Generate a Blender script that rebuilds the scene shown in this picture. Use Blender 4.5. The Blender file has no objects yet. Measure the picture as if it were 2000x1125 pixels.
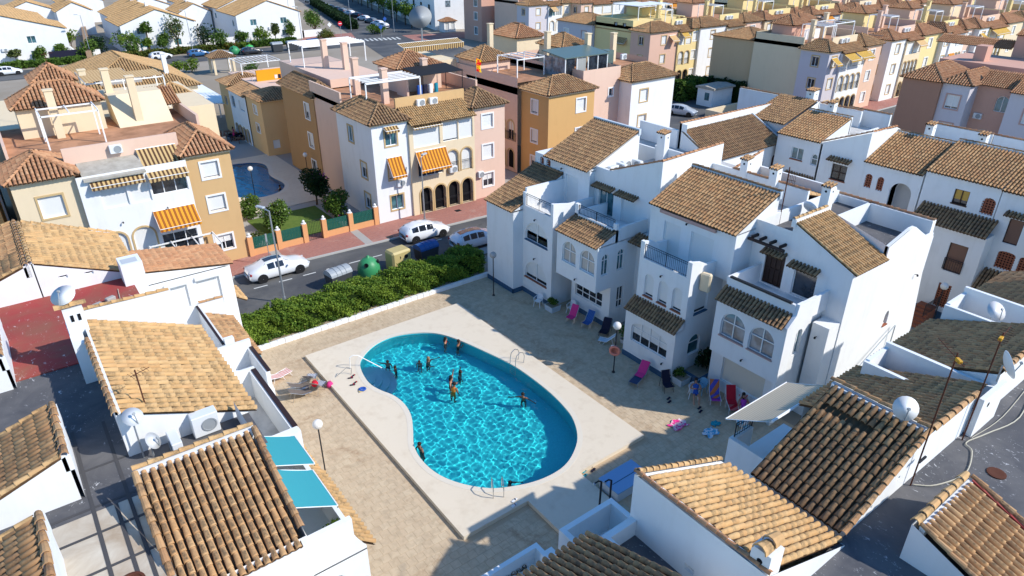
import bpy, bmesh, math, random
from mathutils import Vector, Matrix
from mathutils.geometry import tessellate_polygon
from math import sin, cos, pi, radians as R, sqrt, atan2, hypot
random.seed(7)
SC = bpy.context.scene
COL = SC.collection
# ------------------------------------------------------------ camera
cam = bpy.data.cameras.new('camera'); camo = bpy.data.objects.new('camera', cam); COL.objects.link(camo)
cam.sensor_width = 36; cam.lens = 24.08; cam.clip_start = 0.1; cam.clip_end = 2000
camo.location = (0, 0, 23.3); camo.rotation_euler = (R(90 - 27.634), 0, R(-36.9))
SC.camera = camo
# ------------------------------------------------------------ sky and sun
SUN_AZ, SUN_EL = 140.6, 38.8        # azimuth clockwise from +Y
W = bpy.data.worlds.new('World'); SC.world = W; W.use_nodes = True
wn = W.node_tree.nodes; wl = W.node_tree.links; wn.clear()
sky = wn.new('ShaderNodeTexSky'); sky.sky_type = 'NISHITA'; sky.sun_disc = False
sky.sun_elevation = R(SUN_EL); sky.sun_rotation = R(SUN_AZ)
sky.altitude = 10; sky.air_density = 1.0; sky.dust_density = 0.3; sky.ozone_density = 4.0
bg = wn.new('ShaderNodeBackground'); bg.inputs[1].default_value = 0.15
wo = wn.new('ShaderNodeOutputWorld'); hs = wn.new('ShaderNodeHueSaturation'); hs.inputs['Saturation'].default_value = 1.25; wl.new(sky.outputs[0], hs.inputs['Color']); wl.new(hs.outputs[0], bg.inputs[0]); wl.new(bg.outputs[0], wo.inputs[0])
sd = bpy.data.lights.new('sun', 'SUN'); so = bpy.data.objects.new('sun', sd); COL.objects.link(so)
sd.energy = 3.4; sd.angle = R(0.53); sd.color = (1.0, 0.955, 0.88)
_d = Vector((sin(R(SUN_AZ))*cos(R(SUN_EL)), cos(R(SUN_AZ))*cos(R(SUN_EL)), sin(R(SUN_EL))))
so.rotation_euler = _d.to_track_quat('Z', 'Y').to_euler(); so.location = (60, -30, 60)
SC.view_settings.view_transform = 'Standard'; SC.view_settings.look = 'None'
SC.view_settings.exposure = 0.55; SC.view_settings.gamma = 1.0; SC.view_settings.use_curve_mapping = False
SC.cycles.max_bounces = 8; SC.cycles.transparent_max_bounces = 12; SC.cycles.caustics_reflective = False; SC.cycles.caustics_refractive = True

# ------------------------------------------------------------ materials
MAT = {}
def new_mat(name, col, rough=0.8, spec=0.3, metal=0.0):
    m = bpy.data.materials.new(name); m.use_nodes = True
    b = m.node_tree.nodes['Principled BSDF']
    b.inputs['Base Color'].default_value = (*col, 1); b.inputs['Roughness'].default_value = rough
    b.inputs['Specular IOR Level'].default_value = spec; b.inputs['Metallic'].default_value = metal
    MAT[name] = m; return m
class NT:
    def __init__(s, m): s.t = m.node_tree; s.n = s.t.nodes; s.b = s.n['Principled BSDF']
    def add(s, typ, **kw):
        n = s.n.new(typ)
        for k, v in kw.items():
            if k.startswith('i_'): n.inputs[k[2:].replace('_', ' ')].default_value = v
            elif k[0] == 'i' and k[1:].isdigit(): n.inputs[int(k[1:])].default_value = v
            else: setattr(n, k, v)
        return n
    def link(s, a, b): s.t.links.new(a, b)
    def pos(s): return s.add('ShaderNodeNewGeometry').outputs['Position']
    def noise(s, scale, detail=3, rough=0.55, vec=None, dist=0.0):
        n = s.add('ShaderNodeTexNoise', i_Scale=scale, i_Detail=detail, i_Roughness=rough, i_Distortion=dist)
        s.link(vec or s.pos(), n.inputs['Vector']); return n.outputs['Fac']
    def ramp(s, fac, stops, mode='LINEAR'):
        r = s.add('ShaderNodeValToRGB'); r.color_ramp.interpolation = mode
        e = r.color_ramp.elements
        while len(e) < len(stops): e.new(0.5)
        for i, (p, c) in enumerate(stops):
            e[i].position = p; e[i].color = (*c, 1) if len(c) == 3 else c
        s.link(fac, r.inputs[0]); return r.outputs[0]
    def rampf(s, fac, a, b, va=0.0, vb=1.0):
        n = s.add('ShaderNodeMapRange', i1=a, i2=b, i3=va, i4=vb); s.link(fac, n.inputs[0]); return n.outputs[0]
    def math(s, op, a, b=None, clamp=False):
        n = s.add('ShaderNodeMath', operation=op, use_clamp=clamp)
        for k, v in ((0, a), (1, b)):
            if v is None: continue
            if isinstance(v, (int, float)): n.inputs[k].default_value = v
            else: s.link(v, n.inputs[k])
        return n.outputs[0]
    def mix(s, fac, a, b, blend='MIX'):
        n = s.add('ShaderNodeMix', data_type='RGBA', blend_type=blend)
        for k, v in ((0, fac), (6, a), (7, b)):
            if isinstance(v, (int, float)): n.inputs[k].default_value = v
            elif isinstance(v, tuple): n.inputs[k].default_value = (*v, 1)
            else: s.link(v, n.inputs[k])
        return n.outputs[2]
    def scale(s, vec, sc):
        n = s.add('ShaderNodeMapping'); n.inputs['Scale'].default_value = sc; s.link(vec, n.inputs[0]); return n.outputs[0]
    def col(s, o): s.link(o, s.b.inputs['Base Color'])
    def bump(s, h, strength=0.3, dist=0.02):
        n = s.add('ShaderNodeBump', i_Strength=strength, i_Distance=dist); s.link(h, n.inputs['Height']); s.link(n.outputs[0], s.b.inputs['Normal'])

def stucco(name, col, dirt=0.25, dcol=None):
    m = new_mat(name, col, 0.9, 0.15); t = NT(m)
    dcol = dcol or tuple(c*0.62*k for c, k in zip(col, (1.0, 0.96, 0.88)))
    p = t.pos()
    n1 = t.noise(0.9, 4, 0.6, p)
    streak = t.noise(2.2, 4, 0.6, t.scale(p, (1, 1, 0.12)))
    blot = t.rampf(t.math('MULTIPLY', n1, streak), 0.24, 0.46, 0.0, dirt)
    c = t.mix(blot, col, dcol)
    n2 = t.noise(0.25, 2, 0.5, p)
    c = t.mix(t.rampf(n2, 0.35, 0.7, 0.0, 0.18), c, tuple(min(1, v*0.9) for v in col))
    t.col(c); t.bump(t.noise(28, 3, 0.6, p), 0.12, 0.01); return m
stucco('white', (0.80, 0.80, 0.785), 0.22)
stucco('cream', (0.76, 0.62, 0.42), 0.15)
stucco('tan', (0.62, 0.40, 0.19), 0.15)
stucco('brown', (0.45, 0.27, 0.125), 0.15)
stucco('pink', (0.74, 0.52, 0.40), 0.15)
stucco('rose', (0.62, 0.36, 0.27), 0.15)
stucco('brick_brown', (0.40, 0.22, 0.15), 0.12)
stucco('yellow', (0.78, 0.62, 0.30), 0.12)
stucco('peach', (0.72, 0.36, 0.16), 0.12)
stucco('ochre', (0.64, 0.38, 0.15), 0.15)
stucco('lilac', (0.60, 0.56, 0.58), 0.12)
stucco('wall_stone', (.33, .22, .14), .4)
new_mat('bin_bright', (.06, .45, .10), .45, .4)
for _n, _c in (('chair_blue', (.20, .42, .55)), ('chair_pale', (.50, .62, .70)), ('chair_brown', (.16, .13, .11)), ('cloth_navy', (.03, .06, .13)), ('box_blue', (.20, .38, .60)), ('pool_step', (.45, .70, .75))): new_mat(_n, _c, .7, .3)
stucco('sand', (0.76, 0.49, 0.235), 0.12)
stucco('tan_pale', (0.58, 0.43, 0.26), 0.15)
stucco('rose_pale', (0.70, 0.45, 0.34), 0.12)
stucco('yellow_paint', (0.78, 0.34, 0.02), 0.15)
new_mat('green_screen', (0.02, 0.25, 0.05), 0.7, 0.2); new_mat('black_canvas', (0.02, 0.02, 0.022), 0.8, 0.2); new_mat('sheet_green', (0.10, 0.15, 0.14), 0.4, 0.5)
for _n, _c in (('cloth_blue', (0.03, 0.10, 0.38)), ('cloth_dark', (0.02, 0.02, 0.04)), ('cloth_white', (0.75, 0.75, 0.75)), ('cloth_pink', (0.70, 0.05, 0.22)), ('cloth_red', (0.55, 0.02, 0.04)), ('cloth_purple', (0.45, 0.06, 0.40)), ('cloth_orange', (0.75, 0.25, 0.04)), ('cloth_teal', (0.02, 0.30, 0.38))): new_mat(_n, _c, 0.85, 0.15)
stucco('plinth_blue', (0.055, 0.115, 0.19), 0.3)
stucco('planter', (0.55, 0.60, 0.64), 0.3)
stucco('deck', (0.70, 0.605, 0.47), 0.35, (0.46, 0.35, 0.23))
new_mat('trim_white', (0.82, 0.82, 0.80), 0.45, 0.4)
new_mat('trim_tan', (0.56, 0.40, 0.20), 0.8, 0.2)
new_mat('trim_pink', (0.52, 0.33, 0.28), 0.8, 0.2)
def shutter(name, col):
    m = new_mat(name, col, 0.55, 0.35); t = NT(m)
    w = t.add('ShaderNodeTexWave', wave_type='BANDS', bands_direction='Z', i_Scale=5.5); t.link(t.pos(), w.inputs['Vector'])
    t.col(t.mix(t.rampf(w.outputs['Fac'], 0.0, 0.35, 0.25, 0.0), col, tuple(c*0.6 for c in col)))
    t.bump(w.outputs['Fac'], 0.35, 0.02)
shutter('shutter_white', (0.76, 0.76, 0.73)); shutter('shutter_grey', (0.52, 0.53, 0.53)); shutter('shutter_brown', (0.20, 0.105, 0.07))
shutter('shutter_cream', (0.72, 0.66, 0.55)); shutter('shutter_yellow', (0.62, 0.36, 0.07))
def glass(name, col, rough=0.08):
    m = new_mat(name, col, rough, 0.8); t = NT(m)
    t.col(t.mix(t.rampf(t.noise(1.6, 2, 0.5), 0.4, 0.62), col, tuple(c*2.2+0.008 for c in col)))
glass('glass_dark', (0.012, 0.016, 0.022)); glass('glass_teal', (0.03, 0.085, 0.10)); glass('glass_grey', (0.10, 0.13, 0.15))
m = new_mat('curtain_glass', (0.42, 0.43, 0.41), 0.12, 0.8); t = NT(m)
w = t.add('ShaderNodeTexWave', wave_type='BANDS', bands_direction='DIAGONAL', i_Scale=6.0, i_Distortion=2.0); t.link(t.scale(t.pos(), (1, 1, 0.02)), w.inputs['Vector'])
t.col(t.mix(w.outputs['Fac'], (0.22, 0.23, 0.22), (0.52, 0.52, 0.49)))
def patched(name, a, b, sc=5):
    m = new_mat(name, a, .9, .1); t = NT(m); t.col(t.mix(t.rampf(t.noise(sc, 3, .6), .46, .54), a, b))
patched('towel_pink', (.75, .04, .25), (.72, .60, .62)); patched('towel_blue', (.12, .42, .62), (.70, .74, .76)); patched('flag_cloth', (.70, .02, .02), (.85, .55, .02), 1.2)
new_mat('dark_void', (0.012, 0.012, 0.014), 0.9, 0.1)
new_mat('iron', (0.015, 0.016, 0.02), 0.5, 0.4); new_mat('rust', (0.10, 0.035, 0.02), 0.8, 0.2)
new_mat('wood_dark', (0.035, 0.014, 0.009), 0.5, 0.4); new_mat('wood_beam', (0.03, 0.02, 0.018), 0.7, 0.3)
new_mat('steel', (0.55, 0.56, 0.57), 0.28, 0.5, 1.0); new_mat('galvanised', (0.42, 0.45, 0.47), 0.5, 0.5, 0.7)
new_mat('grey_plastic', (0.30, 0.32, 0.33), 0.5, 0.4); new_mat('white_plastic', (0.72, 0.73, 0.73), 0.4, 0.5)
new_mat('globe', (0.74, 0.72, 0.68), 0.35, 0.5)
new_mat('black_plastic', (0.012, 0.012, 0.013), 0.55, 0.4)
# ---- membranes, paving, road
def flecked(name, col, fleck, amount=0.62, stain=None):
    m = new_mat(name, col, 0.85, 0.25); t = NT(m); p = t.pos()
    c = t.mix(t.rampf(t.noise(0.7, 5, 0.6, p, 0.6), 0.38, 0.66), col, stain or tuple(v*1.55+0.01 for v in col))
    v = t.add('ShaderNodeTexVoronoi', i_Scale=9.0); t.link(p, v.inputs['Vector'])
    dots = t.rampf(v.outputs['Distance'], 0.05, 0.11, 1.0, 0.0)
    patch = t.rampf(t.noise(0.55, 4, 0.7, p, 1.0), amount-0.06, amount+0.07)
    flak = t.rampf(t.noise(7.0, 5, 0.75, t.scale(p, (1, 0.5, 1)), 0.5), 0.60, 0.66)
    f = t.math('MULTIPLY', t.math('MAXIMUM', t.math('MULTIPLY', dots, 0.8), flak), patch, True)
    t.col(t.mix(f, c, fleck)); t.bump(t.noise(5, 4, 0.6, p), 0.15, 0.02)
flecked('membrane', (0.085, 0.085, 0.092), (0.60, 0.60, 0.60), 0.52, (0.14, 0.135, 0.135))
flecked('membrane_red', (0.34, 0.055, 0.05), (0.70, 0.62, 0.60), 0.53, (0.27, 0.095, 0.065))
flecked('membrane_pale', (0.60, 0.54, 0.44), (0.30, 0.20, 0.11), 0.60, (0.40, 0.31, 0.22))
flecked('terrace_floor', (0.42, 0.40, 0.37), (0.6, 0.6, 0.6), 0.7)
flecked('clay_floor', (0.34, 0.17, 0.09), (0.4, 0.25, 0.15), 0.7)
new_mat('membrane_seam', (0.07, 0.068, 0.07), 0.8, 0.3)
def paver_mat(name, a, b, stain, obj=True):
    m = new_mat(name, a, 0.85, 0.2); t = NT(m); p = t.pos()
    rnd = t.add('ShaderNodeObjectInfo').outputs['Random'] if obj else t.add('ShaderNodeAttribute', attribute_name='tv').outputs['Fac']
    c = t.mix(rnd, a, b)
    c = t.mix(t.rampf(t.noise(2.6, 5, 0.65, p, 0.8), 0.42, 0.72, 0.0, 0.75), c, tuple(v*0.72 for v in a))
    st = t.math('MULTIPLY', t.rampf(t.noise(0.42, 5, 0.65, p, 1.4), 0.52, 0.68), t.rampf(t.noise(4.5, 4, 0.7, p), 0.35, 0.62), True)
    t.col(t.mix(t.math('MULTIPLY', st, 0.75), c, stain)); t.bump(t.noise(9, 4, 0.6, p), 0.3, 0.015)
for nm, o in (('paver', True), ('paver_mesh', False)): paver_mat(nm, (0.55, 0.42, 0.28), (0.59, 0.465, 0.315), (0.33, 0.21, 0.12), o)
new_mat('paver_joint', (0.48, 0.365, 0.24), 0.95, 0.1)
m = new_mat('asphalt', (0.06, 0.062, 0.066), 0.85, 0.25); t = NT(m); p = t.pos()
c = t.mix(t.rampf(t.noise(0.22, 5, 0.6, p, 0.8), 0.4, 0.66), (0.075, 0.076, 0.08), (0.13, 0.127, 0.12))
c = t.mix(t.rampf(t.noise(0.10, 4, 0.6, t.scale(p, (0.35, 1.6, 1))), 0.5, 0.68, 0.0, 0.7), c, (0.17, 0.165, 0.155))
c = t.mix(t.rampf(t.noise(0.9, 3, 0.6, p), 0.62, 0.72, 0.0, 0.5), c, (0.04, 0.04, 0.042)); t.col(c); t.bump(t.noise(60, 2, 0.6, p), 0.2, 0.01)
m = new_mat('sidewalk_red', (0.40, 0.17, 0.13), 0.85, 0.2); t = NT(m); p = t.pos()
br = t.add('ShaderNodeTexBrick', i_Scale=2.6); br.inputs['Color1'].default_value = (0.42, 0.175, 0.13, 1); br.inputs['Color2'].default_value = (0.34, 0.14, 0.11, 1); br.inputs['Mortar'].default_value = (0.36, 0.22, 0.18, 1); br.inputs['Mortar Size'].default_value = 0.02
t.link(p, br.inputs['Vector']); t.col(t.mix(t.rampf(t.noise(0.35, 5, 0.65, p, 1.0), 0.55, 0.72, 0.0, 0.6), br.outputs['Color'], (0.52, 0.40, 0.34)))
new_mat('concrete', (0.38, 0.36, 0.33), 0.9, 0.2); new_mat('kerb', (0.45, 0.44, 0.41), 0.9, 0.2); new_mat('road_paint', (0.62, 0.62, 0.58), 0.8, 0.2)
m = new_mat('ground', (0.36, 0.30, 0.22), 0.95, 0.1); t = NT(m); p = t.pos()
t.col(t.mix(t.rampf(t.noise(0.06, 5, 0.6, p), 0.4, 0.6), (0.30, 0.25, 0.19), (0.36, 0.31, 0.25)))
m = new_mat('soil', (0.33, 0.26, 0.17), 0.95, 0.1); t = NT(m); p = t.pos(); t.col(t.mix(t.noise(6, 4, 0.7, p), (0.20, 0.14, 0.08), (0.50, 0.42, 0.32)))
m = new_mat('lawn', (0.07, 0.13, 0.03), 0.95, 0.1); t = NT(m); p = t.pos(); t.col(t.mix(t.noise(2.5, 5, 0.7, p), (0.05, 0.11, 0.02), (0.17, 0.22, 0.05)))
# ---- roof tiles
def tile_mat(name, kind, obj):
    m = new_mat(name, (0.4, 0.22, 0.1), 0.88, 0.18); t = NT(m); p = t.pos()
    rnd = t.add('ShaderNodeObjectInfo').outputs['Random'] if obj else t.add('ShaderNodeAttribute', attribute_name='tv').outputs['Fac']
    uv = t.add('ShaderNodeSeparateXYZ'); t.link(t.add('ShaderNodeUVMap', uv_map='uv').outputs[0], uv.inputs[0])
    v = uv.outputs[1]; u = uv.outputs[0]
    rnd2 = t.math('FRACT', t.math('MULTIPLY', rnd, 7.31)); rnd3 = t.math('FRACT', t.math('MULTIPLY', rnd, 13.7))
    K = {'gold': ((0.56, 0.335, 0.145), (0.60, 0.385, 0.185), (0.50, 0.27, 0.115), (0.20, 0.135, 0.07), 0.66),
         'mid':  ((0.46, 0.25, 0.115), (0.52, 0.32, 0.16), (0.38, 0.18, 0.085), (0.12, 0.085, 0.055), 0.60),
         'dark': ((0.35, 0.20, 0.10), (0.41, 0.255, 0.13), (0.23, 0.125, 0.075), (0.095, 0.068, 0.045), 0.62),
         'red':  ((0.47, 0.225, 0.11), (0.54, 0.30, 0.16), (0.37, 0.155, 0.08), (0.17, 0.10, 0.06), 0.42),
         'crown': ((0.54, 0.30, 0.135), (0.58, 0.36, 0.18), (0.38, 0.195, 0.09), (0.12, 0.085, 0.052), 0.72)}[kind]
    c = t.mix(rnd, K[0], K[1]); c = t.mix(t.rampf(rnd2, 0.6, 1.0, 0.0, 0.55), c, K[2])
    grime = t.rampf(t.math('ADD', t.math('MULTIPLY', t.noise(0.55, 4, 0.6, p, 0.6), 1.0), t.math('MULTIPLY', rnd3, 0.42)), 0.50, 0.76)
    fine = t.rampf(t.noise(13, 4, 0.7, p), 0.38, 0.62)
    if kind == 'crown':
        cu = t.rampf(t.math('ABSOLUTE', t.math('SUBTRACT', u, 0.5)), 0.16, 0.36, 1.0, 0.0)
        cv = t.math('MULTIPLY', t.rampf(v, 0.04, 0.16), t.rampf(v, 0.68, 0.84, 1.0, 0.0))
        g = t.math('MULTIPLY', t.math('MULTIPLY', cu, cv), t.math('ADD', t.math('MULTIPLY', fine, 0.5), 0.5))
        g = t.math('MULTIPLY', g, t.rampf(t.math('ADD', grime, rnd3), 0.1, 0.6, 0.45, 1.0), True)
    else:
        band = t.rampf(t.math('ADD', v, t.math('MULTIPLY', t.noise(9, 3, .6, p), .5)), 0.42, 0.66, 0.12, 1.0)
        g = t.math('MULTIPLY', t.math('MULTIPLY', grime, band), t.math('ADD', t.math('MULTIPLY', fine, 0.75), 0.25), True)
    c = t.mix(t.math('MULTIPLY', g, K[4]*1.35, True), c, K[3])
    c = t.mix(t.rampf(t.noise(21, 3, 0.6, p), 0.64, 0.72, 0.0, 0.5), c, (0.50, 0.40, 0.24))
    t.col(c); t.bump(t.noise(40, 3, 0.6, p), 0.25, 0.006); return m
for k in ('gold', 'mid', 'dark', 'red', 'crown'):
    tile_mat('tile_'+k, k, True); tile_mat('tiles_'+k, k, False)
m = new_mat('tile_channel', (0.20, 0.115, 0.062), 0.95, 0.1); t = NT(m); p = t.pos()
t.col(t.mix(t.noise(5, 4, 0.65, p), (0.075, 0.045, 0.028), (0.20, 0.115, 0.06)))  # dark mortar and grime; the shadow between barrels is also painted in
new_mat('soot', (0.02, 0.017, 0.015), 0.95, 0.1)

def stripes(name, a, b, axis, f=3.2, duty=.5):
    m = new_mat(name, a, .8, .15); t = NT(m); sx = t.add('ShaderNodeSeparateXYZ'); t.link(t.pos(), sx.inputs[0])
    fr = t.math('FRACT', t.math('MULTIPLY', sx.outputs[axis], f)); s_ = t.math('GREATER_THAN', fr, duty); t.col(t.mix(s_, a, b))
for ax in (0, 1):
    k = 'xy'[ax]
    stripes('stripe_orange_'+k, (0.72, .30, .03), (.30, .10, .02), ax); stripes('stripe_yellow_'+k, (0.72, .45, .10), (.30, .17, .03), ax, 3.8)
    stripes('stripe_brown_'+k, (0.55, .38, .17), (.10, .055, .03), ax, 3.6); stripes('stripe_tan_'+k, (0.62, .42, .20), (.50, .30, .13), ax, 4.0)
stripes('stripe_cream', (0.72, .58, .26), (.62, .48, .20), 1, 4)
# ------------------------------------------------------------ mesh building
WL = {}
class MB:
    def __init__(s): s.v = []; s.f = []; s.m = []; s.uv = None; s.tv = None; s.cm = 0
    def add(s, vs, fs):
        o = len(s.v); s.v.extend(vs)
        for f in fs: s.f.append(tuple(i+o for i in f)); s.m.append(s.cm)
    def quad(s, *p): s.add(list(p), [tuple(range(len(p)))])
    def box(s, x0, x1, y0, y1, z0, z1, top=True, bottom=True):
        if x0 > x1: x0, x1 = x1, x0
        if y0 > y1: y0, y1 = y1, y0
        v = [(x0,y0,z0),(x1,y0,z0),(x1,y1,z0),(x0,y1,z0),(x0,y0,z1),(x1,y0,z1),(x1,y1,z1),(x0,y1,z1)]
        f = [(0,1,5,4),(1,2,6,5),(2,3,7,6),(3,0,4,7)]
        if top: f.append((4,5,6,7))
        if bottom: f.append((3,2,1,0))
        s.add(v, f)
    def rbox(s, c, half, rot=None, bev=0.0):          # oriented box, optional chamfer on all edges
        rot = rot or Matrix.Identity(3); hx, hy, hz = half
        if bev <= 0:
            v = [(sx*hx, sy*hy, sz*hz) for sz in (-1,1) for sx, sy in ((-1,-1),(1,-1),(1,1),(-1,1))]
            f = [(0,1,5,4),(1,2,6,5),(2,3,7,6),(3,0,4,7),(4,5,6,7),(3,2,1,0)]
        else:
            v = []; b = bev
            for z, ix in ((-hz, b), (-hz+b, 0), (hz-b, 0), (hz, b)):
                for x, y in ((-hx+b+ix*0, -hy+ix), (hx-b, -hy+ix), (hx-ix, -hy+b), (hx-ix, hy-b), (hx-b, hy-ix), (-hx+b, hy-ix), (-hx+ix, hy-b), (-hx+ix, -hy+b)):
                    v.append((x, y, z))
            f = [tuple(range(7, -1, -1)), tuple(range(24, 32))]
            for k in range(3):
                for i in range(8): f.append((k*8+i, k*8+(i+1) % 8, k*8+8+(i+1) % 8, k*8+8+i))
        s.add([tuple(rot @ Vector(p) + Vector(c)) for p in v], f)
    def prism(s, poly, axis, a, b):                   # 2-D polygon extruded along an axis
        P = {'x': lambda q, w: (w, q[0], q[1]), 'y': lambda q, w: (q[0], w, q[1]), 'z': lambda q, w: (q[0], q[1], w)}[axis]
        n = len(poly); v = [P(q, a) for q in poly] + [P(q, b) for q in poly]
        f = [(i, (i+1) % n, n+(i+1) % n, n+i) for i in range(n)]
        tri = tessellate_polygon([[Vector((q[0], q[1], 0)) for q in poly]])
        f += [tuple(tt) for tt in tri] + [tuple(n+i for i in reversed(tt)) for tt in tri]
        s.add(v, f)
    def cyl(s, p0, p1, r0, r1=None, n=8, cap=True):
        r1 = r0 if r1 is None else r1; p0 = Vector(p0); p1 = Vector(p1); d = (p1-p0)
        if d.length < 1e-6: return
        q = d.to_track_quat('Z', 'Y').to_matrix(); v = []
        for p, r in ((p0, r0), (p1, r1)):
            for i in range(n): a = 2*pi*i/n; v.append(tuple(p + q @ Vector((r*cos(a), r*sin(a), 0))))
        f = [(i, (i+1) % n, n+(i+1) % n, n+i) for i in range(n)]
        if cap: f += [tuple(range(n-1, -1, -1)), tuple(range(n, 2*n))]
        s.add(v, f)
    def tube(s, pts, r, n=6):
        for a, b in zip(pts, pts[1:]): s.cyl(a, b, r, r, n, True)
    def lathe(s, c, prof, n=16, rot=None):            # prof: (radius, height)
        rot = rot or Matrix.Identity(3); v = []; c = Vector(c)
        for r, z in prof:
            for i in range(n): a = 2*pi*i/n; v.append(tuple(c + rot @ Vector((r*cos(a), r*sin(a), z))))
        f = []
        for k in range(len(prof)-1):
            for i in range(n): f.append((k*n+i, k*n+(i+1) % n, (k+1)*n+(i+1) % n, (k+1)*n+i))
        if prof[0][0] > 1e-4: f.append(tuple(range(n-1, -1, -1)))
        if prof[-1][0] > 1e-4: f.append(tuple((len(prof)-1)*n+i for i in range(n)))
        s.add(v, f)
    def sphere(s, c, r, n=12, sz=1.0):
        k = n//2; s.lathe(c, [(max(r*sin(pi*i/k), 1e-5), -r*sz*cos(pi*i/k)) for i in range(k+1)], n)
    def build(s, name, mats, parent=None, smooth=False, kind=None, offset=None):
        if not s.v: return None
        me = bpy.data.meshes.new(name)
        off = WL.get(parent.name, (0, 0, 0)) if parent else (offset or (0, 0, 0))
        vs = [(x-off[0], y-off[1], z-off[2]) for x, y, z in s.v] if any(off) else s.v
        me.from_pydata(vs, [], s.f)
        if isinstance(mats, str): mats = [mats]
        for mm in mats: me.materials.append(MAT[mm])
        if len(mats) > 1: me.polygons.foreach_set('material_index', s.m)
        if s.uv:
            l = me.uv_layers.new(name='uv'); l.data.foreach_set('uv', [c for q in s.uv for c in q])
        if s.tv:
            a = me.attributes.new('tv', 'FLOAT', 'FACE'); a.data.foreach_set('value', s.tv)
        if smooth: me.polygons.foreach_set('use_smooth', [True]*len(me.polygons))
        me.update()
        return link(name, me, parent, off if not parent else None, kind)
def link(name, me, parent=None, loc=None, kind=None):
    o = bpy.data.objects.new(name, me); COL.objects.link(o)
    if parent: o.parent = parent; WL[o.name] = WL.get(parent.name, (0, 0, 0))
    else:
        o.location = loc or (0, 0, 0); WL[o.name] = tuple(loc or (0, 0, 0))
    if kind: o['kind'] = kind
    return o
def tag(o, label, cat, group=None):
    o['label'] = label; o['category'] = cat
    if group: o['group'] = group
    return o
def thing(name, label, cat, loc=(0, 0, 0), group=None, rotz=0):
    o = bpy.data.objects.new(name, None); COL.objects.link(o); o.location = loc; o.rotation_euler = (0, 0, rotz)
    o.empty_display_size = 0.2
    WL[o.name] = tuple(loc) if rotz == 0 else (0, 0, 0); return tag(o, label, cat, group)
def copy_tree(o, parent=None):
    c = o.copy(); COL.objects.link(c)
    if parent: c.parent = parent
    for ch in [x for x in bpy.data.objects if x.parent == o] if False else list(o.children): copy_tree(ch, c)
    return c

# ------------------------------------------------------------ walls with openings, windows
def opening(s0, s1, z0, z1, arch=0.0, n=10):
    """outline of an opening; arch = rise of the curved head"""
    if arch <= 0: return [(s0, z0), (s1, z0), (s1, z1), (s0, z1)]
    c = (s0+s1)/2; r = (s1-s0)/2; zs = z1-arch
    return [(s0, z0), (s1, z0)] + [(c + r*cos(pi*i/n), zs + arch*sin(pi*i/n)) for i in range(n+1)]
def P3(ax, c, s, z): return (c, s, z) if ax == 'x' else (s, c, z)
def wallp(B, ax, c, outline, holes, inward, depth=0.16):
    """wall sheet on plane ax=c with holes; reveals run towards c+inward*depth"""
    polys = [outline] + holes
    tri = tessellate_polygon([[Vector((s, z, 0)) for s, z in pl] for pl in polys])
    flat = [q for pl in polys for q in pl]
    B.add([P3(ax, c, s, z) for s, z in flat], [tuple(t_) for t_ in tri])
    for h in holes:
        n = len(h); v = [P3(ax, c, s, z) for s, z in h] + [P3(ax, c+inward*depth, s, z) for s, z in h]
        B.add(v, [(i, (i+1) % n, n+(i+1) % n, n+i) for i in range(n)])
def rect(s0, s1, z0, z1): return [(s0, z0), (s1, z0), (s1, z1), (s0, z1)]
def ebox(B, ax, c, w, s0, s1, z0, z1):
    """box on plane ax=c reaching w along the normal"""
    if ax == 'x': B.box(c, c+w, s0, s1, z0, z1)
    else: B.box(s0, s1, c, c+w, z0, z1)
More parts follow.
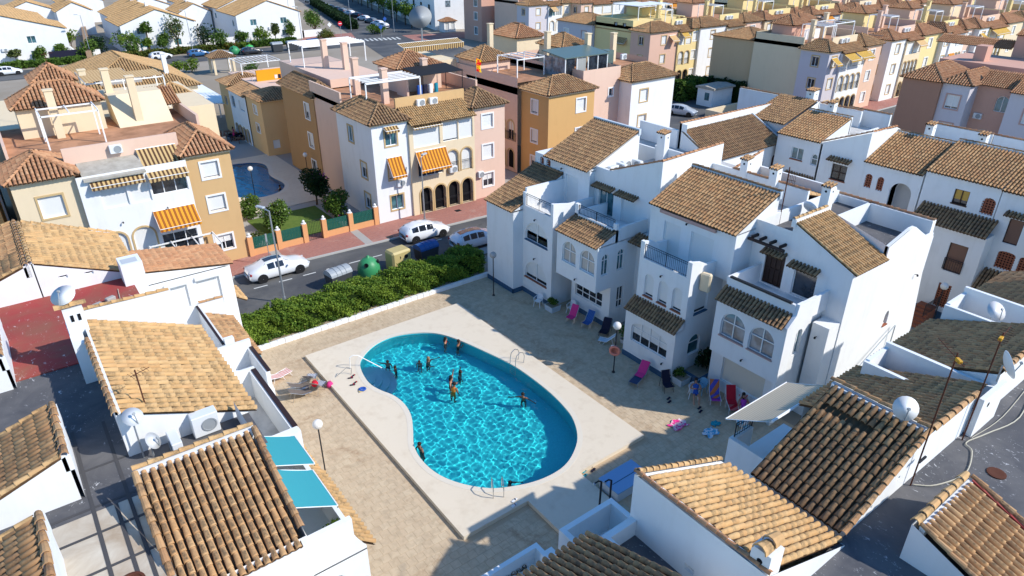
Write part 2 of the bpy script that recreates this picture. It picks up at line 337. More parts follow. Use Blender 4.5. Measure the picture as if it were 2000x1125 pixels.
def window(root, ax, c, inward, s0, s1, z0, z1, kind='shut', arch=0.0, depth=0.14, surround=None, sill=None, frame='trim_white', pane=None, mull=1, trans=False, gap=0.12, name='window', sh='shutter_white'):
    """window parts inside an opening: frame with pane(s), shutter, sill, surround"""
    d = c + inward*(depth-0.05); w = s1-s0; h = z1-z0; fb = 0.05
    op = opening(s0, s1, z0, z1, arch)
    F = MB()
    inner = opening(s0+fb, s1-fb, z0+fb, z1-fb, max(arch-fb*0.6, 0))
    k = len(op)
    o3 = [P3(ax, d, *q) for q in op]; i3 = [P3(ax, d, *q) for q in inner]
    b3 = [P3(ax, d+inward*0.04, *q) for q in inner]
    F.add(o3+i3+b3, [(i, (i+1) % k, k+(i+1) % k, k+i) for i in range(k)] + [(k+i, k+(i+1) % k, 2*k+(i+1) % k, 2*k+i) for i in range(k)])
    if kind in ('glass', 'curtain', 'teal', 'half'):
        for j in range(1, mull+1):
            sm = s0 + w*j/(mull+1); zt = z1-fb
            if arch: zt = z1-arch + arch*sqrt(max(0, 1-((sm-(s0+s1)/2)/(w/2))**2)) - fb*0.5
            ebox(F, ax, d, inward*0.035, sm-0.03, sm+0.03, z0+fb, zt)
        if trans: zt = z0+h*trans; ebox(F, ax, d-inward*0.004, inward*0.03, s0+fb*0.5, s1-fb*0.5, zt-0.03, zt+0.03)
    o = F.build(name, frame, root)
    pd = d + inward*0.045
    def sheet(nm, poly, mat, dd):
        B = MB(); tri = tessellate_polygon([[Vector((a, b_, 0)) for a, b_ in poly]])
        B.add([P3(ax, dd, *q) for q in poly], [tuple(x) for x in tri]); return B.build(nm, mat, o)
    if kind == 'shut':
        if gap > 0: sheet('pane', op, 'glass_dark', pd+inward*0.02)
        sheet('shutter', opening(s0, s1, z0+gap, z1, arch), sh, pd-inward*0.02)
    elif kind == 'half':
        sheet('pane', op, pane or 'glass_dark', pd+inward*0.02); sheet('shutter', opening(s0, s1, z0+h*gap, z1, arch), sh, pd)
    elif kind == 'lattice':
        sheet('backing', op, 'dark_void', pd+inward*0.05)
        L = MB(); st = 0.17
        a = s0+0.06
        while a < s1-0.05:
            zt = z1-0.02
            if arch: zt = z1-arch + arch*sqrt(max(0, 1-((a-(s0+s1)/2)/(w/2))**2))
            ebox(L, ax, d-inward*0.02, inward*0.06, a, a+0.07, z0, zt); a += st
        zz = z0+0.05
        while zz < z1-0.04:
            e = 0
            if arch and zz > z1-arch: e = w/2*(1-sqrt(max(0, 1-((zz-(z1-arch))/arch)**2)))
            ebox(L, ax, d-inward*0.015, inward*0.05, s0+e, s1-e, zz, zz+0.07); zz += st
        L.build('lattice', 'lattice', o)
    elif kind == 'door':
        sheet('door_or_dark_sheet', op, pane or 'wood_dark', pd)
    else:
        pm = pane or {'glass': 'glass_dark', 'curtain': 'curtain_glass', 'teal': 'glass_teal'}[kind]
        n = mull+1
        if arch: sheet('pane', op, pm, pd)
        else:
            for j in range(n): sheet('pane', rect(s0+w*j/n, s0+w*(j+1)/n, z0, z1), pm, pd)
    if sill:
        B = MB(); ebox(B, ax, c-inward*0.06, inward*0.2, s0-0.04, s1+0.04, z0-0.06, z0+0.012); B.build('sill', sill, o)
    if surround:
        B = MB(); g = 0.13; pr = -inward*0.045
        if arch:
            ou = opening(s0-g, s1+g, z0, z1+g, arch+g); k = len(ou)
            v = [P3(ax, c+pr, *q) for q in ou] + [P3(ax, c+pr, *q) for q in op] + [P3(ax, c, *q) for q in ou]
            f = [(i, i+1, k+i+1, k+i) for i in range(1, k-1)] + [(k-1, 0, k, 2*k-1)] + [(i, i+1, 2*k+i+1, 2*k+i) for i in range(1, k-1)] + [(k-1, 0, 2*k, 3*k-1)]
            B.add(v, f)
        else:
            ebox(B, ax, c, pr, s0-g, s0, z0-g, z1+g); ebox(B, ax, c, pr, s1, s1+g, z0-g, z1+g)
            ebox(B, ax, c, pr, s0, s1, z1, z1+g); ebox(B, ax, c, pr, s0, s1, z0-g, z0)
        B.build('surround', surround, o)
    return o
stucco('lattice', (0.30, 0.105, 0.06), 0.2)
class House:
    """collects wall volumes per colour, then builds windows after"""
    def __init__(s, root): s.root = root; s.W = {}; s.todo = []
    def mb(s, mat): return s.W.setdefault(mat, MB())
    def vol(s, mat, x0, x1, y0, y1, z0, z1, wx=(), wy=(), wX=(), wY=(), top=True, faces='xyXY'):
        """wx windows on the x0 face (facing -X), wy on y0 face, wX on x1 face, wY on y1 face: dicts s0,s1,z0,z1,..."""
        B = s.mb(mat)
        for key, ax, c, a, b, inward, ws in (('x', 'x', x0, y0, y1, 1, wx), ('y', 'y', y0, x0, x1, 1, wy), ('X', 'x', x1, y0, y1, -1, wX), ('Y', 'y', y1, x0, x1, -1, wY)):
            if key not in faces: continue
            hs = []
            for w in ws:
                w = dict(w); dp = w.get('depth', 0.14)
                hs.append(opening(w['s0'], w['s1'], w['z0'], w['z1'], w.get('arch', 0)))
                s.todo.append((ax, c, inward, w))
            wallp(B, ax, c, rect(a, b, z0, z1), hs, inward, 0.16)
        if top: B.quad((x0, y0, z1), (x1, y0, z1), (x1, y1, z1), (x0, y1, z1))
    def face(s, mat, ax, c, inward, outline, ws=()):
        hs = []
        for w in ws:
            w = dict(w); hs.append(opening(w['s0'], w['s1'], w['z0'], w['z1'], w.get('arch', 0))); s.todo.append((ax, c, inward, w))
        wallp(s.mb(mat), ax, c, outline, hs, inward, 0.16)
    def box(s, mat, *a): s.mb(mat).box(*a)
    def done(s, nm='wall'):
        for mat, B in s.W.items(): B.build(nm, mat, s.root)
        for ax, c, inward, w in s.todo: window(s.root, ax, c, inward, **w)
        s.W = {}; s.todo = []
def win(s0, s1, z0, z1, kind='shut', **k): return dict(s0=s0, s1=s1, z0=z0, z1=z1, kind=kind, **k)

# ------------------------------------------------------------ tile roofs
TP, TE = 0.212, 0.335           # column pitch, exposed length
def tile_shape(n=5, L=0.43, r0=0.084, r1=0.066, th=0.014):
    """one cover tile: x across, y up the slope, z out; butt (wide, low) end at y=0"""
    v = []; uv = []
    for (y, r, lift) in ((0, r0, 0.034), (L, r1, 0.008)):
        for i in range(n+1): a = pi*i/n; v.append((r*cos(a), y, r*1.12*sin(a)+lift))
    for i in range(n+1): a = pi*i/n; v.append(((r0-th)*cos(a), 0, (r0-th)*1.12*sin(a)+0.030))
    m = n+1
    f = [(i, i+1, m+i+1, m+i) for i in range(n)] + [(2*m+i, 2*m+i+1, i+1, i) for i in range(n)]
    uvs = [[(i/n, 0), ((i+1)/n, 0), ((i+1)/n, 1), (i/n, 1)] for i in range(n)] + [[(i/n, 0)]*2+[((i+1)/n, 0)]*2 for i in range(n)]
    return v, f, uvs
_tv, _tf, _tuv = tile_shape()
TILE_ME = {}
def tile_mesh(kind):
    if kind not in TILE_ME:
        B = MB(); B.add(_tv, _tf); me = bpy.data.meshes.new('tile'); me.from_pydata(B.v, [], B.f)
        l = me.uv_layers.new(name='uv'); l.data.foreach_set('uv', [c for q in _tuv for p in q for c in p])
        me.materials.append(MAT['tile_'+kind]); me.polygons.foreach_set('use_smooth', [i < 5 for i in range(len(me.polygons))]); me.update(); TILE_ME[kind] = me
    return TILE_ME[kind]
_rt = random.Random(11)
def roof_plane(root, P, U, Wv, kind='mid', pieces=0, lim=None, pitch=TP, exp=TE, name='roof', skip=None, base=True):
    """tiled slope: P low corner, U along the eave, Wv up the slope. pieces = most tiles built as objects; lim(u 0..1)->(lo,hi) 0..1 of the slope"""
    P = Vector(P); U = Vector(U); Wv = Vector(Wv); lu = U.length; lw = Wv.length
    u = U.normalized(); w = Wv.normalized(); nrm = u.cross(w)
    if nrm.z < 0: nrm = -nrm
    nc = max(1, round(lu/pitch)); pu = lu/nc; nr = max(1, round(lw/exp)); pe = lw/nr; sc = pu/TP; sl = pe/TE
    rot = Matrix((( u.x, w.x, nrm.x), (u.y, w.y, nrm.y), (u.z, w.z, nrm.z)))
    # underlay with channels
    C = MB(); ch = 5
    for j in range(nc+1):
        ul = (j-0.5)*pu; ur = (j+0.5)*pu; ul = max(ul, 0); ur = min(ur, lu)
        if ur-ul < 0.01: continue
        lo, hi = lim((ul+ur)/2/lu) if lim else (0, 1)
        if hi-lo < 0.02: continue
        q = []
        for (ww) in (lo*lw-0.05, hi*lw):
            for k in range(ch):
                f_ = k/(ch-1); d = -0.075*sin(pi*f_)+0.03
                q.append(tuple(P + u*(ul+(ur-ul)*f_) + w*ww + nrm*d))
        C.add(q, [(k, k+1, ch+k+1, ch+k) for k in range(ch-1)])
    body = C.build(name, 'tile_channel', root, smooth=True)
    cells = []
    for j in range(nc):
        uc = (j+0.5)*pu; lo, hi = lim(uc/lu) if lim else (0, 1)
        for i in range(nr):
            a = i*pe
            if a+pe*0.45 < lo*lw or a+pe*0.55 > hi*lw: continue
            if skip and skip(uc/lu, (a+pe/2)/lw): continue
            cells.append((uc, a))
    if pieces and len(cells) > pieces:
        cw = Vector((0, 0, 23.3)); cells.sort(key=lambda c: (P+u*c[0]+w*c[1]-cw).length)
    npc = min(len(cells), pieces); me = tile_mesh(kind) if npc else None
    off = Vector(WL[root.name]); S = Matrix.Diagonal((sc, sl, min(sc, sl)))
    for uc, a in cells[:npc]:
        o = bpy.data.objects.new('tile', me); COL.objects.link(o); o.parent = body
        j = Matrix.Rotation(_rt.uniform(-0.035, 0.035), 3, 'Z') @ Matrix.Rotation(_rt.uniform(-0.02, 0.02), 3, 'X')
        M = (rot @ j @ S).to_4x4(); M.translation = P + u*(uc+_rt.uniform(-.006, .006)) + w*(a-0.05+_rt.uniform(-.018, .018)) + nrm*(0.012+_rt.uniform(0, .006)) - off
        o.matrix_local = M
    if len(cells) > npc:
        B = MB(); B.uv = []; B.tv = []; S3 = rot @ S
        for uc, a in cells[npc:]:
            j = Matrix.Rotation(_rt.uniform(-0.03, 0.03), 3, 'Z'); T = rot @ j @ S; c = P + u*(uc+_rt.uniform(-.006, .006)) + w*(a-0.05+_rt.uniform(-.018, .018)) + nrm*0.014
            B.add([tuple(T @ Vector(q) + c) for q in _tv], _tf)
            for q in _tuv: B.uv.extend(q)
            B.tv.extend([_rt.random()]*len(_tf))
        B.build('roof_tiles', 'tiles_'+kind, body, kind='stuff', smooth=False)
    return body
def caps(root, p0, p1, kind='mid', r=0.11, name='ridge_tiles', L=0.40, up=(0, 0, 1), parent=None):
    """row of cap tiles along a line"""
    p0 = Vector(p0); p1 = Vector(p1); d = p1-p0; n = max(1, round(d.length/L)); w = d.normalized(); u = w.cross(Vector(up)).normalized(); nn = u.cross(w)
    B = MB(); B.uv = []; B.tv = []; s = r/0.088; rot = Matrix(((u.x, w.x, nn.x), (u.y, w.y, nn.y), (u.z, w.z, nn.z)))
    for i in range(n):
        T = rot @ Matrix.Rotation(_rt.uniform(-.03, .03), 3, 'Z') @ Matrix.Diagonal((s, d.length/n/0.40, s)); c = p0 + d*(i/n) - w*0.03 + nn*_rt.uniform(0, .008)
        B.add([tuple(T @ Vector(q)+c) for q in _tv], _tf)
        for q in _tuv: B.uv.extend(q)
        B.tv.extend([_rt.random()]*len(_tf))
    return B.build(name, 'tiles_'+kind, parent or root, kind='stuff')
def mono(root, ax, e, r, s0, s1, ze, zr, kind='mid', pieces=0, **k):
    """single slope: eave at ax=e (height ze), top at ax=r (height zr), running s0..s1 on the other axis"""
    if ax == 'x': return roof_plane(root, (e, s0, ze), (0, s1-s0, 0), (r-e, 0, zr-ze), kind, pieces, **k)
    return roof_plane(root, (s0, e, ze), (s1-s0, 0, 0), (0, r-e, zr-ze), kind, pieces, **k)
def hip(root, x0, x1, y0, y1, z, zt, kind='mid', ov=0.28, pieces=0, gabx=False, gaby=False, ridge=None, pitch=.27):
    """hipped roof over a rectangle with eaves ov out; ridge along the longer side"""
    x0 -= ov; x1 += ov; y0 -= ov; y1 += ov; lx = x1-x0; ly = y1-y0; h = zt-z
    if lx >= ly: a = ly/2; rd = (Vector((x0+a, y0+a, zt)), Vector((x1-a, y1-a, zt)))
    else: a = lx/2; rd = (Vector((x0+a, y0+a, zt)), Vector((x1-a, y1-a, zt)))
    tri = lambda uu: (0, max(0.0, 1-abs(2*uu-1)))
    def trap(L): f = a/L; return lambda uu: (0, min(1.0, uu/f, (1-uu)/f))
    lxs = trap(lx) if lx > ly else tri; lys = trap(ly) if ly > lx else tri
    roof_plane(root, (x0, y0, z), (lx, 0, 0), (0, a, h), kind, pieces, lxs, pitch=pitch)
    roof_plane(root, (x0, y0, z), (0, ly, 0), (a, 0, h), kind, pieces, lys, pitch=pitch)
    roof_plane(root, (x1, y1, z), (-lx, 0, 0), (0, -a, h), kind, 0, lxs, pitch=pitch)
    roof_plane(root, (x1, y1, z), (0, -ly, 0), (-a, 0, h), kind, 0, lys, pitch=pitch)
    q = 0.02
    caps(root, (x0, y0, z+q), rd[0]+Vector((0, 0, q)), kind); caps(root, (x1, y1, z+q), rd[1]+Vector((0, 0, q)), kind)
    if lx >= ly: caps(root, (x0, y1, z+q), rd[0]+Vector((0, 0, q)), kind); caps(root, (x1, y0, z+q), rd[1]+Vector((0, 0, q)), kind)
    else: caps(root, (x1, y0, z+q), rd[0]+Vector((0, 0, q)), kind); caps(root, (x0, y1, z+q), rd[1]+Vector((0, 0, q)), kind)
    if (rd[1]-rd[0]).length > 0.3: caps(root, rd[0]+Vector((0, 0, .05)), rd[1]+Vector((0, 0, .05)), kind)
# ============================================================ the setting
def structure(o): o['kind'] = 'structure'; return o
def sheet(name, x0, x1, y0, y1, z, mat, kind='structure'):
    B = MB(); B.quad((x0, y0, z), (x1, y0, z), (x1, y1, z), (x0, y1, z)); return B.build(name, mat, kind=kind)
def holed(name, outer, holes, z, mat, kind='structure', parent=None):
    tri = tessellate_polygon([[Vector((x, y, 0)) for x, y in q] for q in [outer]+holes])
    B = MB(); B.add([(x, y, z) for q in [outer]+holes for x, y in q], [tuple(q) for q in tri]); return B.build(name, mat, parent, kind=kind)
POOL = [(13.59, 33.37), (13.13, 32.62), (12.79, 30.92), (12.99, 29.84), (13.45, 28.89), (13.54, 27.77), (13.33, 26.71), (12.8, 25.62), (12.24, 24.64), (12.01, 23.76), (11.98, 22.73), (12.17, 21.76), (12.65, 20.81), (13.23, 20.08), (13.76, 19.6), (14.45, 19.25), (15.3, 18.9), (16.34, 18.72), (17.39, 18.81), (18.39, 19.3), (19.33, 20.05), (20.12, 21.34), (20.4, 22.51), (20.59, 23.83), (20.64, 25.66), (20.56, 27.38), (20.1, 29.4), (19.46, 31.9), (18.77, 33.27), (17.77, 34.03), (16.64, 34.48), (15.75, 34.53), (14.69, 34.2)]
def smooth_loop(P, it=2):
    for _ in range(it):
        Q = []
        for a, b in zip(P, P[1:]+P[:1]): Q += [(a[0]*.75+b[0]*.25, a[1]*.75+b[1]*.25), (a[0]*.25+b[0]*.75, a[1]*.25+b[1]*.75)]
        P = Q
    return P
def offset_loop(P, d):
    out = []; n = len(P)
    for i in range(n):
        a, b = P[i-1], P[(i+1) % n]; tx, ty = b[0]-a[0], b[1]-a[1]; l = hypot(tx, ty); out.append((P[i][0]+ty/l*d, P[i][1]-tx/l*d))
    return out
POOLS = smooth_loop(POOL, 2)
holed('ground', rect(-700, 900, -300, 1300), [rect(11.5, 21.5, 18.3, 35.3), rect(14.2, 26.0, 61.0, 78.0)], -0.03, 'ground')
def pool(POLY, rim, zd, depth, deckpoly, zbase, wmat='pool_wall', fmat='pool_floor', seed=3, fine=0.06, caustic=True):
    B = MB(); zw = zd-0.13
    o = offset_loop(POLY, -rim); n = len(POLY)
    area = sum(a[0]*b[1]-b[0]*a[1] for a, b in zip(POLY, POLY[1:]+POLY[:1]))
    if area < 0: o = offset_loop(POLY, rim); inside = -1
    if abs(sum(a[0]*b[1]-b[0]*a[1] for a, b in zip(o, o[1:]+o[:1]))) < abs(area): o = offset_loop(POLY, rim if area > 0 else -rim)
    # deck with the hole of the coping
    tri = tessellate_polygon([[Vector((x, y, 0)) for x, y in deckpoly], [Vector((x, y, 0)) for x, y in o]])
    D = MB(); D.add([(x, y, zd) for x, y in deckpoly+o], [tuple(q) for q in tri])
    k = len(deckpoly); D.add([(x, y, zd) for x, y in deckpoly]+[(x, y, zbase) for x, y in deckpoly], [(i, (i+1) % k, k+(i+1) % k, k+i) for i in range(k)])
    deck = D.build('pool_deck', 'deck', kind='structure')
    C = MB(); rings = [[(x, y, zd) for x, y in o], [(x, y, zd+0.008) for x, y in o], [(x, y, zd+0.008) for x, y in POLY], [(x, y, zd-0.06) for x, y in POLY]]
    C.add([p for r in rings for p in r], [(r*n+i, r*n+(i+1) % n, (r+1)*n+(i+1) % n, (r+1)*n+i) for r in range(3) for i in range(n)]); C.build('coping', 'coping', deck)
    S = MB(); S.add([(x, y, zd-0.06) for x, y in POLY]+[(x, y, -depth) for x, y in POLY], [(i, (i+1) % n, n+(i+1) % n, n+i) for i in range(n)])
    w_ = S.build('pool_wall', wmat, deck)
    S = MB(); tri = tessellate_polygon([[Vector((x, y, 0)) for x, y in POLY]]); S.add([(x, y, -depth) for x, y in POLY], [tuple(q) for q in tri]); f_ = S.build('pool_floor', fmat, deck)
    # water: fine rippled sheet, clipped just outside the wall
    rr = random.Random(seed); wv = []
    for i in range(30):
        L = 0.24*(1.085**i)*rr.uniform(.9, 1.1)
        if L > 1.7: break
        th = rr.uniform(0, 2*pi); wv.append((2*pi/L*cos(th), 2*pi/L*sin(th), rr.uniform(0, 6.28), 0.0026*L**.6 if L < .8 else .0024*L**.3))
    x0 = min(p[0] for p in POLY)-.1; x1 = max(p[0] for p in POLY)+.1; y0 = min(p[1] for p in POLY)-.1; y1 = max(p[1] for p in POLY)+.1
    nx = int((x1-x0)/fine)+1; ny = int((y1-y0)/fine)+1
    def inside_(x, y, P=o):
        c = False; j = len(P)-1
        for i in range(len(P)):
            if (P[i][1] > y) != (P[j][1] > y) and x < (P[j][0]-P[i][0])*(y-P[i][1])/(P[j][1]-P[i][1])+P[i][0]: c = not c
            j = i
        return c
    idx = {}; V = []; F = []
    for j in range(ny+1):
        for i in range(nx+1):
            x = x0+i*fine; y = y0+j*fine
            if inside_(x, y):
                idx[i, j] = len(V); V.append((x, y, zw+sum(a*sin(kx*x+ky*y+ph) for kx, ky, ph, a in wv)))
    for j in range(ny):
        for i in range(nx):
            q = [(i, j), (i+1, j), (i+1, j+1), (i, j+1)]
            if all(c in idx for c in q): F.append(tuple(idx[c] for c in q))
    Wm = MB(); Wm.v = V; Wm.f = F; Wm.m = [0]*len(F); wo_ = Wm.build('pool_water', 'water', smooth=True, kind='structure')
    if caustic:
        wo_.cycles.is_caustics_caster = True; f_.cycles.is_caustics_receiver = True; w_.cycles.is_caustics_receiver = True
    return deck
m = new_mat('water', (0.5, 0.85, 0.9), 0.0, 0.5); t = NT(m)
gl = t.add('ShaderNodeBsdfGlass', i_Roughness=0.0, i_IOR=1.33); gl.inputs['Color'].default_value = (0.92, 1.0, 1.0, 1)
t.link(gl.outputs[0], t.n['Material Output'].inputs['Surface'])
def mosaic(name, a, b):
    m = new_mat(name, a, 0.4, 0.4); t = NT(m); p = t.pos()
    v = t.add('ShaderNodeTexVoronoi', i_Scale=22.0); t.link(p, v.inputs['Vector']); sx = t.add('ShaderNodeSeparateColor'); t.link(v.outputs['Color'], sx.inputs[0])
    t.col(t.mix(sx.outputs[0], a, b))
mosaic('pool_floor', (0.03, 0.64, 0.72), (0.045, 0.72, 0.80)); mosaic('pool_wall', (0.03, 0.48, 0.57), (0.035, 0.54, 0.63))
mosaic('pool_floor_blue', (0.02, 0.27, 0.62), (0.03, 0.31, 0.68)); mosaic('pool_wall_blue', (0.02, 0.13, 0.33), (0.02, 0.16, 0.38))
new_mat('coping', (0.68, 0.61, 0.50), 0.8, 0.2)
sd.cycles.is_caustics_light = True
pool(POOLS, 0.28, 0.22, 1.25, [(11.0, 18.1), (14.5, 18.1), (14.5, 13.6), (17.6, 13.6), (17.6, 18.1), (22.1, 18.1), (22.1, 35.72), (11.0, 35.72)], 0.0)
# ============================================================ white terraced houses right of the pool
def railing(root, ax, c, s0, s1, z0, z1, mat='iron', step=0.13, name='railing', posts=True):
    B = MB(); r = 0.012
    f = lambda s, z: P3(ax, c, s, z)
    for z in (z0+0.05, z1-0.12, z1): B.cyl(f(s0, z), f(s1, z), 0.02 if z == z1 else 0.014, n=5)
    n = max(2, int(abs(s1-s0)/step))
    for i in range(n+1):
        s = s0+(s1-s0)*i/n; B.cyl(f(s, z0), f(s, z1), r, n=4)
    if posts:
        k = max(1, round(abs(s1-s0)/1.3))
        for i in range(k+1): s = s0+(s1-s0)*i/k; B.cyl(f(s, z0), f(s, z1), 0.026, n=5)
    return B.build(name, mat, root)
def coping(root, p0, p1, kind='red', r=0.10): return caps(root, p0, p1, kind, r, name='coping_tiles')
def canopy(root, ax, c, out, s0, s1, z, w=0.45, rise=0.18, kind='dark'):
    """little tiled canopy over a door; out = direction of the outside"""
    return mono(root, ax, c+out*w, c, s0, s1, z-rise, z, kind)
def small_lamp(root, p, d=(-1, 0)):
    B = MB(); x, y, z = p; B.cyl((x, y, z), (x+d[0]*0.14, y+d[1]*0.14, z+0.05), 0.02, n=5); B.lathe((x+d[0]*.16, y+d[1]*.16, z-0.06), [(0.05, 0), (0.06, .06), (0.02, .13)], 8); return B.build('wall_lamp', 'iron', root)
def ac_unit(root, p, face='-x', name='air_conditioner', w=0.8, h=0.58, d=0.3):
    """outdoor unit with fan grille; p = centre of the back at the bottom"""
    x, y, z = p; B = MB(); vx, vy = {'-x': (-1, 0), '-y': (0, -1), '+x': (1, 0), '+y': (0, 1)}[face]
    if vx: B.rbox((x+vx*d/2, y, z+h/2), (d/2, w/2, h/2), bev=0.02)
    else: B.rbox((x, y+vy*d/2, z+h/2), (w/2, d/2, h/2), bev=0.02)
    o = B.build(name, 'white_plastic', root)
    F = MB(); c = Vector((x+vx*(d+0.012)+(-vy)*w*0.12, y+vy*(d+0.012)+vx*w*0.12, z+h/2)); q = Vector((vx, vy, 0)).to_track_quat('Z', 'Y').to_matrix()
    F.lathe(c, [(0.23, 0.0), (0.24, 0.012), (0.20, 0.015), (0.19, -0.004), (0.001, -0.004)], 16, q); F.build('fan_grille', 'grey_plastic', o)
    return o
def chimney(root, x, y, z0, z1, w=0.5, d=0.5, kind='mid', tiles=True):
    """white chimney with a round vent and a small tiled top"""
    B = MB(); B.box(x-w/2, x+w/2, y-d/2, y+d/2, z0, z1); o = B.build('chimney', 'white', root)
    V = MB(); q = Matrix.Rotation(-pi/2, 3, 'Y'); V.lathe((x-w/2-0.004, y, z1-0.28), [(0.07, 0), (0.001, 0.003)], 10, q); q2 = Matrix.Rotation(pi/2, 3, 'X'); V.lathe((x+0.05, y-d/2-0.004, z1-0.28), [(0.06, 0), (0.001, 0.003)], 10, q2); V.build('vent', 'dark_void', o)
    if tiles: roof_plane(root, (x-w/2-0.06, y-d/2-0.05, z1+0.0), (0, d+0.1, 0), (w+0.12, 0, 0.10), kind, name='chimney_roof')
    return o
G_ROW = 'white terraced houses round the pool'
def plinth(root, pts, h=0.34, t=0.05):
    """blue painted band along the foot of the walls (open polyline, outside on the left)"""
    B = MB()
    for a, b in zip(pts, pts[1:]):
        x0, x1 = sorted((a[0], b[0])); y0, y1 = sorted((a[1], b[1])); B.box(x0-t, x1+t*0, y0-t, y1+t*0, -0.02, h)
    return B.build('plinth', 'plinth_blue', root)

# ---- house A, at the street end
RA = thing('terraced_house', 'white house at the hedge end, with two arched shuttered windows above each other', 'house', (30, 35, 0), G_ROW)
H = House(RA)
H.vol('white', 26.3, 36, 34.9, 38.05, 0, 6.28, wY=[win(30, 31.4, 1.0, 2.2), win(30, 31.4, 4.1, 5.3)])
H.vol('white', 27.15, 36, 31.7, 34.9, 0, 6.1, wx=[win(32.2, 34.6, 4.2, 5.7, 'half', arch=1.1, mull=1, gap=0.42, sill='plinth_blue'), win(32.2, 34.6, 1.3, 2.75, 'half', arch=1.1, gap=0.18, sill='lattice')], faces='xyY')
# lean-to gables, third floor
H.mb('white').prism([(26.3, 6.2), (30.6, 6.2), (30.6, 8.0), (26.3, 6.25)], 'y', 34.9, 38.05)
H.vol('white', 30.7, 35.25, 32.2, 38.05, 6.1, 8.95, wx=[win(33.3, 34.6, 6.15, 8.2, 'shut', gap=0), win(36.3, 36.75, 8.2, 8.75, 'lattice', arch=0.2), win(37.05, 37.5, 8.2, 8.75, 'lattice', arch=0.2)])
H.mb('white').prism([(30.7, 8.9), (35.25, 10.85), (35.25, 8.9)], 'y', 32.2, 36.7)
# balcony
H.box('white', 27.15, 27.33, 34.6, 34.9, 6.1, 7.55); H.box('white', 27.15, 27.33, 31.7, 31.95, 6.1, 7.55); H.box('white', 27.15, 27.33, 31.95, 34.6, 6.1, 6.62)
H.mb('white').prism([(27.33, 6.1), (30.7, 6.1), (30.7, 7.3), (28.6, 7.3), (27.33, 7.55)], 'y', 31.7, 31.88)
H.box('white', 27.33, 30.7, 34.72, 34.9, 6.1, 7.8)
H.done()
railing(RA, 'x', 27.24, 31.95, 34.6, 6.62, 7.48)
mono(RA, 'x', 26.14, 30.68, 34.85, 38.1, 6.27, 8.08, 'dark'); coping(RA, (30.6, 34.9, 8.12), (30.6, 38.1, 8.12), 'dark')
mono(RA, 'x', 30.4, 35.1, 32.15, 36.75, 8.98, 10.95, 'dark'); B = MB(); B.box(35.1, 35.3, 32.15, 36.75, 10.7, 11.12); B.build('ridge_band', 'planter', RA)
plinth(RA, [(26.3, 34.9), (26.3, 38.05)]); plinth(RA, [(26.3, 34.9), (27.15, 34.9)]); plinth(RA, [(27.15, 31.7), (27.15, 34.9)])
small_lamp(RA, (27.1, 33.4, 5.98)); small_lamp(RA, (27.1, 33.4, 3.1)); small_lamp(RA, (30.65, 34.9, 8.5))
# ---- house B
RB = thing('terraced_house', 'white house with twin arched curtained windows on an overhanging upper storey', 'house', (31, 29, 0), G_ROW)
H = House(RB)
H.vol('white', 26.95, 31.2, 27.2, 31.0, 3.05, 6.15, wx=[win(29.15, 30.45, 4.15, 5.65, 'curtain', arch=0.65, mull=1, trans=0.58, sill='trim_white'), win(27.42, 28.76, 4.15, 5.65, 'curtain', arch=0.67, mull=1, trans=0.58, sill='trim_white')],
      wy=[win(27.35, 27.95, 4.1, 5.55, 'teal', arch=0.3, mull=1, trans=0.72), win(28.7, 29.32, 4.1, 5.55, 'teal', arch=0.3, mull=1, trans=0.72)])
H.mb('white').quad((26.95, 27.2, 3.05), (31.2, 27.2, 3.05), (31.2, 31, 3.05), (26.95, 31, 3.05))
H.vol('white', 28.3, 36, 27.2, 30.9, 0, 3.05, wx=[win(27.9, 30.5, 1.2, 2.25, 'glass', mull=3, trans=0.4)], wy=[win(28.9, 29.5, 1.3, 2.85, 'glass', mull=1, trans=0.35), win(28.45, 28.8, 1.3, 2.85, 'glass', mull=0, trans=0.35)] if False else [win(28.9, 29.5, 1.3, 2.85, 'glass', mull=1, trans=0.35)], top=False)
H.vol('white', 30.4, 36, 25.9, 27.2, 0, 6.1, faces='xy'); H.vol('white', 30.0, 36, 31.0, 31.7, 0, 6.1, faces='x')
H.mb('white').prism([(26.95, 6.1), (31.2, 6.1), (31.2, 7.05), (28.9, 7.05), (28.4, 6.8)], 'y', 27.2, 27.36)
H.mb('white').prism([(26.95, 6.1), (31.2, 6.1), (31.2, 7.05), (28.9, 7.05), (28.4, 6.8)], 'y', 30.84, 31.0)
H.box('white', 28.4, 28.58, 27.2, 31.0, 6.1, 6.95); H.box('white', 28.4, 28.62, 30.7, 31.0, 6.1, 7.6); H.box('white', 28.4, 28.62, 27.2, 27.45, 6.1, 7.35)
H.face('white', 'x', 31.2, 1, [(26.6, 6.0), (32.2, 6.0), (32.2, 9.26), (30.8, 9.26), (26.6, 10.92)], [win(30.35, 31.75, 6.1, 7.8, 'teal', mull=1), win(28.35, 29.6, 6.1, 7.8, 'shut', gap=0)])
H.face('white', 'x', 31.36, 1, [(26.6, 8.6), (32.2, 8.6), (32.2, 9.26), (30.8, 9.26), (26.6, 10.92)])
H.mb('white').add([(31.2, 32.2, 9.26), (31.36, 32.2, 9.26), (31.36, 30.8, 9.26), (31.2, 30.8, 9.26), (31.36, 26.6, 10.92), (31.2, 26.6, 10.92)], [(0, 1, 2, 3), (3, 2, 4, 5)])
H.mb('white').prism([(31.2, 0), (36.9, 0), (36.9, 11.1), (31.2, 10.92)], 'y', 26.45, 26.6)
H.done()
B = MB(); B.quad((31.36, 26.6, 8.72), (37, 26.6, 8.72), (37, 32.2, 8.72), (31.36, 32.2, 8.72)); B.build('roof_terrace', 'terrace_floor', RB)
B = MB(); B.box(36.9, 37.05, 26.45, 32.2, 6, 9.7); B.build('parapet', 'white', RB)
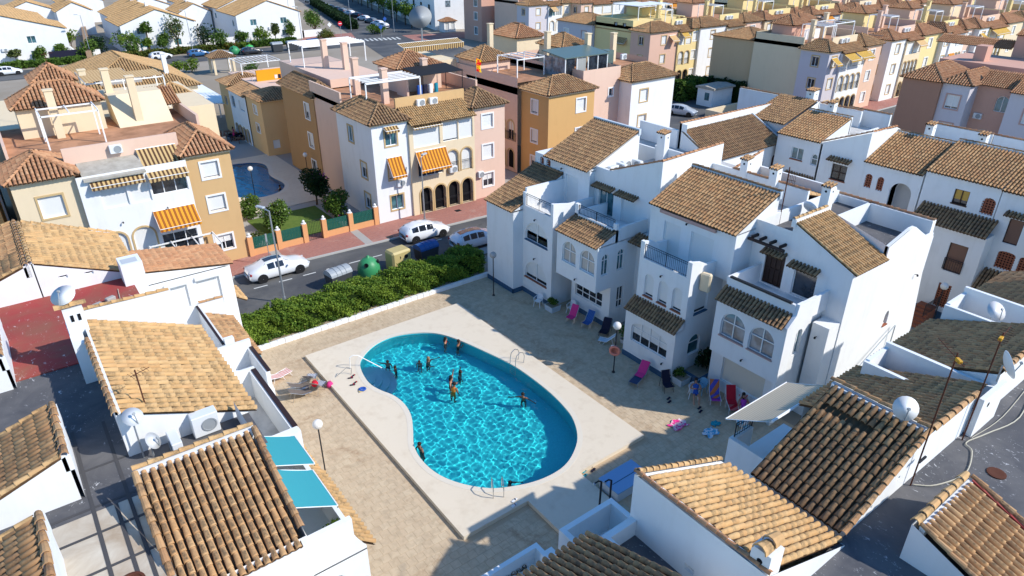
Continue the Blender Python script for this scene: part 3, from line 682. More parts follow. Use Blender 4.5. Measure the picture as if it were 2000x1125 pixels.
coping(RB, (31.28, 30.8, 9.26), (31.28, 26.5, 10.94)); coping(RB, (31.2, 26.52, 10.94), (36.9, 26.52, 11.12))
mono(RB, 'x', 26.78, 28.4, 27.15, 31.05, 6.13, 6.78, 'dark'); mono(RB, 'x', 29.5, 30.4, 26.05, 27.15, 5.95, 6.3, 'dark')
canopy(RB, 'x', 31.2, -1, 30.2, 32.1, 8.18); canopy(RB, 'x', 31.2, -1, 28.1, 29.95, 8.18)
railing(RB, 'x', 28.5, 27.45, 30.7, 6.95, 7.55); small_lamp(RB, (26.95, 29.0, 3.35)); small_lamp(RB, (30.4, 26.5, 5.3))
for i, (x, y) in enumerate(((32.0, 31.5), (33.0, 31.4), (33.6, 31.9), (34.4, 31.3))): ac_unit(RB, (x, y, 8.74), '-x' if i % 2 else '-y')
plinth(RB, [(28.3, 27.2), (28.3, 30.9)])
chimney(RB, 36.7, 31.3, 8.5, 10.8, 0.5, 0.7)
# ---- house C
RC = thing('terraced_house', 'white house with three narrow arched windows under an iron-railed balcony', 'house', (30, 22, 0), G_ROW)
H = House(RC)
H.vol('white', 26.95, 36, 20.65, 24.5, 0, 3.3, wx=[win(21.15, 23.95, 1.3, 2.75, 'half', arch=0.55, mull=3, gap=0.35, trans=0.62, pane='glass_dark')], wy=[win(28.2, 29.25, 1.3, 2.6, 'teal', arch=0.5, mull=0, trans=0.62)], top=False)
H.vol('white', 27.6, 36, 20.65, 24.4, 3.3, 6.1, wx=[win(23.15, 23.85, 4.2, 5.65, 'shut', arch=0.35, gap=0.16, sill='lattice'), win(22.1, 22.78, 4.2, 5.65, 'shut', arch=0.35, gap=0.16, sill='lattice'), win(21.05, 21.74, 4.2, 5.65, 'shut', arch=0.35, gap=0.16, sill='lattice')],
      wy=[win(28.3, 29.4, 4.05, 5.55, 'shut', arch=0.55, gap=0.2, sill='plinth_blue')])
H.vol('white', 30.6, 36, 19.3, 20.65, 0, 6.1, wx=[win(19.55, 20.4, 4.05, 5.55, 'half', arch=0.4, gap=0.25)], faces='x')
H.vol('white', 30.0, 36, 24.4, 25.9, 0, 6.2, faces='xY')
H.mb('white').prism([(26.95, 3.25), (27.65, 3.25), (27.65, 3.9), (26.95, 3.35)], 'y', 20.65, 20.8); H.mb('white').prism([(26.95, 3.25), (27.65, 3.25), (27.65, 3.9), (26.95, 3.35)], 'y', 24.35, 24.5)
H.vol('white', 29.7, 33.15, 19.65, 25.7, 6.1, 8.9, wx=[win(23.35, 24.6, 6.15, 8.15, 'shut', gap=0), win(21.0, 22.6, 6.15, 8.15, 'shut', gap=0)])
H.mb('white').prism([(29.7, 8.85), (33.15, 10.4), (33.15, 8.85)], 'y', 19.65, 25.7)
H.box('white', 27.6, 27.8, 24.1, 24.4, 6.1, 7.5); H.box('white', 27.6, 27.8, 20.65, 20.95, 6.1, 7.45); H.box('white', 27.6, 27.78, 20.95, 24.1, 6.1, 6.5)
H.mb('white').prism([(27.8, 6.1), (29.7, 6.1), (29.7, 7.0), (28.9, 7.05), (28.4, 7.3), (27.8, 7.45)], 'y', 20.65, 20.83)
H.mb('white').prism([(27.8, 6.1), (29.7, 6.1), (29.7, 7.0), (28.9, 7.05), (28.4, 7.3), (27.8, 7.45)], 'y', 24.22, 24.4)
H.done()
mono(RC, 'x', 26.8, 27.6, 20.6, 24.55, 3.28, 3.9, 'dark'); mono(RC, 'x', 29.5, 33.0, 19.55, 25.75, 8.93, 10.47, 'mid')
B = MB(); B.box(33.0, 33.2, 19.55, 25.75, 10.2, 10.62); B.build('ridge_band', 'planter', RC); coping(RC, (33.1, 19.55, 10.62), (33.1, 25.75, 10.62), 'dark', 0.09)
railing(RC, 'x', 27.69, 20.95, 24.1, 6.5, 7.35); small_lamp(RC, (27.6, 22.6, 5.95)); small_lamp(RC, (29.7, 22.9, 8.5)); small_lamp(RC, (26.95, 21.3, 1.0))
ac_unit(RC, (30.6, 20.3, 2.0), '-x'); plinth(RC, [(26.95, 20.65), (26.95, 24.5)])
B = MB(); B.rbox((28.5, 20.3, 6.2), (0.16, 0.3, 0.55), Matrix.Rotation(0.25, 3, 'Z'), 0.08); B.build('balcony_box', 'cream', RC)
B = MB(); B.box(29.66, 29.52, 20.9, 24.9, 8.62, 8.82); B.build('awning_case', 'trim_pink', RC)
B = MB(); B.quad((33.2, 19.65, 8.75), (39, 19.65, 8.75), (39, 26.4, 8.75), (33.2, 26.4, 8.75)); B.build('roof_terrace', 'terrace_floor', RC)
B = MB(); B.box(36.0, 36.16, 19.65, 26.4, 8.7, 10.0); B.box(39.0, 39.16, 19.65, 26.4, 0, 9.6); B.prism([(36.2, 8.7), (39.1, 8.7), (39.1, 10.6), (36.2, 9.9)], 'y', 24.9, 25.05); B.build('parapet', 'white', RC)
coping(RC, (36.2, 24.98, 9.9), (39.1, 24.98, 10.6)); coping(RC, (36.08, 19.65, 10.0), (36.08, 24.9, 10.0)); chimney(RC, 36.2, 24.1, 8.7, 10.8); chimney(RC, 36.0, 21.9, 8.7, 10.8, kind='mid')
mono(RC, 'x', 38.9, 36.2, 19.8, 24.8, 8.9, 9.7, 'gold')
B = MB(); x, y = 33.3, 19.5; B.cyl((x, y, 7.5), (x, y, 12.0), 0.03, n=6); B.cyl((x, y, 11.3), (x-0.2, y-0.6, 11.4), 0.015); 
for k in range(5): B.cyl((x-0.04*k, y-0.12*k-.05, 11.1), (x-0.04*k, y-0.12*k-.05, 11.7), 0.01, n=4)
B.build('antenna', 'rust', RC)
# ---- house D, the end house
RD = thing('terraced_house', 'tall white end house with a blank sunlit gable and two dark arched windows', 'house', (33, 16, 0), G_ROW)
H = House(RD)
H.vol('white', 28.6, 36, 15.0, 19.3, 0, 2.8, wx=[win(15.8, 18.5, 0.75, 2.25, 'shut', gap=0, mull=1, sh='shutter_cream')], faces='xy', top=False)
H.vol('white', 27.9, 36, 15.0, 19.0, 2.78, 6.0, wx=[win(17.05, 18.55, 3.97, 5.5, 'glass', arch=0.75, mull=1, trans=0.58, sill='trim_pink', pane='glass_grey'), win(15.32, 16.78, 3.97, 5.5, 'glass', arch=0.73, mull=1, trans=0.58, sill='trim_pink', pane='glass_grey')],
      wy=[win(29.2, 29.75, 3.9, 5.4, 'teal', arch=0.28, mull=1)])
H.mb('white').quad((27.9, 15, 2.78), (31, 15, 2.78), (31, 19, 2.78), (27.9, 19, 2.78))
H.mb('white').prism([(27.9, 0.9), (28.15, 0), (28.6, 0), (28.6, 5.5), (29.1, 6.3), (29.1, 7.15), (28.6, 7.15), (28.5, 6.6), (27.9, 6.05)], 'y', 14.82, 15.0)
H.box('white', 28.5, 28.66, 15.0, 19.0, 6.0, 7.1); H.box('white', 28.66, 31.3, 18.84, 19.0, 6.0, 7.1); H.box('white', 28.66, 31.3, 14.85, 15.02, 6.0, 7.1)
H.face('white', 'x', 31.3, 1, [(13.9, 0), (19.65, 0), (19.65, 9.45), (17.35, 9.45), (17.35, 9.93), (13.9, 8.4)], [win(17.55, 18.75, 6.05, 7.9, 'glass', mull=3, trans=0.5, frame='wood_dark', pane='wood_dark'), win(15.65, 16.95, 6.05, 7.55, 'door', pane='glass_dark')])
H.face('white', 'y', 13.9, 1, [(31.3, 0), (40.4, 0), (40.4, 2.2), (39.6, 6.0), (39.6, 8.3), (38.7, 8.5), (36.9, 9.5), (36.4, 9.5), (34.4, 9.0), (34.4, 8.4), (31.3, 8.4)], [win(36.25, 36.7, 3.7, 4.6, 'door', arch=0.4, pane='shutter_brown', sill='lattice')])
H.mb('white').prism([(31.32, 5.5), (34.3, 5.5), (34.3, 9.9), (31.32, 9.9)], 'y', 17.36, 17.5)
H.mb('white').add([(34.4, 13.9, 8.4), (34.4, 13.9, 9.0), (34.4, 17.4, 9.95), (34.4, 17.4, 8.4)], [(0, 1, 2, 3)])
H.box('white', 34.4, 39.5, 13.905, 14.05, 8.3, 8.5); H.box('white', 39.2, 39.6, 14, 19.65, 0, 9.2); H.box('white', 34.4, 39.4, 17.5, 17.66, 6, 9.2); H.box('white', 31.32, 39.2, 19.48, 19.64, 6, 9.44)
H.mb('white').prism([(34.4, 8.2), (39.6, 8.2), (39.6, 8.3), (38.7, 8.5), (36.9, 9.5), (36.4, 9.5), (34.4, 9.0)], 'y', 13.96, 14.1)
H.vol('white', 30.3, 31.3, 13.95, 14.85, 0, 5.6, faces='xy')
H.done()
mono(RD, 'x', 27.75, 28.5, 15.0, 19.05, 5.98, 6.55, 'dark', 0); mono(RD, 'y', 13.78, 17.35, 31.25, 34.35, 8.35, 9.93, 'gold')
B = MB(); B.box(31.25, 34.35, 17.35, 17.6, 9.7, 10.12); B.build('ridge_band', 'white', RD); coping(RD, (31.25, 17.5, 10.12), (34.35, 17.5, 10.12), 'gold', 0.1)
B = MB(); B.quad((31.46, 17.66, 8.7), (39.2, 17.66, 8.7), (39.2, 19.5, 8.7), (31.46, 19.5, 8.7)); B.quad((34.4, 14.1, 8.1), (39.2, 14.1, 8.1), (39.2, 17.5, 8.1), (34.4, 17.5, 8.1)); B.build('roof_terrace', 'membrane', RD)
coping(RD, (39.4, 14, 9.2), (39.4, 19.6, 9.2)); chimney(RD, 35.6, 18.3, 8.6, 10.8)
canopy(RD, 'x', 31.3, -1, 17.45, 18.85, 8.1); canopy(RD, 'x', 31.3, -1, 15.5, 17.2, 7.92)
B = MB()
for y in (17.7, 18.3, 18.9, 19.4): B.rbox((31.05, y, 8.62), (0.3, 0.06, 0.07))
B.rbox((30.72, 18.5, 8.5), (0.06, 1.1, 0.07)); B.build('pergola_beams', 'wood_beam', RD)
B = MB(); B.box(28.42, 28.58, 15.2, 18.8, 7.1, 7.2); B.build('railing', 'iron', RD); small_lamp(RD, (27.9, 16.9, 3.2)); small_lamp(RD, (30.3, 14.5, 4.9)); small_lamp(RD, (38.6, 13.9, 6.2), (0, -1))
B = MB(); B.cyl((31.0, 13.7, 0.4), (37.5, 13.7, 3.4), 0.03, n=6); B.cyl((37.5, 13.7, 3.4), (37.5, 13.7, 0.5), 0.03, n=6); B.build('stair_rail', 'galvanised', RD)
B = MB(); B.lathe((35.2, 19.0, 9.35), [(0.42, 0.16), (0.36, 0.06), (0.2, 0.01), (0.001, 0)], 14, Matrix.Rotation(1.0, 3, 'Y')); B.cyl((35.2, 19, 8.7), (35.2, 19, 9.4), 0.03); B.build('satellite_dish', 'white_plastic', RD)
# ============================================================ white terraced houses left of the pool
def dish(root, p, r=0.35, az=2.2, el=0.5, name='satellite_dish', mat='white_plastic', pole=0.8, top=True):
    """satellite dish with feed arm; p = centre of the bowl"""
    o = root
    if root is None or isinstance(root, str): o = None
    q = (Matrix.Rotation(az, 3, 'Z') @ Matrix.Rotation(pi/2-el, 3, 'Y')); B = MB()
    B.lathe(p, [(r, r*0.30), (r*0.97, r*0.26), (r*0.7, r*0.12), (r*0.35, r*0.03), (0.001, 0)], 18, q)
    d = B.build(name, mat, o, smooth=True)
    A = MB(); c = Vector(p); f = c + q @ Vector((0, 0, r*1.05)); e = c + q @ Vector((r*0.95, 0, r*0.28)); A.cyl(e, f, 0.018, n=5); A.cyl(f, f+(c-f)*0.14, 0.05, n=8); A.build('feed_arm', 'grey_plastic', d)
    if pole: A = MB(); bk = c - q @ Vector((0, 0, 0.05)); A.cyl(bk, bk-Vector((0, 0, pole)), 0.025, n=6); A.build('pole', 'galvanised', d)
    return d
def yagi(root, base, h, n=7, az=0.5, L=1.0, mat='rust', orange=False, name='antenna'):
    """mast with a yagi aerial"""
    B = MB(); x, y, z = base; B.cyl(base, (x, y, z+h), 0.022, n=6)
    a = Vector((x, y, z+h-0.15)); d = Vector((cos(az), sin(az), 0.05)); B.cyl(a-d*L*.3, a+d*L*.7, 0.012, n=5)
    pz = Vector((-sin(az), cos(az), 0))
    for i in range(n): c = a+d*L*(-.25+.95*i/n); l = 0.22-.012*i; B.cyl(c-pz*l, c+pz*l, 0.007, n=4)
    o = B.build(name, mat, root)
    if orange: C = MB(); C.rbox(a-d*L*.1, (0.1, 0.05, 0.05), Matrix.Rotation(az, 3, 'Z'), .01); C.build('amplifier_box', 'orange_plastic', o)
    return o
new_mat('orange_plastic', (0.65, 0.33, 0.02), 0.5, 0.4)
new_mat('teal_canvas', (0.045, 0.30, 0.34), 0.7, 0.2); new_mat('teal_dark', (0.01, 0.21, 0.30), 0.75, 0.2)
m = new_mat('beige_canvas', (0.50, 0.42, 0.30), 0.85, 0.1); t = NT(m); w = t.add('ShaderNodeTexWave', bands_direction='Y', i_Scale=3.2); t.link(t.pos(), w.inputs['Vector'])
t.col(t.mix(w.outputs['Fac'], (0.46, 0.38, 0.27), (0.55, 0.47, 0.35)))
def cable(root, pts, r=0.018, mat='cable_cream', name='cable'):
    B = MB(); P = [Vector(p) for p in pts]; Q = []
    for i in range(len(P)-1):
        p0, p1, p2, p3 = P[max(i-1, 0)], P[i], P[i+1], P[min(i+2, len(P)-1)]
        for k in range(5): u_ = k/5; Q.append(0.5*((2*p1)+(p2-p0)*u_+(2*p0-5*p1+4*p2-p3)*u_*u_+(3*p1-p0-3*p2+p3)*u_**3))
    Q.append(P[-1]); B.tube(Q, r, 5); return B.build(name, mat, root)
new_mat('cable_cream', (0.50, 0.46, 0.36), 0.7, 0.2)
FZ = 8.9
# ---- end house (near left bottom), tiled slope towards the camera
LD = thing('terraced_house', 'near white house with the large coarse-tiled roof and two turquoise awnings', 'house', (2, 16, 0), G_ROW)
H = House(LD)
H.face('white', 'y', 14.2, 1, rect(0.3, 3.6, 0, 8.55)); H.face('white', 'x', 3.6, -1, [(14.2, 0), (20.0, 0), (20.0, 9.6), (17.7, 9.6), (17.7, 9.95), (14.2, 8.45)], [win(15.2, 16.4, 6.1, 8.0, 'glass'), win(17.6, 18.8, 6.1, 8.0, 'door')])
H.face('white', 'x', 0.3, 1, [(14.2, 0), (17.8, 0), (17.8, 9.95), (14.2, 8.45)])
H.mb('white').prism([(0.3, 8.0), (3.6, 8.0), (3.6, 10.02), (0.3, 10.02)], 'y', 17.62, 17.9)
H.vol('white', -0.4, 5.55, 15.0, 19.2, 0, 6.05, wX=[win(15.4, 16.8, 4.0, 5.5, 'glass', arch=.7, trans=.58), win(17.2, 18.6, 4.0, 5.5, 'glass', arch=.7, trans=.58)], wy=[win(4.15, 4.75, 3.9, 5.5, 'teal', arch=0.3, mull=1)], faces='xyXY')
H.mb('white').prism([(3.6, 6.0), (5.55, 6.0), (5.55, 6.15), (5.2, 6.75), (5.2, 7.5), (3.6, 7.5)], 'y', 15.0, 15.18)
H.box('white', 5.05, 5.2, 15.18, 19.95, 6.0, 7.1)
H.box('white', 3.6, 5.55, 19.9, 20.15, 0, 7.5)
H.done()
roof_plane(LD, (0.42, 14.08, 8.4), (3.0, 0, 0), (0, 3.55, 1.58), 'crown', 300)
caps(LD, (0.30, 14.0, 8.47), (0.30, 17.65, 10.1), 'mid', 0.11); caps(LD, (3.56, 14.45, 8.68), (3.56, 17.65, 10.08), 'mid', 0.11); caps(LD, (0.3, 17.85, 10.06), (3.6, 17.85, 10.06), 'gold', 0.09)
mono(LD, 'x', 5.78, 5.2, 15.0, 19.1, 6.02, 6.55, 'gold', 200)
def awning(root, pts, mat, drop=0.22, name='awning', t=0.015):
    """canvas sheet over four corners (a b c d) with a hanging valance along c-d; a-b is on the wall"""
    a, b, c, d = (Vector(p) for p in pts); B = MB(); up = Vector((0, 0, t)); n = 6
    v = []
    for j in range(n+1):
        f = j/n; sag = -0.05*sin(pi*f)
        for k in range(n+1): g_ = k/n; v.append(tuple((a*(1-g_)+b*g_)*(1-f)+(d*(1-g_)+c*g_)*f+Vector((0, 0, sag+0.012*sin(g_*19)))))
    B.add(v, [(j*(n+1)+k, j*(n+1)+k+1, (j+1)*(n+1)+k+1, (j+1)*(n+1)+k) for j in range(n) for k in range(n)])
    o = B.build(name, mat, root)
    V = MB(); k = 12
    for i in range(k):
        p = d+(c-d)*(i/k); q = d+(c-d)*((i+1)/k); dz = Vector((0, 0, drop)); dm = Vector((0, 0, drop*1.25)); mid = (p+q)/2
        V.add([tuple(p), tuple(q), tuple(q-dz), tuple(mid-dm), tuple(p-dz)], [(0, 1, 2, 3, 4)])
    V.build('valance', mat, o)
    F = MB(); F.cyl(d, c, 0.025, n=6); F.cyl(a-Vector((0, 0, .03)), b-Vector((0, 0, .03)), 0.05, n=6); F.cyl(a*.98+d*.02-Vector((0, 0, .06)), d-Vector((0, 0, .02)), 0.015, n=5); F.cyl(b-Vector((0, 0, .06)), c-Vector((0, 0, .02)), 0.015, n=5); F.build('awning_arms', 'trim_white', o)
    return o
A1 = awning(None, [(3.72, 17.95, 8.3), (3.72, 19.75, 8.3), (5.22, 19.6, 7.62), (5.22, 17.85, 7.62)], 'teal_canvas', 0.12); tag(A1, 'turquoise awning, the farther of two beside the coarse-tiled roof', 'awning', 'turquoise awnings')
A2 = awning(None, [(3.72, 15.75, 8.3), (3.72, 17.75, 8.3), (5.05, 17.6, 7.62), (5.05, 15.65, 7.62)], 'teal_canvas', 0.12); tag(A2, 'turquoise awning, the nearer of two, above potted plants', 'awning', 'turquoise awnings')
# ---- house C'
LC = thing('terraced_house', 'white house with golden tiled roof, two-slot chimney and narrow balcony over the terrace', 'house', (2, 23, 0), G_ROW)
H = House(LC)
H.face('white', 'y', 20.1, 1, [(0.35, 0), (4.0, 0), (4.0, 8.95), (0.35, 10.5)]); H.face('white', 'x', 4.0, -1, rect(20.1, 26.9, 0, 8.95), [win(21.0, 22.4, 6.15, 8.1), win(23.2, 24.6, 6.15, 8.1)]); H.face('white', 'x', 0.35, 1, rect(20.1, 26.9, 8, 10.55))
H.vol('white', 0.5, 5.55, 20.1, 25.0, 0, 6.1, wX=[win(20.7, 21.4, 4.2, 5.6, arch=.35), win(22, 22.7, 4.2, 5.6, arch=.35), win(23.3, 24, 4.2, 5.6, arch=.35)], faces='XY')
H.vol('white', 0.5, 6.3, 20.6, 24.6, 0, 3.3, wX=[win(21.2, 23.9, 1.3, 2.7, 'glass', mull=3)], faces='XyY', top=False)
H.box('white', 5.32, 5.5, 20.1, 25.0, 6.1, 7.42); H.mb('white').prism([(4.0, 6.1), (5.55, 6.1), (5.55, 7.5), (5.0, 7.5), (4.0, 7.9)], 'y', 24.85, 25.0)
H.mb('white').prism([(4.0, 6.1), (5.55, 6.1), (5.55, 7.45), (4.0, 7.45)], 'y', 20.16, 20.3)
H.mb('white').prism([(0.3, 8.0), (3.6, 8.0), (3.9, 8.9), (3.55, 10.78), (0.3, 10.85)], 'y', 27.0, 27.2)
H.mb('white').box(4.0, 6.2, 25.0, 27.8, 0, 6.1); H.mb('white').prism([(4.0, 6.1), (6.15, 6.1), (6.15, 7.4), (4.0, 7.4)], 'y', 27.3, 27.45)
H.box('white', -0.1, 0.3, 25.2, 27.2, 8.6, 10.5); H.box('white', 5.98, 6.15, 25.0, 27.3, 6.1, 7.0)
H.done()
mono(LC, 'x', 4.22, 0.48, 20.02, 26.95, 8.92, 10.5, 'gold', 300, pitch=.30); caps(LC, (0.34, 20.0, 10.56), (0.34, 25.3, 10.56), 'mid', 0.11); B = MB(); B.box(0.42, 0.5, 20.05, 26.9, 10.3, 10.62); B.build('ridge_band', 'white', LC)
coping(LC, (0.35, 27.1, 10.86), (3.5, 27.1, 10.78), 'gold', 0.09); mono(LC, 'x', 6.65, 6.0, 20.55, 24.65, 3.3, 3.85, 'gold')
B = MB(); B.box(5.40, 5.58, 20.32, 24.85, 7.42, 7.47); B.box(6.05, 6.2, 25.0, 27.3, 7.0, 7.05); B.build('handrail', 'wood_dark', LC)
B = MB(); B.quad((4.0, 20.3, 6.14), (5.32, 20.3, 6.14), (5.32, 24.85, 6.14), (4.0, 24.85, 6.14)); B.build('balcony_floor', 'terrace_floor', LC)
B = MB(); B.box(-0.08, 0.55, 26.05, 26.55, 8.5, 11.45); ch = B.build('chimney', 'white', LC); B = MB()
B.box(0.1, 0.2, 26.035, 26.06, 11.0, 11.25); B.box(0.32, 0.42, 26.035, 26.06, 11.0, 11.25); B.build('vent_slots', 'dark_void', ch, kind='stuff'); caps(LC, (-0.25, 26.3, 11.47), (0.7, 26.3, 11.5), 'gold', 0.13, parent=ch)
yagi(LC, (1.2, 20.6, 9.9), 1.6, 6, 0.3, 0.6)
ac_unit(LC, (2.6, 20.08, 8.95), '-y', d=0.42, h=0.75); ac_unit(LC, (1.75, 19.4, 8.95), '-x')
D_ = dish(None, (0.72, 19.75, 10.45), 0.30, -1.2, 0.9, pole=1.5); tag(D_, 'small round dish on a pole beside the golden roof corner', 'satellite dish', 'satellite dishes on the roofs')
D_ = dish(None, (1.0, 19.6, 9.5), 0.28, -0.6, 0.6, pole=0.5); tag(D_, 'white dish below another one on the same pole', 'satellite dish', 'satellite dishes on the roofs')
D_ = dish(None, (0.15, 26.6, 11.75), 0.42, -2.2, 1.0, pole=0.4); tag(D_, 'grey dish on top of the slotted chimney', 'satellite dish', 'satellite dishes on the roofs')
# ---- houses B' and A'
LB = thing('terraced_house', 'white house with a small brown lean-to roof, next to the hedge corner', 'house', (4, 30, 0), G_ROW)
H = House(LB)
H.vol('white', 1.5, 6.4, 27.85, 32.1, 0, 6.15, wX=[win(28.3, 29.6, 4.15, 5.65, 'curtain', arch=.65), win(30.2, 31.5, 4.15, 5.65, 'curtain', arch=.65)], faces='xyXY')
H.vol('white', 1.2, 2.9, 27.2, 33.2, 6.1, 8.6, faces='XyY'); H.box('white', 5.15, 5.3, 27.85, 32.1, 6.1, 7.2); H.box('white', 4.0, 6.4, 32.1, 32.25, 6, 7.3); H.box('white', 5.2, 5.6, 27.7, 27.95, 6.1, 7.5)
H.done()
mono(LB, 'x', 6.58, 5.3, 27.8, 32.1, 6.18, 6.78, 'mid', 260); B = MB(); B.box(5.1, 5.2, 27.9, 32.1, 7.2, 7.28); B.build('handrail', 'wood_dark', LB); coping(LB, (5.3, 32.2, 7.32), (6.4, 32.2, 7.32), 'mid', .08)
B = MB(); B.quad((4.0, 27.9, 6.14), (5.15, 27.9, 6.14), (5.15, 32.1, 6.14), (4.0, 32.1, 6.14)); B.build('balcony_floor', 'terrace_floor', LB)
LA = thing('terraced_house', 'white house at the street with two closed roller shutters under an orange tiled roof', 'house', (4, 38, 0), G_ROW)
H = House(LA)
H.vol('white', 3.6, 8.3, 38.0, 41.3, 0, 6.3, wy=[win(6.34, 7.6, 4.05, 5.85, gap=0), win(4.75, 5.85, 4.3, 5.85, gap=0)], faces='yXY')
H.face('white', 'y', 33.7, 1, [(-0.6, 8), (2.7, 8), (2.7, 9.2), (-0.6, 10.55)], [win(0.2, 0.55, 9.55, 9.7, 'door', pane='dark_void'), win(1.2, 1.55, 9.45, 9.6, 'door', pane='dark_void')])
H.vol('white', 2.55, 3.45, 32.6, 33.65, 6.1, 9.95); H.box('white', 3.1, 3.25, 33.7, 39.3, 5, 8.9); H.box('white', -0.8, -0.55, 33.7, 39.5, 8, 10.6); H.box('white', 3.3, 6.4, 32.25, 38, 0, 3.5)
H.mb('white').prism([(3.6, 6.25), (8.3, 6.25), (3.6, 7.05)], 'y', 38.0, 41.3)
H.done()
mono(LA, 'x', 8.45, 3.7, 37.95, 41.35, 6.33, 7.1, 'red', 300, pitch=.27); mono(LA, 'x', 3.3, -0.5, 33.65, 39.35, 8.95, 10.5, 'gold', 300, pitch=.29); caps(LA, (-0.62, 33.6, 10.6), (-0.62, 39.4, 10.6), 'gold', .11); coping(LA, (-0.5, 39.4, 10.58), (3.3, 39.4, 9.05), 'gold', .1)
B = MB(); B.quad((2.65, 32.75, 9.96), (3.3, 32.75, 9.96), (3.3, 33.3, 9.96), (2.65, 33.3, 9.96)); B.build('vent_grille', 'shutter_grey', LA)
B = MB(); B.box(6.3, 7.65, 37.86, 38.0, 5.86, 6.05); B.build('shutter_box', 'shutter_white', LA); B = MB(); B.box(4.7, 5.9, 37.86, 38.0, 5.86, 6.05); B.build('shutter_box', 'shutter_white', LA)
mono(LA, 'x', 8.95, 8.3, 38.6, 40.8, 3.5, 3.95, 'gold')
# ---- roof terraces between the two back-to-back rows, and the roofs of the far row (left edge)
LT = thing('roof_terrace', 'dark flat roof with black seams between the left tiled roofs', 'roof terrace', (-1, 20, FZ))
def flat(root, name, mat, pts, z):
    B = MB(); B.add([(x, y, z) for x, y in pts], [tuple(range(len(pts)))]); return B.build(name, mat, root)
flat(LT, 'membrane', 'membrane', [(-6, 18.2), (0.4, 18.2), (4.0, 18.2), (4.0, 27.0), (-6, 27.0)], FZ); flat(LT, 'pale_membrane', 'membrane_pale', [(-6, 6), (0.4, 6), (0.4, 18.2), (-6, 18.2)], FZ-0.004)
B = MB()
for x in (-0.9, -0.35, 0.0): B.box(x-0.05, x+0.05, 10, 18.2 if x == -0.35 else 22.5, FZ, FZ+0.012)
for y in (14.2, 15.9, 17.3, 18.4, 20.2): B.box(-2.6, 0.35, y-0.045, y+0.045, FZ, FZ+0.010)
B.build('seams', 'membrane_seam', LT, kind='stuff')
B = MB(); B.lathe((-0.55, 15.0, FZ+0.01), [(0.33, 0), (0.33, .05), (0.26, .06), (0.24, .03), (0.001, .03)], 20); B.build('roof_drain', 'rust', LT)
LT2 = thing('roof_terrace', 'red painted flat roof with flaking patches below the satellite dish', 'roof terrace', (0, 30, FZ))
flat(LT2, 'membrane', 'membrane_red', [(-6, 27.0), (2.9, 27.0), (2.9, 33.75), (-6, 33.75)], FZ+0.01)
B = MB(); B.box(-2.6, 0.3, 26.85, 27.0, FZ, FZ+0.05); B.build('edge_strip', 'membrane_red', LT2)
for x, y in ((1.2, 31.2), (1.75, 31.5)):
    B = MB(); B.rbox((x, y, FZ+.12), (.2, .11, .1), Matrix.Rotation(.4, 3, 'Z'), .03); B.build('vent_box', 'concrete', LT2)
cable(LT2, [(2.2, 32.5, FZ+.05), (1.9, 30, FZ+.05), (1.2, 28.5, FZ+.05), (.5, 27.8, FZ+.05)], .015)
cable(LT, [(0.8, 19.6, FZ+.05), (1.6, 18.9, FZ+.05), (2.5, 18.7, FZ+.05), (3.4, 19.1, FZ+.05)], .015)
def back_house(label, xr, y0, y1, ze=9.0, zr=10.45, run=3.9, kind='mid', pieces=200):
    o = thing('terraced_house', label, 'house', (xr-2, (y0+y1)/2, 0), G_ROW); H = House(o); xe = xr-run
    H.face('white', 'y', y0, 1, [(xe, 0), (xr+0.1, 0), (xr+0.1, zr), (xe, ze)]); H.face('white', 'y', y1, -1, [(xe, 0), (xr+.1, 0), (xr+.1, zr), (xe, ze)]); H.face('white', 'x', xe, 1, rect(y0, y1, 0, ze), [win(y0+.8, y0+2.0, 4.1, 5.5)]); H.face('white', 'x', xr+0.2, -1, rect(y0, y1, 0, zr)); H.done()
    mono(o, 'x', xe-.15, xr-.02, y0-.05, y1+.05, ze-.03, zr, kind, pieces); caps(o, (xr+.1, y0-.05, zr+.06), (xr+.1, y1+.05, zr+.06), 'mid', .12); B = MB(); B.box(xr, xr+.22, y0, y1, zr-.5, zr+.05); B.build('ridge_band', 'white', o)
    coping(o, (xe-.1, y0+.02, ze+.06), (xr, y0+.02, zr+.06), 'gold', .09); coping(o, (xe-.1, y1-.02, ze+.06), (xr, y1-.02, zr+.06), 'gold', .09); return o
back_house('white house at the left edge, brown roof with rounded ridge over the dark flat roof', -1.2, 19.0, 21.8, pieces=160)
back_house('white house at the lower left corner with brown roof and thick ridge caps', -2.0, 13.4, 16.9, pieces=200)
back_house('white house at the left edge with blank gable above the red flat roof', -0.9, 33.7, 40.0, kind='mid', pieces=100)
back_house('small white house at the left edge beside the red flat roof, only its ridge showing', -2.3, 26.4, 30.3, zr=10.2, pieces=80)
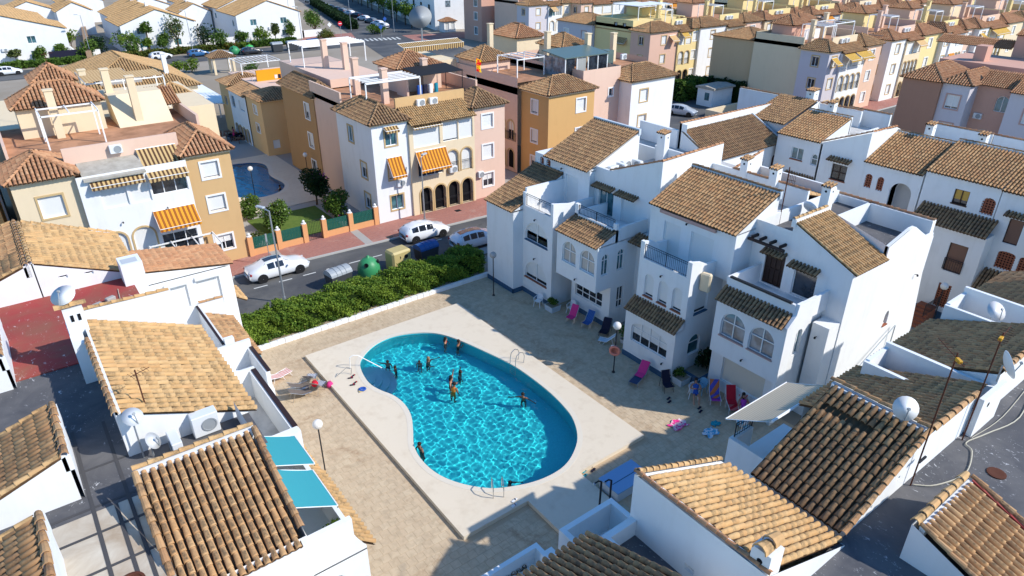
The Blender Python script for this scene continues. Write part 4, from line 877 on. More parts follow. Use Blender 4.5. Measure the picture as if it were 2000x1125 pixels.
# ============================================================ white houses at the lower right (near side of the pool)
G_S = 'white houses on the near side of the pool'
S1 = thing('terraced_house', 'white house lower right with sunlit sandy tiles and a round-vent chimney', 'house', (12.5, 7, 0), G_S)
H = House(S1)
H.face('white', 'x', 10.9, 1, rect(5.0, 9.1, 0, 10.5), [win(6.85, 7.15, 8.75, 8.95, 'door', pane='shutter_grey')]); H.face('white', 'y', 9.1, -1, [(10.9, 0), (14.7, 0), (14.7, 8.95), (10.9, 10.5)], [win(11.8, 13, 6.2, 8, 'glass')]); H.face('white', 'y', 5.0, 1, [(10.9, 0), (14.7, 0), (14.7, 8.95), (10.9, 10.5)])
H.face('white', 'x', 14.7, -1, rect(5.0, 9.1, 0, 8.95))
H.mb('white').box(9.75, 10.9, 8.85, 9.05, 0, 9.0); H.mb('white').box(9.75, 9.92, 6.0, 8.85, 0, 9.0); H.vol('white', 10.2, 12.4, 9.1, 11.2, 0, 6.0, wY=[win(10.8, 12, 1, 2.2)]); H.box('white', 10.2, 10.38, 9.1, 11.2, 6.0, 7.1); H.box('white', 10.38, 12.4, 11.02, 11.2, 6.0, 7.1); H.box('white', 12.22, 12.4, 9.1, 11.02, 6, 7.1)
H.done()
roof_plane(S1, (14.72, 5.1, 8.93), (0, 3.75, 0), (-3.6, 0, 1.5), 'gold', 300); caps(S1, (10.95, 5.0, 10.56), (10.95, 9.15, 10.56), 'red', .08, L=.3); caps(S1, (10.95, 9.02, 10.58), (14.72, 9.02, 9.02), 'gold', .09, L=.3)
B = MB(); B.box(10.98, 11.1, 5.1, 8.9, 10.3, 10.52); B.build('ridge_band', 'white', S1); B = MB(); B.prism([(11.05, 10.2), (14.7, 8.7), (14.7, 8.98), (11.05, 10.5)], 'y', 8.88, 8.98); B.build('verge_band', 'white', S1)
flat(S1, 'roof_terrace', 'membrane', [(9.92, 5.0), (10.9, 5.0), (10.9, 8.85), (9.92, 8.85)], 8.45)
B = MB(); B.box(10.95, 11.45, 5.05, 5.55, 9.3, 11.0); c_ = B.build('chimney', 'white', S1); V = MB(); V.lathe((10.945, 5.3, 10.7), [(0.075, 0), (0.001, 0.004)], 12, Matrix.Rotation(-pi/2, 3, 'Y')); V.build('vent', 'dark_void', c_); caps(S1, (10.85, 5.3, 11.0), (11.6, 5.3, 11.0), 'gold', .2, L=.4, parent=c_)
S0 = thing('terraced_house', 'white house at the bottom edge, its brown roof falling towards the pool', 'house', (8, 8, 0), G_S)
H = House(S0); H.face('white', 'y', 9.2, -1, rect(5.6, 9.75, 0, 8.9)); H.face('white', 'x', 5.6, 1, [(5.5, 0), (9.2, 0), (9.2, 8.9), (5.5, 10.4)]); H.face('white', 'x', 9.74, -1, [(5.5, 0), (9.2, 0), (9.2, 8.9), (5.5, 10.4)])
H.vol('white', 5.6, 9.4, 9.2, 11.3, 0, 6.0); H.box('white', 5.6, 9.4, 11.15, 11.3, 6, 7.0); H.box('white', 9.25, 9.4, 9.2, 11.15, 6, 7.0); H.vol('white', 8.9, 9.3, 9.7, 10.5, 6, 7.6); H.done()
mono(S0, 'y', 9.35, 5.5, 5.5, 9.7, 8.85, 10.4, 'dark', 240); mono(S0, 'y', 11.6, 11.1, 5.6, 8.9, 5.9, 6.5, 'dark')
S2 = thing('terraced_house', 'white house lower right under the big dark brown coarse-tiled roof', 'house', (17, 7, 0), G_S)
H = House(S2)
H.face('white', 'x', 15.1, 1, rect(5.2, 8.1, 0, 8.95)); H.face('white', 'y', 5.2, 1, [(15.1, 0), (18.95, 0), (18.95, 10.45), (15.1, 8.95)], [win(16.1, 16.35, 9.12, 9.22, 'door', pane='dark_void'), win(17.5, 17.75, 9.42, 9.52, 'door', pane='dark_void')]); H.face('white', 'y', 8.1, -1, [(15.1, 0), (18.95, 0), (18.95, 10.45), (15.1, 8.95)], [win(16.6, 17.9, 6.2, 8.1, 'glass')])
H.box('white', 18.85, 19.1, 5.2, 8.2, 0, 10.55); H.vol('white', 17.8, 21.5, 8.12, 10.75, 0, 6.0); H.box('white', 17.8, 17.98, 8.2, 10.75, 6.0, 7.15); H.box('white', 17.98, 19.0, 10.57, 10.75, 6.0, 7.15); H.box('white', 18.9, 19.05, 8.4, 9.2, 6, 7.6)
H.done()
mono(S2, 'x', 15.0, 18.78, 5.28, 8.12, 8.98, 10.5, 'dark', 300, skip=lambda u, v: 0.42 < u < 0.92 and abs(v-(0.80+0.10*(0.67-u))) < 0.045 and (int(u*97) % 5) < 4)
caps(S2, (14.95, 5.2, 9.05), (18.9, 5.2, 10.6), 'mid', .1); caps(S2, (18.98, 5.2, 10.6), (18.98, 8.3, 10.6), 'mid', .09); B = MB(); B.box(18.76, 18.87, 5.3, 8.12, 10.2, 10.55); B.build('ridge_band', 'planter', S2)
mono(S2, 'y', 9.0, 8.15, 17.9, 19.0, 7.7, 8.2, 'gold')
railing(S2, 'y', 10.66, 18.0, 19.0, 7.15, 7.75)
AW = awning(None, [(17.9, 9.35, 8.75), (21.3, 9.35, 8.75), (21.2, 10.85, 8.05), (17.55, 10.85, 8.05)], 'beige_canvas', 0.08); tag(AW, 'wide beige striped awning above the balcony of the dark-tiled house', 'awning')
D_ = dish(None, (18.7, 5.95, 11.0), 0.36, -2.45, 0.55, pole=0.5); tag(D_, 'white dish with dark lettering in front of the brown roofs', 'satellite dish', 'satellite dishes on the roofs')
def lettering(text, loc, rot, size, mat, name, parent=None, ext=0.004):
    cu = bpy.data.curves.new(name, 'FONT'); cu.body = text; cu.size = size; cu.align_x = 'CENTER'; cu.align_y = 'CENTER'; cu.extrude = ext
    o = bpy.data.objects.new(name, cu); COL.objects.link(o); o.data.materials.append(MAT[mat]); o.rotation_euler = rot; o.location = loc
    bpy.context.view_layer.update(); dg = bpy.context.evaluated_depsgraph_get(); me = bpy.data.meshes.new_from_object(o.evaluated_get(dg)); M = o.matrix_world.copy(); bpy.data.objects.remove(o); me.transform(M)
    if parent: me.transform(Matrix.Translation(-Vector(WL.get(parent.name, (0, 0, 0)))))
    if not me.materials: me.materials.append(MAT[mat])
    return link(name, me, parent)
_q = (Matrix.Rotation(-2.45, 3, 'Z') @ Matrix.Rotation(pi/2-.55, 3, 'Y')); _c = Vector((18.7, 5.95, 11.0)) + _q @ Vector((-0.16, 0, 0.07))
lettering('UTVO', _c, (_q @ Matrix.Rotation(pi/2, 3, 'Z')).to_euler(), 0.13, 'black_plastic', 'lettering', D_)
S4 = thing('terraced_house', 'white house with striped-looking brown roof behind the lettered dish', 'house', (20.5, 7, 0), G_S)
H = House(S4); H.face('white', 'y', 5.2, 1, rect(19.1, 22.1, 0, 10.35)); H.face('white', 'x', 22.1, -1, [(5.2, 0), (9.0, 0), (9.0, 8.95), (5.2, 10.35)]); H.face('white', 'y', 9.0, -1, rect(19.1, 22.1, 0, 8.95), [win(20, 21.2, 6.2, 8, 'glass')]); H.done()
mono(S4, 'y', 9.15, 5.25, 19.12, 22.9, 8.95, 10.4, 'mid', 300); caps(S4, (19.1, 5.2, 10.48), (22.05, 5.2, 10.48), 'mid', .12)
S4b = thing('roof_light_well', 'white walled roof box between the two striped brown roofs', 'parapet', (23, 7.5, FZ)); B = MB()
B.box(22.15, 22.3, 5.1, 8.75, FZ-1, 9.75); B.box(23.6, 23.75, 5.1, 8.75, FZ-1, 10.0); B.box(22.3, 23.6, 8.6, 8.75, FZ-1, 9.8); B.box(22.05, 23.8, 4.95, 5.1, FZ-1, 10.35); B.build('wall', 'white', S4b); flat(S4b, 'floor', 'membrane', [(22.3, 5.1), (23.6, 5.1), (23.6, 8.6), (22.3, 8.6)], 9.0)
V = MB(); V.lathe((22.6, 4.945, 9.95), [(0.09, 0), (0.001, 0.004)], 12, Matrix.Rotation(pi/2, 3, 'X')); V.build('vent', 'dark_void', S4b)
S5 = thing('terraced_house', 'white house at the right with the farther striped brown roof', 'house', (27, 7, 0), G_S)
H = House(S5); H.face('white', 'y', 5.2, 1, rect(23.8, 28.6, 0, 10.45)); H.face('white', 'x', 23.8, 1, [(5.2, 0), (9.0, 0), (9.0, 8.95), (5.2, 10.45)]); H.face('white', 'y', 9.0, -1, rect(23.8, 28.6, 0, 8.95)); H.face('white', 'x', 28.6, -1, [(5.2, 0), (9.0, 0), (9.0, 8.95), (5.2, 10.45)]); H.done()
mono(S5, 'y', 9.15, 5.25, 23.78, 28.6, 8.95, 10.5, 'mid', 300); caps(S5, (23.8, 5.2, 10.56), (28.6, 5.2, 10.56), 'mid', .12)
S5b = thing('roof_light_well', 'white walled roof box at the right edge holding a dish', 'parapet', (29.5, 7.5, FZ)); B = MB()
B.box(28.65, 28.8, 5.1, 8.9, FZ-1, 9.8); B.box(30.3, 30.45, 5.1, 8.9, FZ-1, 10.1); B.box(28.8, 30.3, 8.75, 8.9, FZ-1, 9.85); B.box(28.65, 30.45, 4.95, 5.1, FZ-1, 10.4); B.build('wall', 'white', S5b); flat(S5b, 'floor', 'terrace_floor', [(28.8, 5.1), (30.3, 5.1), (30.3, 8.75), (28.8, 8.75)], 9.0)
D_ = dish(None, (29.4, 7.4, 9.9), 0.4, -2.0, 0.75, pole=0.6); tag(D_, 'white dish standing in the roof box at the right edge', 'satellite dish', 'satellite dishes on the roofs')
S6 = thing('terraced_house', 'white house cut by the right edge under a brown roof', 'house', (33, 7, 0), G_S)
H = House(S6); H.face('white', 'y', 5.2, 1, rect(30.5, 36, 0, 10.45)); H.face('white', 'x', 30.5, 1, [(5.2, 0), (9.0, 0), (9.0, 8.95), (5.2, 10.45)]); H.face('white', 'y', 9.0, -1, rect(30.5, 36, 0, 8.95)); H.done()
mono(S6, 'y', 9.15, 5.25, 30.5, 36, 8.95, 10.5, 'mid', 250); caps(S6, (30.5, 5.2, 10.56), (36, 5.2, 10.56), 'mid', .12)
# near flat roofs, right
ST = thing('roof_terrace', 'dark flecked flat roof with loose cable at the lower right', 'roof terrace', (20, 3, FZ))
flat(ST, 'membrane', 'membrane', [(11.0, -6), (45, -6), (45, 5.2), (11.0, 5.2)], FZ)
cable(ST, [(18.4, 5.0, FZ+.05), (18.9, 4.6, FZ+.05), (20.1, 4.3, FZ+.05), (21.3, 4.6, FZ+.05), (21.6, 4.9, FZ+.05), (22.6, 4.7, FZ+.05), (24.4, 4.4, FZ+.05), (27, 4.9, FZ+.05)], .02)
cable(ST, [(22.0, 4.9, FZ+.05), (24.0, 4.75, FZ+.05), (27.5, 5.0, FZ+.05)], .012)
B = MB(); B.lathe((20.9, 3.75, FZ+.005), [(0.26, 0), (0.26, .03), (0.2, .035), (0.001, .02)], 16); B.build('roof_drain', 'rust', ST)
MS = thing('antenna_mast', 'tall rusty mast with orange-ended aerials at the right', 'antenna', (18.35, 5.05, FZ)); yagi(MS, (18.35, 5.05, FZ), 4.6, 9, 0.9, 1.3, orange=True); B = MB(); B.rbox((18.4, 5.0, FZ+1.0), (.2, .03, .03)); B.build('clamp', 'iron', MS)
MS = thing('antenna_mast', 'rusty mast rising from the long white parapet at the right edge', 'antenna', (21.7, 5.05, FZ)); yagi(MS, (21.7, 5.05, FZ), 4.0, 8, 0.1, 1.2, orange=True)
D_ = dish(None, (22.9, 5.0, 11.3), 0.45, -0.9, 0.35, pole=0.6); tag(D_, 'grey dish seen edge-on beside the orange aerials', 'satellite dish', 'satellite dishes on the roofs')
S3 = thing('terraced_house', 'white house in the lower right corner, its tiles falling away towards the corner', 'house', (17, 2, 0), G_S)
H = House(S3); H.face('white', 'x', 15.5, 1, [(-0.6, 0), (3.95, 0), (3.95, 10.1), (-0.6, 8.3)]); H.face('white', 'y', 3.95, -1, rect(15.5, 18.4, 0, 10.1)); H.face('white', 'x', 18.45, -1, [(-0.6, 0), (3.95, 0), (3.95, 10.1), (-0.6, 8.3)]); H.done()
mono(S3, 'y', -0.7, 3.7, 15.62, 18.2, 8.35, 10.1, 'crown', 300); caps(S3, (15.5, 3.9, 10.16), (18.4, 3.9, 10.16), 'gold', .12); caps(S3, (15.55, -0.7, 8.4), (15.55, 3.8, 10.18), 'mid', .09); caps(S3, (18.4, -0.7, 8.4), (18.4, 3.8, 10.18), 'mid', .1); B = MB(); B.box(15.6, 18.3, 3.66, 3.8, 9.8, 10.13); B.build('ridge_band', 'white', S3)
B = MB(); B.prism([(-0.7, 8.2), (3.7, 10.0), (3.7, 10.18), (-0.7, 8.38)], 'x', 18.26, 18.33); B.build('verge_band', 'membrane_red', S3)
flat(ST, 'pale_patch', 'membrane', [(12, 3.2), (14.8, 3.2), (14.8, 5.0), (12, 5.0)], FZ+.006)
# ============================================================ white houses behind the pool-side row
G_F = 'white houses across the lane at the right'
def F_house(label, y0, y1, ze, zr, wx=(), xr=51.6, wy=(), x0=48.0, kind='mid', chim=None):
    o = thing('terraced_house', label, 'house', (x0+3, (y0+y1)/2, 0), G_F); H = House(o)
    H.face('white', 'x', x0, 1, rect(y0, y1, 0, ze), wx); H.face('white', 'y', y0, 1, [(x0, 0), (58, 0), (58, 8.9), (xr+.1, 8.9), (xr+.1, zr), (x0, ze)], wy); H.face('white', 'y', y1, -1, [(x0, 0), (58, 0), (58, 8.9), (xr+.1, 8.9), (xr+.1, zr), (x0, ze)])
    H.box('white', xr, xr+.2, y0, y1, 7, zr+.1); H.done()
    flat(o, 'roof_terrace', 'terrace_floor', [(xr+.2, y0), (58, y0), (58, y1), (xr+.2, y1)], 8.7)
    B = MB(); B.box(57.8, 58, y0, y1, 0, 10.0); B.build('parapet', 'white', o); coping(o, (57.9, y0, 10.0), (57.9, y1, 10.0), 'red', .1)
    mono(o, 'x', x0-.18, xr, y0-.03, y1+.03, ze-.03, zr, kind); caps(o, (xr+.1, y0, zr+.12), (xr+.1, y1, zr+.12), 'dark', .08)
    if chim: chimney(o, *chim)
    return o
F1 = F_house('white house across the lane with a double window and a small arched window', 26.0, 29.6, 9.42, 10.6, [win(27.25, 28.25, 7.7, 8.6, 'teal', mull=1, sill='lattice'), win(25.85+.2, 26.55, 7.6, 8.45, 'teal', arch=.3, trans=.55, mull=0)], chim=(52.2, 28.0, 8.7, 11.4))
# block with sloping parapet
FB = thing('terraced_house', 'tall white house with sloping parapet and a dark open window under a canopy', 'house', (50, 24, 0), G_F); H = House(FB)
H.face('white', 'x', 47.98, 1, [(22.5, 0), (26.0, 0), (26.0, 9.4), (22.5, 10.85)], [win(23.65, 24.8, 7.0, 8.15, 'glass', mull=1, trans=.5, frame='wood_dark', sill='lattice')]); H.face('white', 'y', 22.5, 1, [(47.98, 0), (56, 0), (56, 9), (51.4, 10.75), (47.98, 10.85)]); H.box('white', 47.98, 56, 25.85, 25.98, 0, 9.3); H.done()
flat(FB, 'roof_terrace', 'membrane', [(48.1, 22.6), (56, 22.6), (56, 25.9), (48.1, 25.9)], 8.9); coping(FB, (48.0, 26.0, 9.42), (48.0, 22.5, 10.9), 'red'); coping(FB, (48.0, 22.5, 10.9), (51.4, 22.5, 10.8), 'red'); canopy(FB, 'x', 47.98, -1, 23.4, 25.15, 8.62)
mono(FB, 'x', 46.9, 48, 26.0, 28.4, 5.6, 6.7, 'dark')
F2 = F_house('white house across the lane with two lattice windows and a tall open archway', 18.5, 22.5, 8.9, 10.35, [win(21.75, 22.25, 7.05, 8.05, 'lattice', arch=.22), win(20.92, 21.38, 7.05, 8.05, 'lattice', arch=.22), win(18.95, 20.4, 5.6, 7.98, 'door', arch=.7, depth=0.9, pane='shutter_grey', frame='white')], wy=[win(48.6, 49.8, 6.2, 7.9, 'door', arch=.6, pane='dark_void')], chim=(52.3, 20.6, 8.7, 11.2))
F3 = F_house('white house across the lane with a yellow blind and long dark lean-to roof', 13.9, 18.4, 9.3, 10.6, [win(15.55, 16.45, 7.6, 8.55, 'half', sh='shutter_yellow', gap=.3, frame='wood_dark', sill='wood_dark'), win(13.98, 14.75, 7.4, 8.5, 'lattice', arch=.35)], chim=(52.3, 17.2, 8.7, 11.2))
H = House(F3); H.vol('white', 46.9, 48.0, 13.5, 17.9, 0, 6.3, wx=[win(14.3, 15.4, 3.5, 5.45, 'shut', gap=0, sh='shutter_brown', frame='wood_dark'), win(14.5, 15.3, .9, 2.6, 'lattice'), win(16.5, 17.4, 1.0, 2.3, 'glass', mull=1)], faces='xyY'); H.done()
mono(F3, 'x', 46.7, 48.0, 13.5, 18.1, 6.35, 7.2, 'dark'); railing(F3, 'x', 46.84, 14.3, 15.4, 3.6, 4.4)
F4 = F_house('white house at the right edge with brown shutters and a lattice loggia', 8.5, 13.85, 9.2, 10.6, [win(12.2, 13.0, 6.0, 7.6, 'shut', sh='shutter_brown', gap=0, frame='wood_dark'), win(12.0, 13.0, 4.3, 5.5, 'lattice', arch=.2), win(10.8, 11.8, 4.3, 5.5, 'lattice', arch=.2), win(10.6, 12.4, .9, 2.2, 'glass', mull=3, frame='iron'), win(9.2, 10.2, 6.2, 7.8, 'shut')], chim=(52.3, 10.5, 8.7, 11.2))
mono(F4, 'x', 46.6, 48.0, 9.2, 13.4, 2.9, 4.1, 'dark'); canopy(F4, 'x', 48, -1, 11.9, 13.3, 8.0); plinth(F4, [(48, 8.5), (48, 13.85)], .8); plinth(F3, [(46.9, 13.5), (46.9, 17.9)], .6)
B = MB()
for y in (9.6, 11.6): B.cyl((45.9, y, 0), (45.9, y, 4.6), .04, n=6)
for k in range(5): B.rbox((46.5+.0, 9.4+.55*k, 4.65), (.75, .04, .05))
B.build('pergola_frame', 'galvanised', F4); B = MB(); B.quad((45.7, 9.3, 4.74), (47.2, 9.3, 4.74), (47.2, 11.8, 4.74), (45.7, 11.8, 4.74)); B.build('pergola_cover', 'stripe_cream', F4)
# lane stairs and planter
SX = thing('outdoor_stairs', 'brick outdoor stairs with a railing in the lane behind the gable', 'stairs', (45.6, 15.4, 0))
for k in range(6): B = MB(); B.box(44.6+.28*k, 46.6, 14.9, 15.9, .17*k, .17*(k+1)); B.build('step', 'lattice', SX)
railing(SX, 'y', 14.9, 44.7, 46.6, .9, 1.8)
# E: houses behind, towards the street
E1 = thing('terraced_house', 'white house behind with a wide brown roof and a row of little arches below', 'house', (44, 31, 0), G_F); H = House(E1)
H.face('white', 'y', 29.9, 1, rect(40.6, 49.0, 0, 8.4), [win(42.7, 43.5, 6.6, 7.6, 'door', arch=.4, pane='glass_grey'), win(46.4, 47.1, 6.5, 7.55, 'door', arch=.35, pane='glass_dark'), win(48.2, 48.8, 6.5, 7.5, 'door', arch=.3, pane='shutter_brown')]); H.face('white', 'x', 40.6, 1, [(29.9, 0), (33.2, 0), (33.2, 10.5), (32.5, 10.5), (32.5, 9.95), (29.9, 8.4)]); H.face('white', 'x', 49.0, -1, [(29.9, 0), (33.2, 0), (33.2, 9.95), (29.9, 8.4)])
H.box('white', 40.6, 52, 33.0, 33.2, 0, 10.5); H.box('white', 36.6, 40.6, 36.8, 37, 0, 9.2); H.box('white', 40.4, 40.6, 33.2, 37, 0, 10.0); H.box('white', 37.05, 37.2, 26.5, 37, 0, 9.4); H.done()
mono(E1, 'y', 29.75, 32.95, 40.55, 49.1, 8.38, 9.95, 'dark'); coping(E1, (40.5, 33.1, 10.52), (52, 33.1, 10.42), 'red', .1); B = MB(); B.prism([(29.7, 8.4), (32.95, 9.98), (32.95, 10.12), (29.7, 8.54)], 'x', 49.1, 49.2); B.build('verge_band', 'planter', E1)
coping(E1, (36.7, 36.9, 9.22), (40.5, 36.9, 9.22), 'red')
flat(E1, 'roof_terrace', 'terrace_floor', [(37.2, 26.6), (40.6, 26.6), (40.6, 36.8), (37.2, 36.8)], 8.6)
E2 = thing('terraced_house', 'white house behind with a steep brown roof and tiled chimney cap', 'house', (52, 32, 0), G_F); H = House(E2)
H.face('white', 'x', 49.6, 1, rect(29.9, 33.5, 0, 9.7)); H.face('white', 'y', 29.9, 1, [(49.6, 0), (57, 0), (57, 8.9), (53.6, 8.9), (53.6, 11), (49.6, 9.7)]); H.box('white', 53.5, 53.7, 29.9, 33.5, 5, 10.9); H.box('white', 57, 57.2, 28, 40, 0, 10.0); H.done()
mono(E2, 'x', 49.4, 53.6, 30.1, 33.5, 9.68, 10.95, 'dark'); chimney(E2, 54.2, 31.0, 8.5, 11.6, .7, .7); flat(E2, 'roof_terrace', 'terrace_floor', [(53.7, 29.9), (57, 29.9), (57, 33.5), (53.7, 33.5)], 8.6); coping(E2, (57.1, 28, 10.05), (57.1, 40, 10.05), 'red')
EW = thing('garden_wall', 'long white wall with a brown coping at the back of the white houses', 'wall', (57, 40, 0)); B = MB(); B.box(52, 58, 39.8, 40, 0, 6.0); B.box(41, 52, 40.2, 40.4, 0, 3); B.build('wall', 'white', EW); coping(EW, (52, 39.9, 6), (58, 39.9, 6), 'red')
# ============================================================ coloured three-storey apartment blocks
m = new_mat('old_lean', (.36, .33, .28), .9, .1); t = NT(m); t.col(t.mix(t.noise(2.2, 5, .65), (.22, .19, .15), (.58, .54, .46)))
G_AP = 'coloured apartment blocks'
def cornice(B, x0, x1, y0, y1, z=8.75, t=.05, h=.14):
    B.box(x0-t, x1+t, y0-t, y0+.01, z, z+h); B.box(x0-t, x0+.01, y0, y1+t, z, z+h); B.box(x1-.01, x1+t, y0, y1+t, z, z+h); B.box(x0, x1, y1-.01, y1+t, z, z+h)
def tower_wins(x0, x1, n=3, sur=None, w=1.15, xc=None, barred=False, kinds=('shut', 'shut', 'shut'), lv=(1.0, 4.0, 6.9), h=1.35):
    c = xc if xc is not None else (x0+x1)/2
    return [win(c-w/2, c+w/2, z, z+h, kinds[i % 3], gap=.1, surround=sur, mull=1) for i, z in list(enumerate(lv))[:n]]
def tower(root, H, mat, x0, x1, y0, y1, wy=(), wx=(), wX=(), z=8.9, zt=10.15, kind='mid', roof=True, corn='cream', hx=None):
    H.vol(mat, x0, x1, y0, y1, 0, z, wy=wy, wx=wx, wX=wX)
    B = MB(); cornice(B, x0, x1, y0, y1, z-.2); B.build('cornice', corn, root)
    if roof: hip(root, x0, x1, y0, y1, z+.02, zt, kind, .3)
def arcade(root, H, mat, x0, x1, y, z0, n, w=1.15, h=2.2, back=1.8, rail=0, shut=(), pier=None, sur='trim_tan', kinds=None):
    """row of open arches on a -Y face: the holes, a near-black sheet standing for the shaded loggia and railings"""
    p = (x1-x0)/n; hs = []; 
    for i in range(n):
        c = x0+p*(i+.5); s0, s1 = c-w/2, c+w/2
        kd = 'shut' if i in shut else 'door'
        hs.append(win(s0, s1, z0, z0+h, kd, arch=w/2*.95, depth=.32 if kd == 'door' else .2, pane='dark_void', gap=.0 if kd == 'shut' else 0, surround=sur, frame=mat))
    if rail:
        for i in range(n): c = x0+p*(i+.5); railing(root, 'y', y-.03, c-w/2, c+w/2, z0+.05, z0+1.0, posts=False, step=.14)
    return hs
def apt_awning(root, x0, x1, y, z, out=1.0, drop=.75, mat='stripe_orange_x', valance=.2, ax='y', o=-1):
    if ax == 'y': pts = [(x0, y, z), (x1, y, z), (x1, y+o*out, z-drop), (x0, y+o*out, z-drop)]
    else: pts = [(y, x0, z), (y, x1, z), (y+o*out, x1, z-drop), (y+o*out, x0, z-drop)]
    return awning(root, pts, mat, valance)
def box_chimney(root, x, y, z0, z1, mat='cream', w=.55):
    B = MB(); B.box(x-w/2, x+w/2, y-w/2, y+w/2, z0, z1); B.box(x-w/2-.06, x+w/2+.06, y-w/2-.06, y+w/2+.06, z1, z1+.1); return B.build('chimney', mat, root)
def pergola(root, x0, x1, y0, y1, z0, z1, n=4, mat='trim_white', cover=None, posts=True, along='x'):
    B = MB(); r = .05
    if posts:
        for x in (x0, x1):
            for y in (y0, y1): B.box(x-r, x+r, y-r, y+r, z0, z1)
    for y in (y0, y1): B.box(x0, x1, y-r, y+r, z1-.1, z1)
    for i in range(n+1):
        if along == 'x': x = x0+(x1-x0)*i/n; B.box(x-.035, x+.035, y0, y1, z1, z1+.08)
        else: y = y0+(y1-y0)*i/n; B.box(x0, x1, y-.035, y+.035, z1, z1+.08)
    o = B.build('pergola', mat, root)
    if cover: C = MB(); C.quad((x0, y0, z1+.1), (x1, y0, z1+.1), (x1, y1, z1+.1), (x0, y1, z1+.1)); C.build('pergola_cover', cover, o)
    return o
def penthouse(root, x0, x1, y0, y1, z0, z1, mat='cream', kind='red', zt=None, wy=()):
    H = House(root); H.vol(mat, x0, x1, y0, y1, z0, z1, wy=wy); H.done('penthouse_wall'); hip(root, x0, x1, y0, y1, z1+.02, zt or z1+.95, kind, .3)
def block_front(label, x0, y0, wl, wm, wr, mats, depth=11, kind='mid', gf=4, ff='arch', top='shut', awn=(), pent=True, lm=None, roofm='red', sur=('trim_tan', None), detail=True, zb=0):
    """one street-front block: left tower, arcaded middle, right tower, roof terrace. mats: left, middle, right, parapet"""
    o = thing('apartment_block', label, 'apartment block', (x0+(wl+wm+wr)/2, y0, 0), G_AP); H = House(o)
    a, b, c = x0+wl, x0+wl+wm, x0+wl+wm+wr; ym = y0-.25
    tower(o, H, mats[0], x0, a, y0, y0+4.2, wy=tower_wins(x0, a, 3, sur[0]), wx=[win(y0+1.4, y0+2.4, z, z+1.3, surround=sur[0], kind='half', gap=.9) for z in (1.0, 4.0, 6.9)], kind=kind)
    tower(o, H, mats[2], b, c, y0, y0+4.2, wy=tower_wins(b, c, 3, sur[1] or 'trim_white'), kind=kind)
    wy = arcade(o, H, mats[1], a+.2, b-.2, ym, .25, gf, w=min(1.25, wm/gf*.78), h=2.25, rail=detail)
    if ff == 'arch': wy += arcade(o, H, mats[1], a+.2, b-.2, ym, 3.35, gf, w=min(1.25, wm/gf*.78), h=2.15, rail=detail, shut=[0, 1, 2, 3])
    if top == 'shut': wy += [win(a+.25, (a+b)/2-.12, 6.5, 8.15, gap=0), win((a+b)/2+.12, b-.25, 6.5, 8.15, gap=.12)]
    elif top == 'glass': wy += [win(a+.25, (a+b)/2-.12, 6.5, 8.15, 'teal', mull=2), win((a+b)/2+.12, b-.25, 6.5, 8.15, 'curtain', mull=2)]
    H.face(mats[1], 'y', ym, 1, rect(a, b, 0, 8.5), wy); H.face(mats[1], 'x', a, 1, rect(ym, y0+.1, 0, 8.5)); H.face(mats[1], 'x', b, -1, rect(ym, y0+.1, 0, 8.5))
    mono(o, 'y', ym-.25, y0+1.6, a, b, 8.5, 9.4, kind)
    # body and terrace
    H.vol(mats[3], x0+.3, c-.3, y0+1.6, y0+depth, 0, 9.4, top=False, faces='xXY'); H.box(mats[3], a-.1, b+.1, y0+1.5, y0+1.7, 8.3, 10.35)
    for xx in (x0+.3, c-.45): H.box(mats[3], xx, xx+.15, y0+4.2, y0+depth, 8.9, 10.3)
    H.box(mats[3], x0+.3, c-.3, y0+depth-.15, y0+depth, 8.9, 10.3)
    H.done(); flat(o, 'roof_terrace', 'clay_floor', [(x0+.3, y0+1.7), (c-.3, y0+1.7), (c-.3, y0+depth), (x0+.3, y0+depth)], 9.3)
    for w in awn:
        (xa, xb, z), m_ = w[:3], w[3]; apt_awning(o, x0+xa, x0+xb, ym if wl < xa+.5 < wl+wm+.4 else y0, z, mat=m_, out=w[4] if len(w) > 4 else 1.0)
    if pent:
        penthouse(o, (a+b)/2-1.2, b+.4, y0+depth-4.2, y0+depth-.6, 9.3, 11.6, mats[2] if pent is True else pent, roofm); box_chimney(o, a+.4, y0+5.0, 9.3, 12.2, mats[3]); box_chimney(o, b+.6, y0+depth-5, 9.3, 12.6, mats[3])
        if detail: pergola(o, a+.2, (a+b)/2+.2, y0+3.2, y0+6.5, 9.3, 11.6, 5)
        ac_unit(o, (a+wm*.35, y0+1.48, 9.5), '-y'); ac_unit(o, (a+wm*.55, y0+1.48, 9.5), '-y')
    return o
# ---- T: left of the second pool
AT = thing('apartment_block', 'cream and tan block at the left with striped awnings and a rooftop pergola', 'apartment block', (6, 58, 0), G_AP); H = House(AT)
tower(AT, H, 'cream', -0.6, 3.0, 52.4, 57.0, wy=[win(.6, 2.0, 6.3, 7.75, gap=0, surround='trim_tan'), win(.6, 2.0, 3.4, 4.75, surround='trim_tan')], kind='red')
tower(AT, H, 'tan', 9.9, 13.1, 52.4, 58.5, wy=[win(10.9, 12.1, 7.0, 8.2, gap=.1, surround='trim_white'), win(10.9, 12.1, 4.4, 5.6, gap=.1, surround='trim_white'), win(10.9, 12.1, 1.2, 2.4, 'half', gap=.5, surround='trim_white')], kind='red')
H.face('white', 'y', 52.0, 1, rect(3.0, 9.9, 0, 8.75), [win(4.15, 5.75, 6.3, 7.75, gap=0), win(5.9, 7.3-.1, 6.3, 7.75, gap=0), win(7.3, 9.7, 6.6, 7.6, 'glass', mull=2), win(3.7, 5.0, 2.6, 4.5, arch=.6, gap=0, surround='trim_tan'), win(5.4, 6.8, 2.6, 4.5, arch=.65, gap=0, surround='trim_tan'), win(7.2, 9.6, 1.0, 3.6, 'glass', mull=2)])
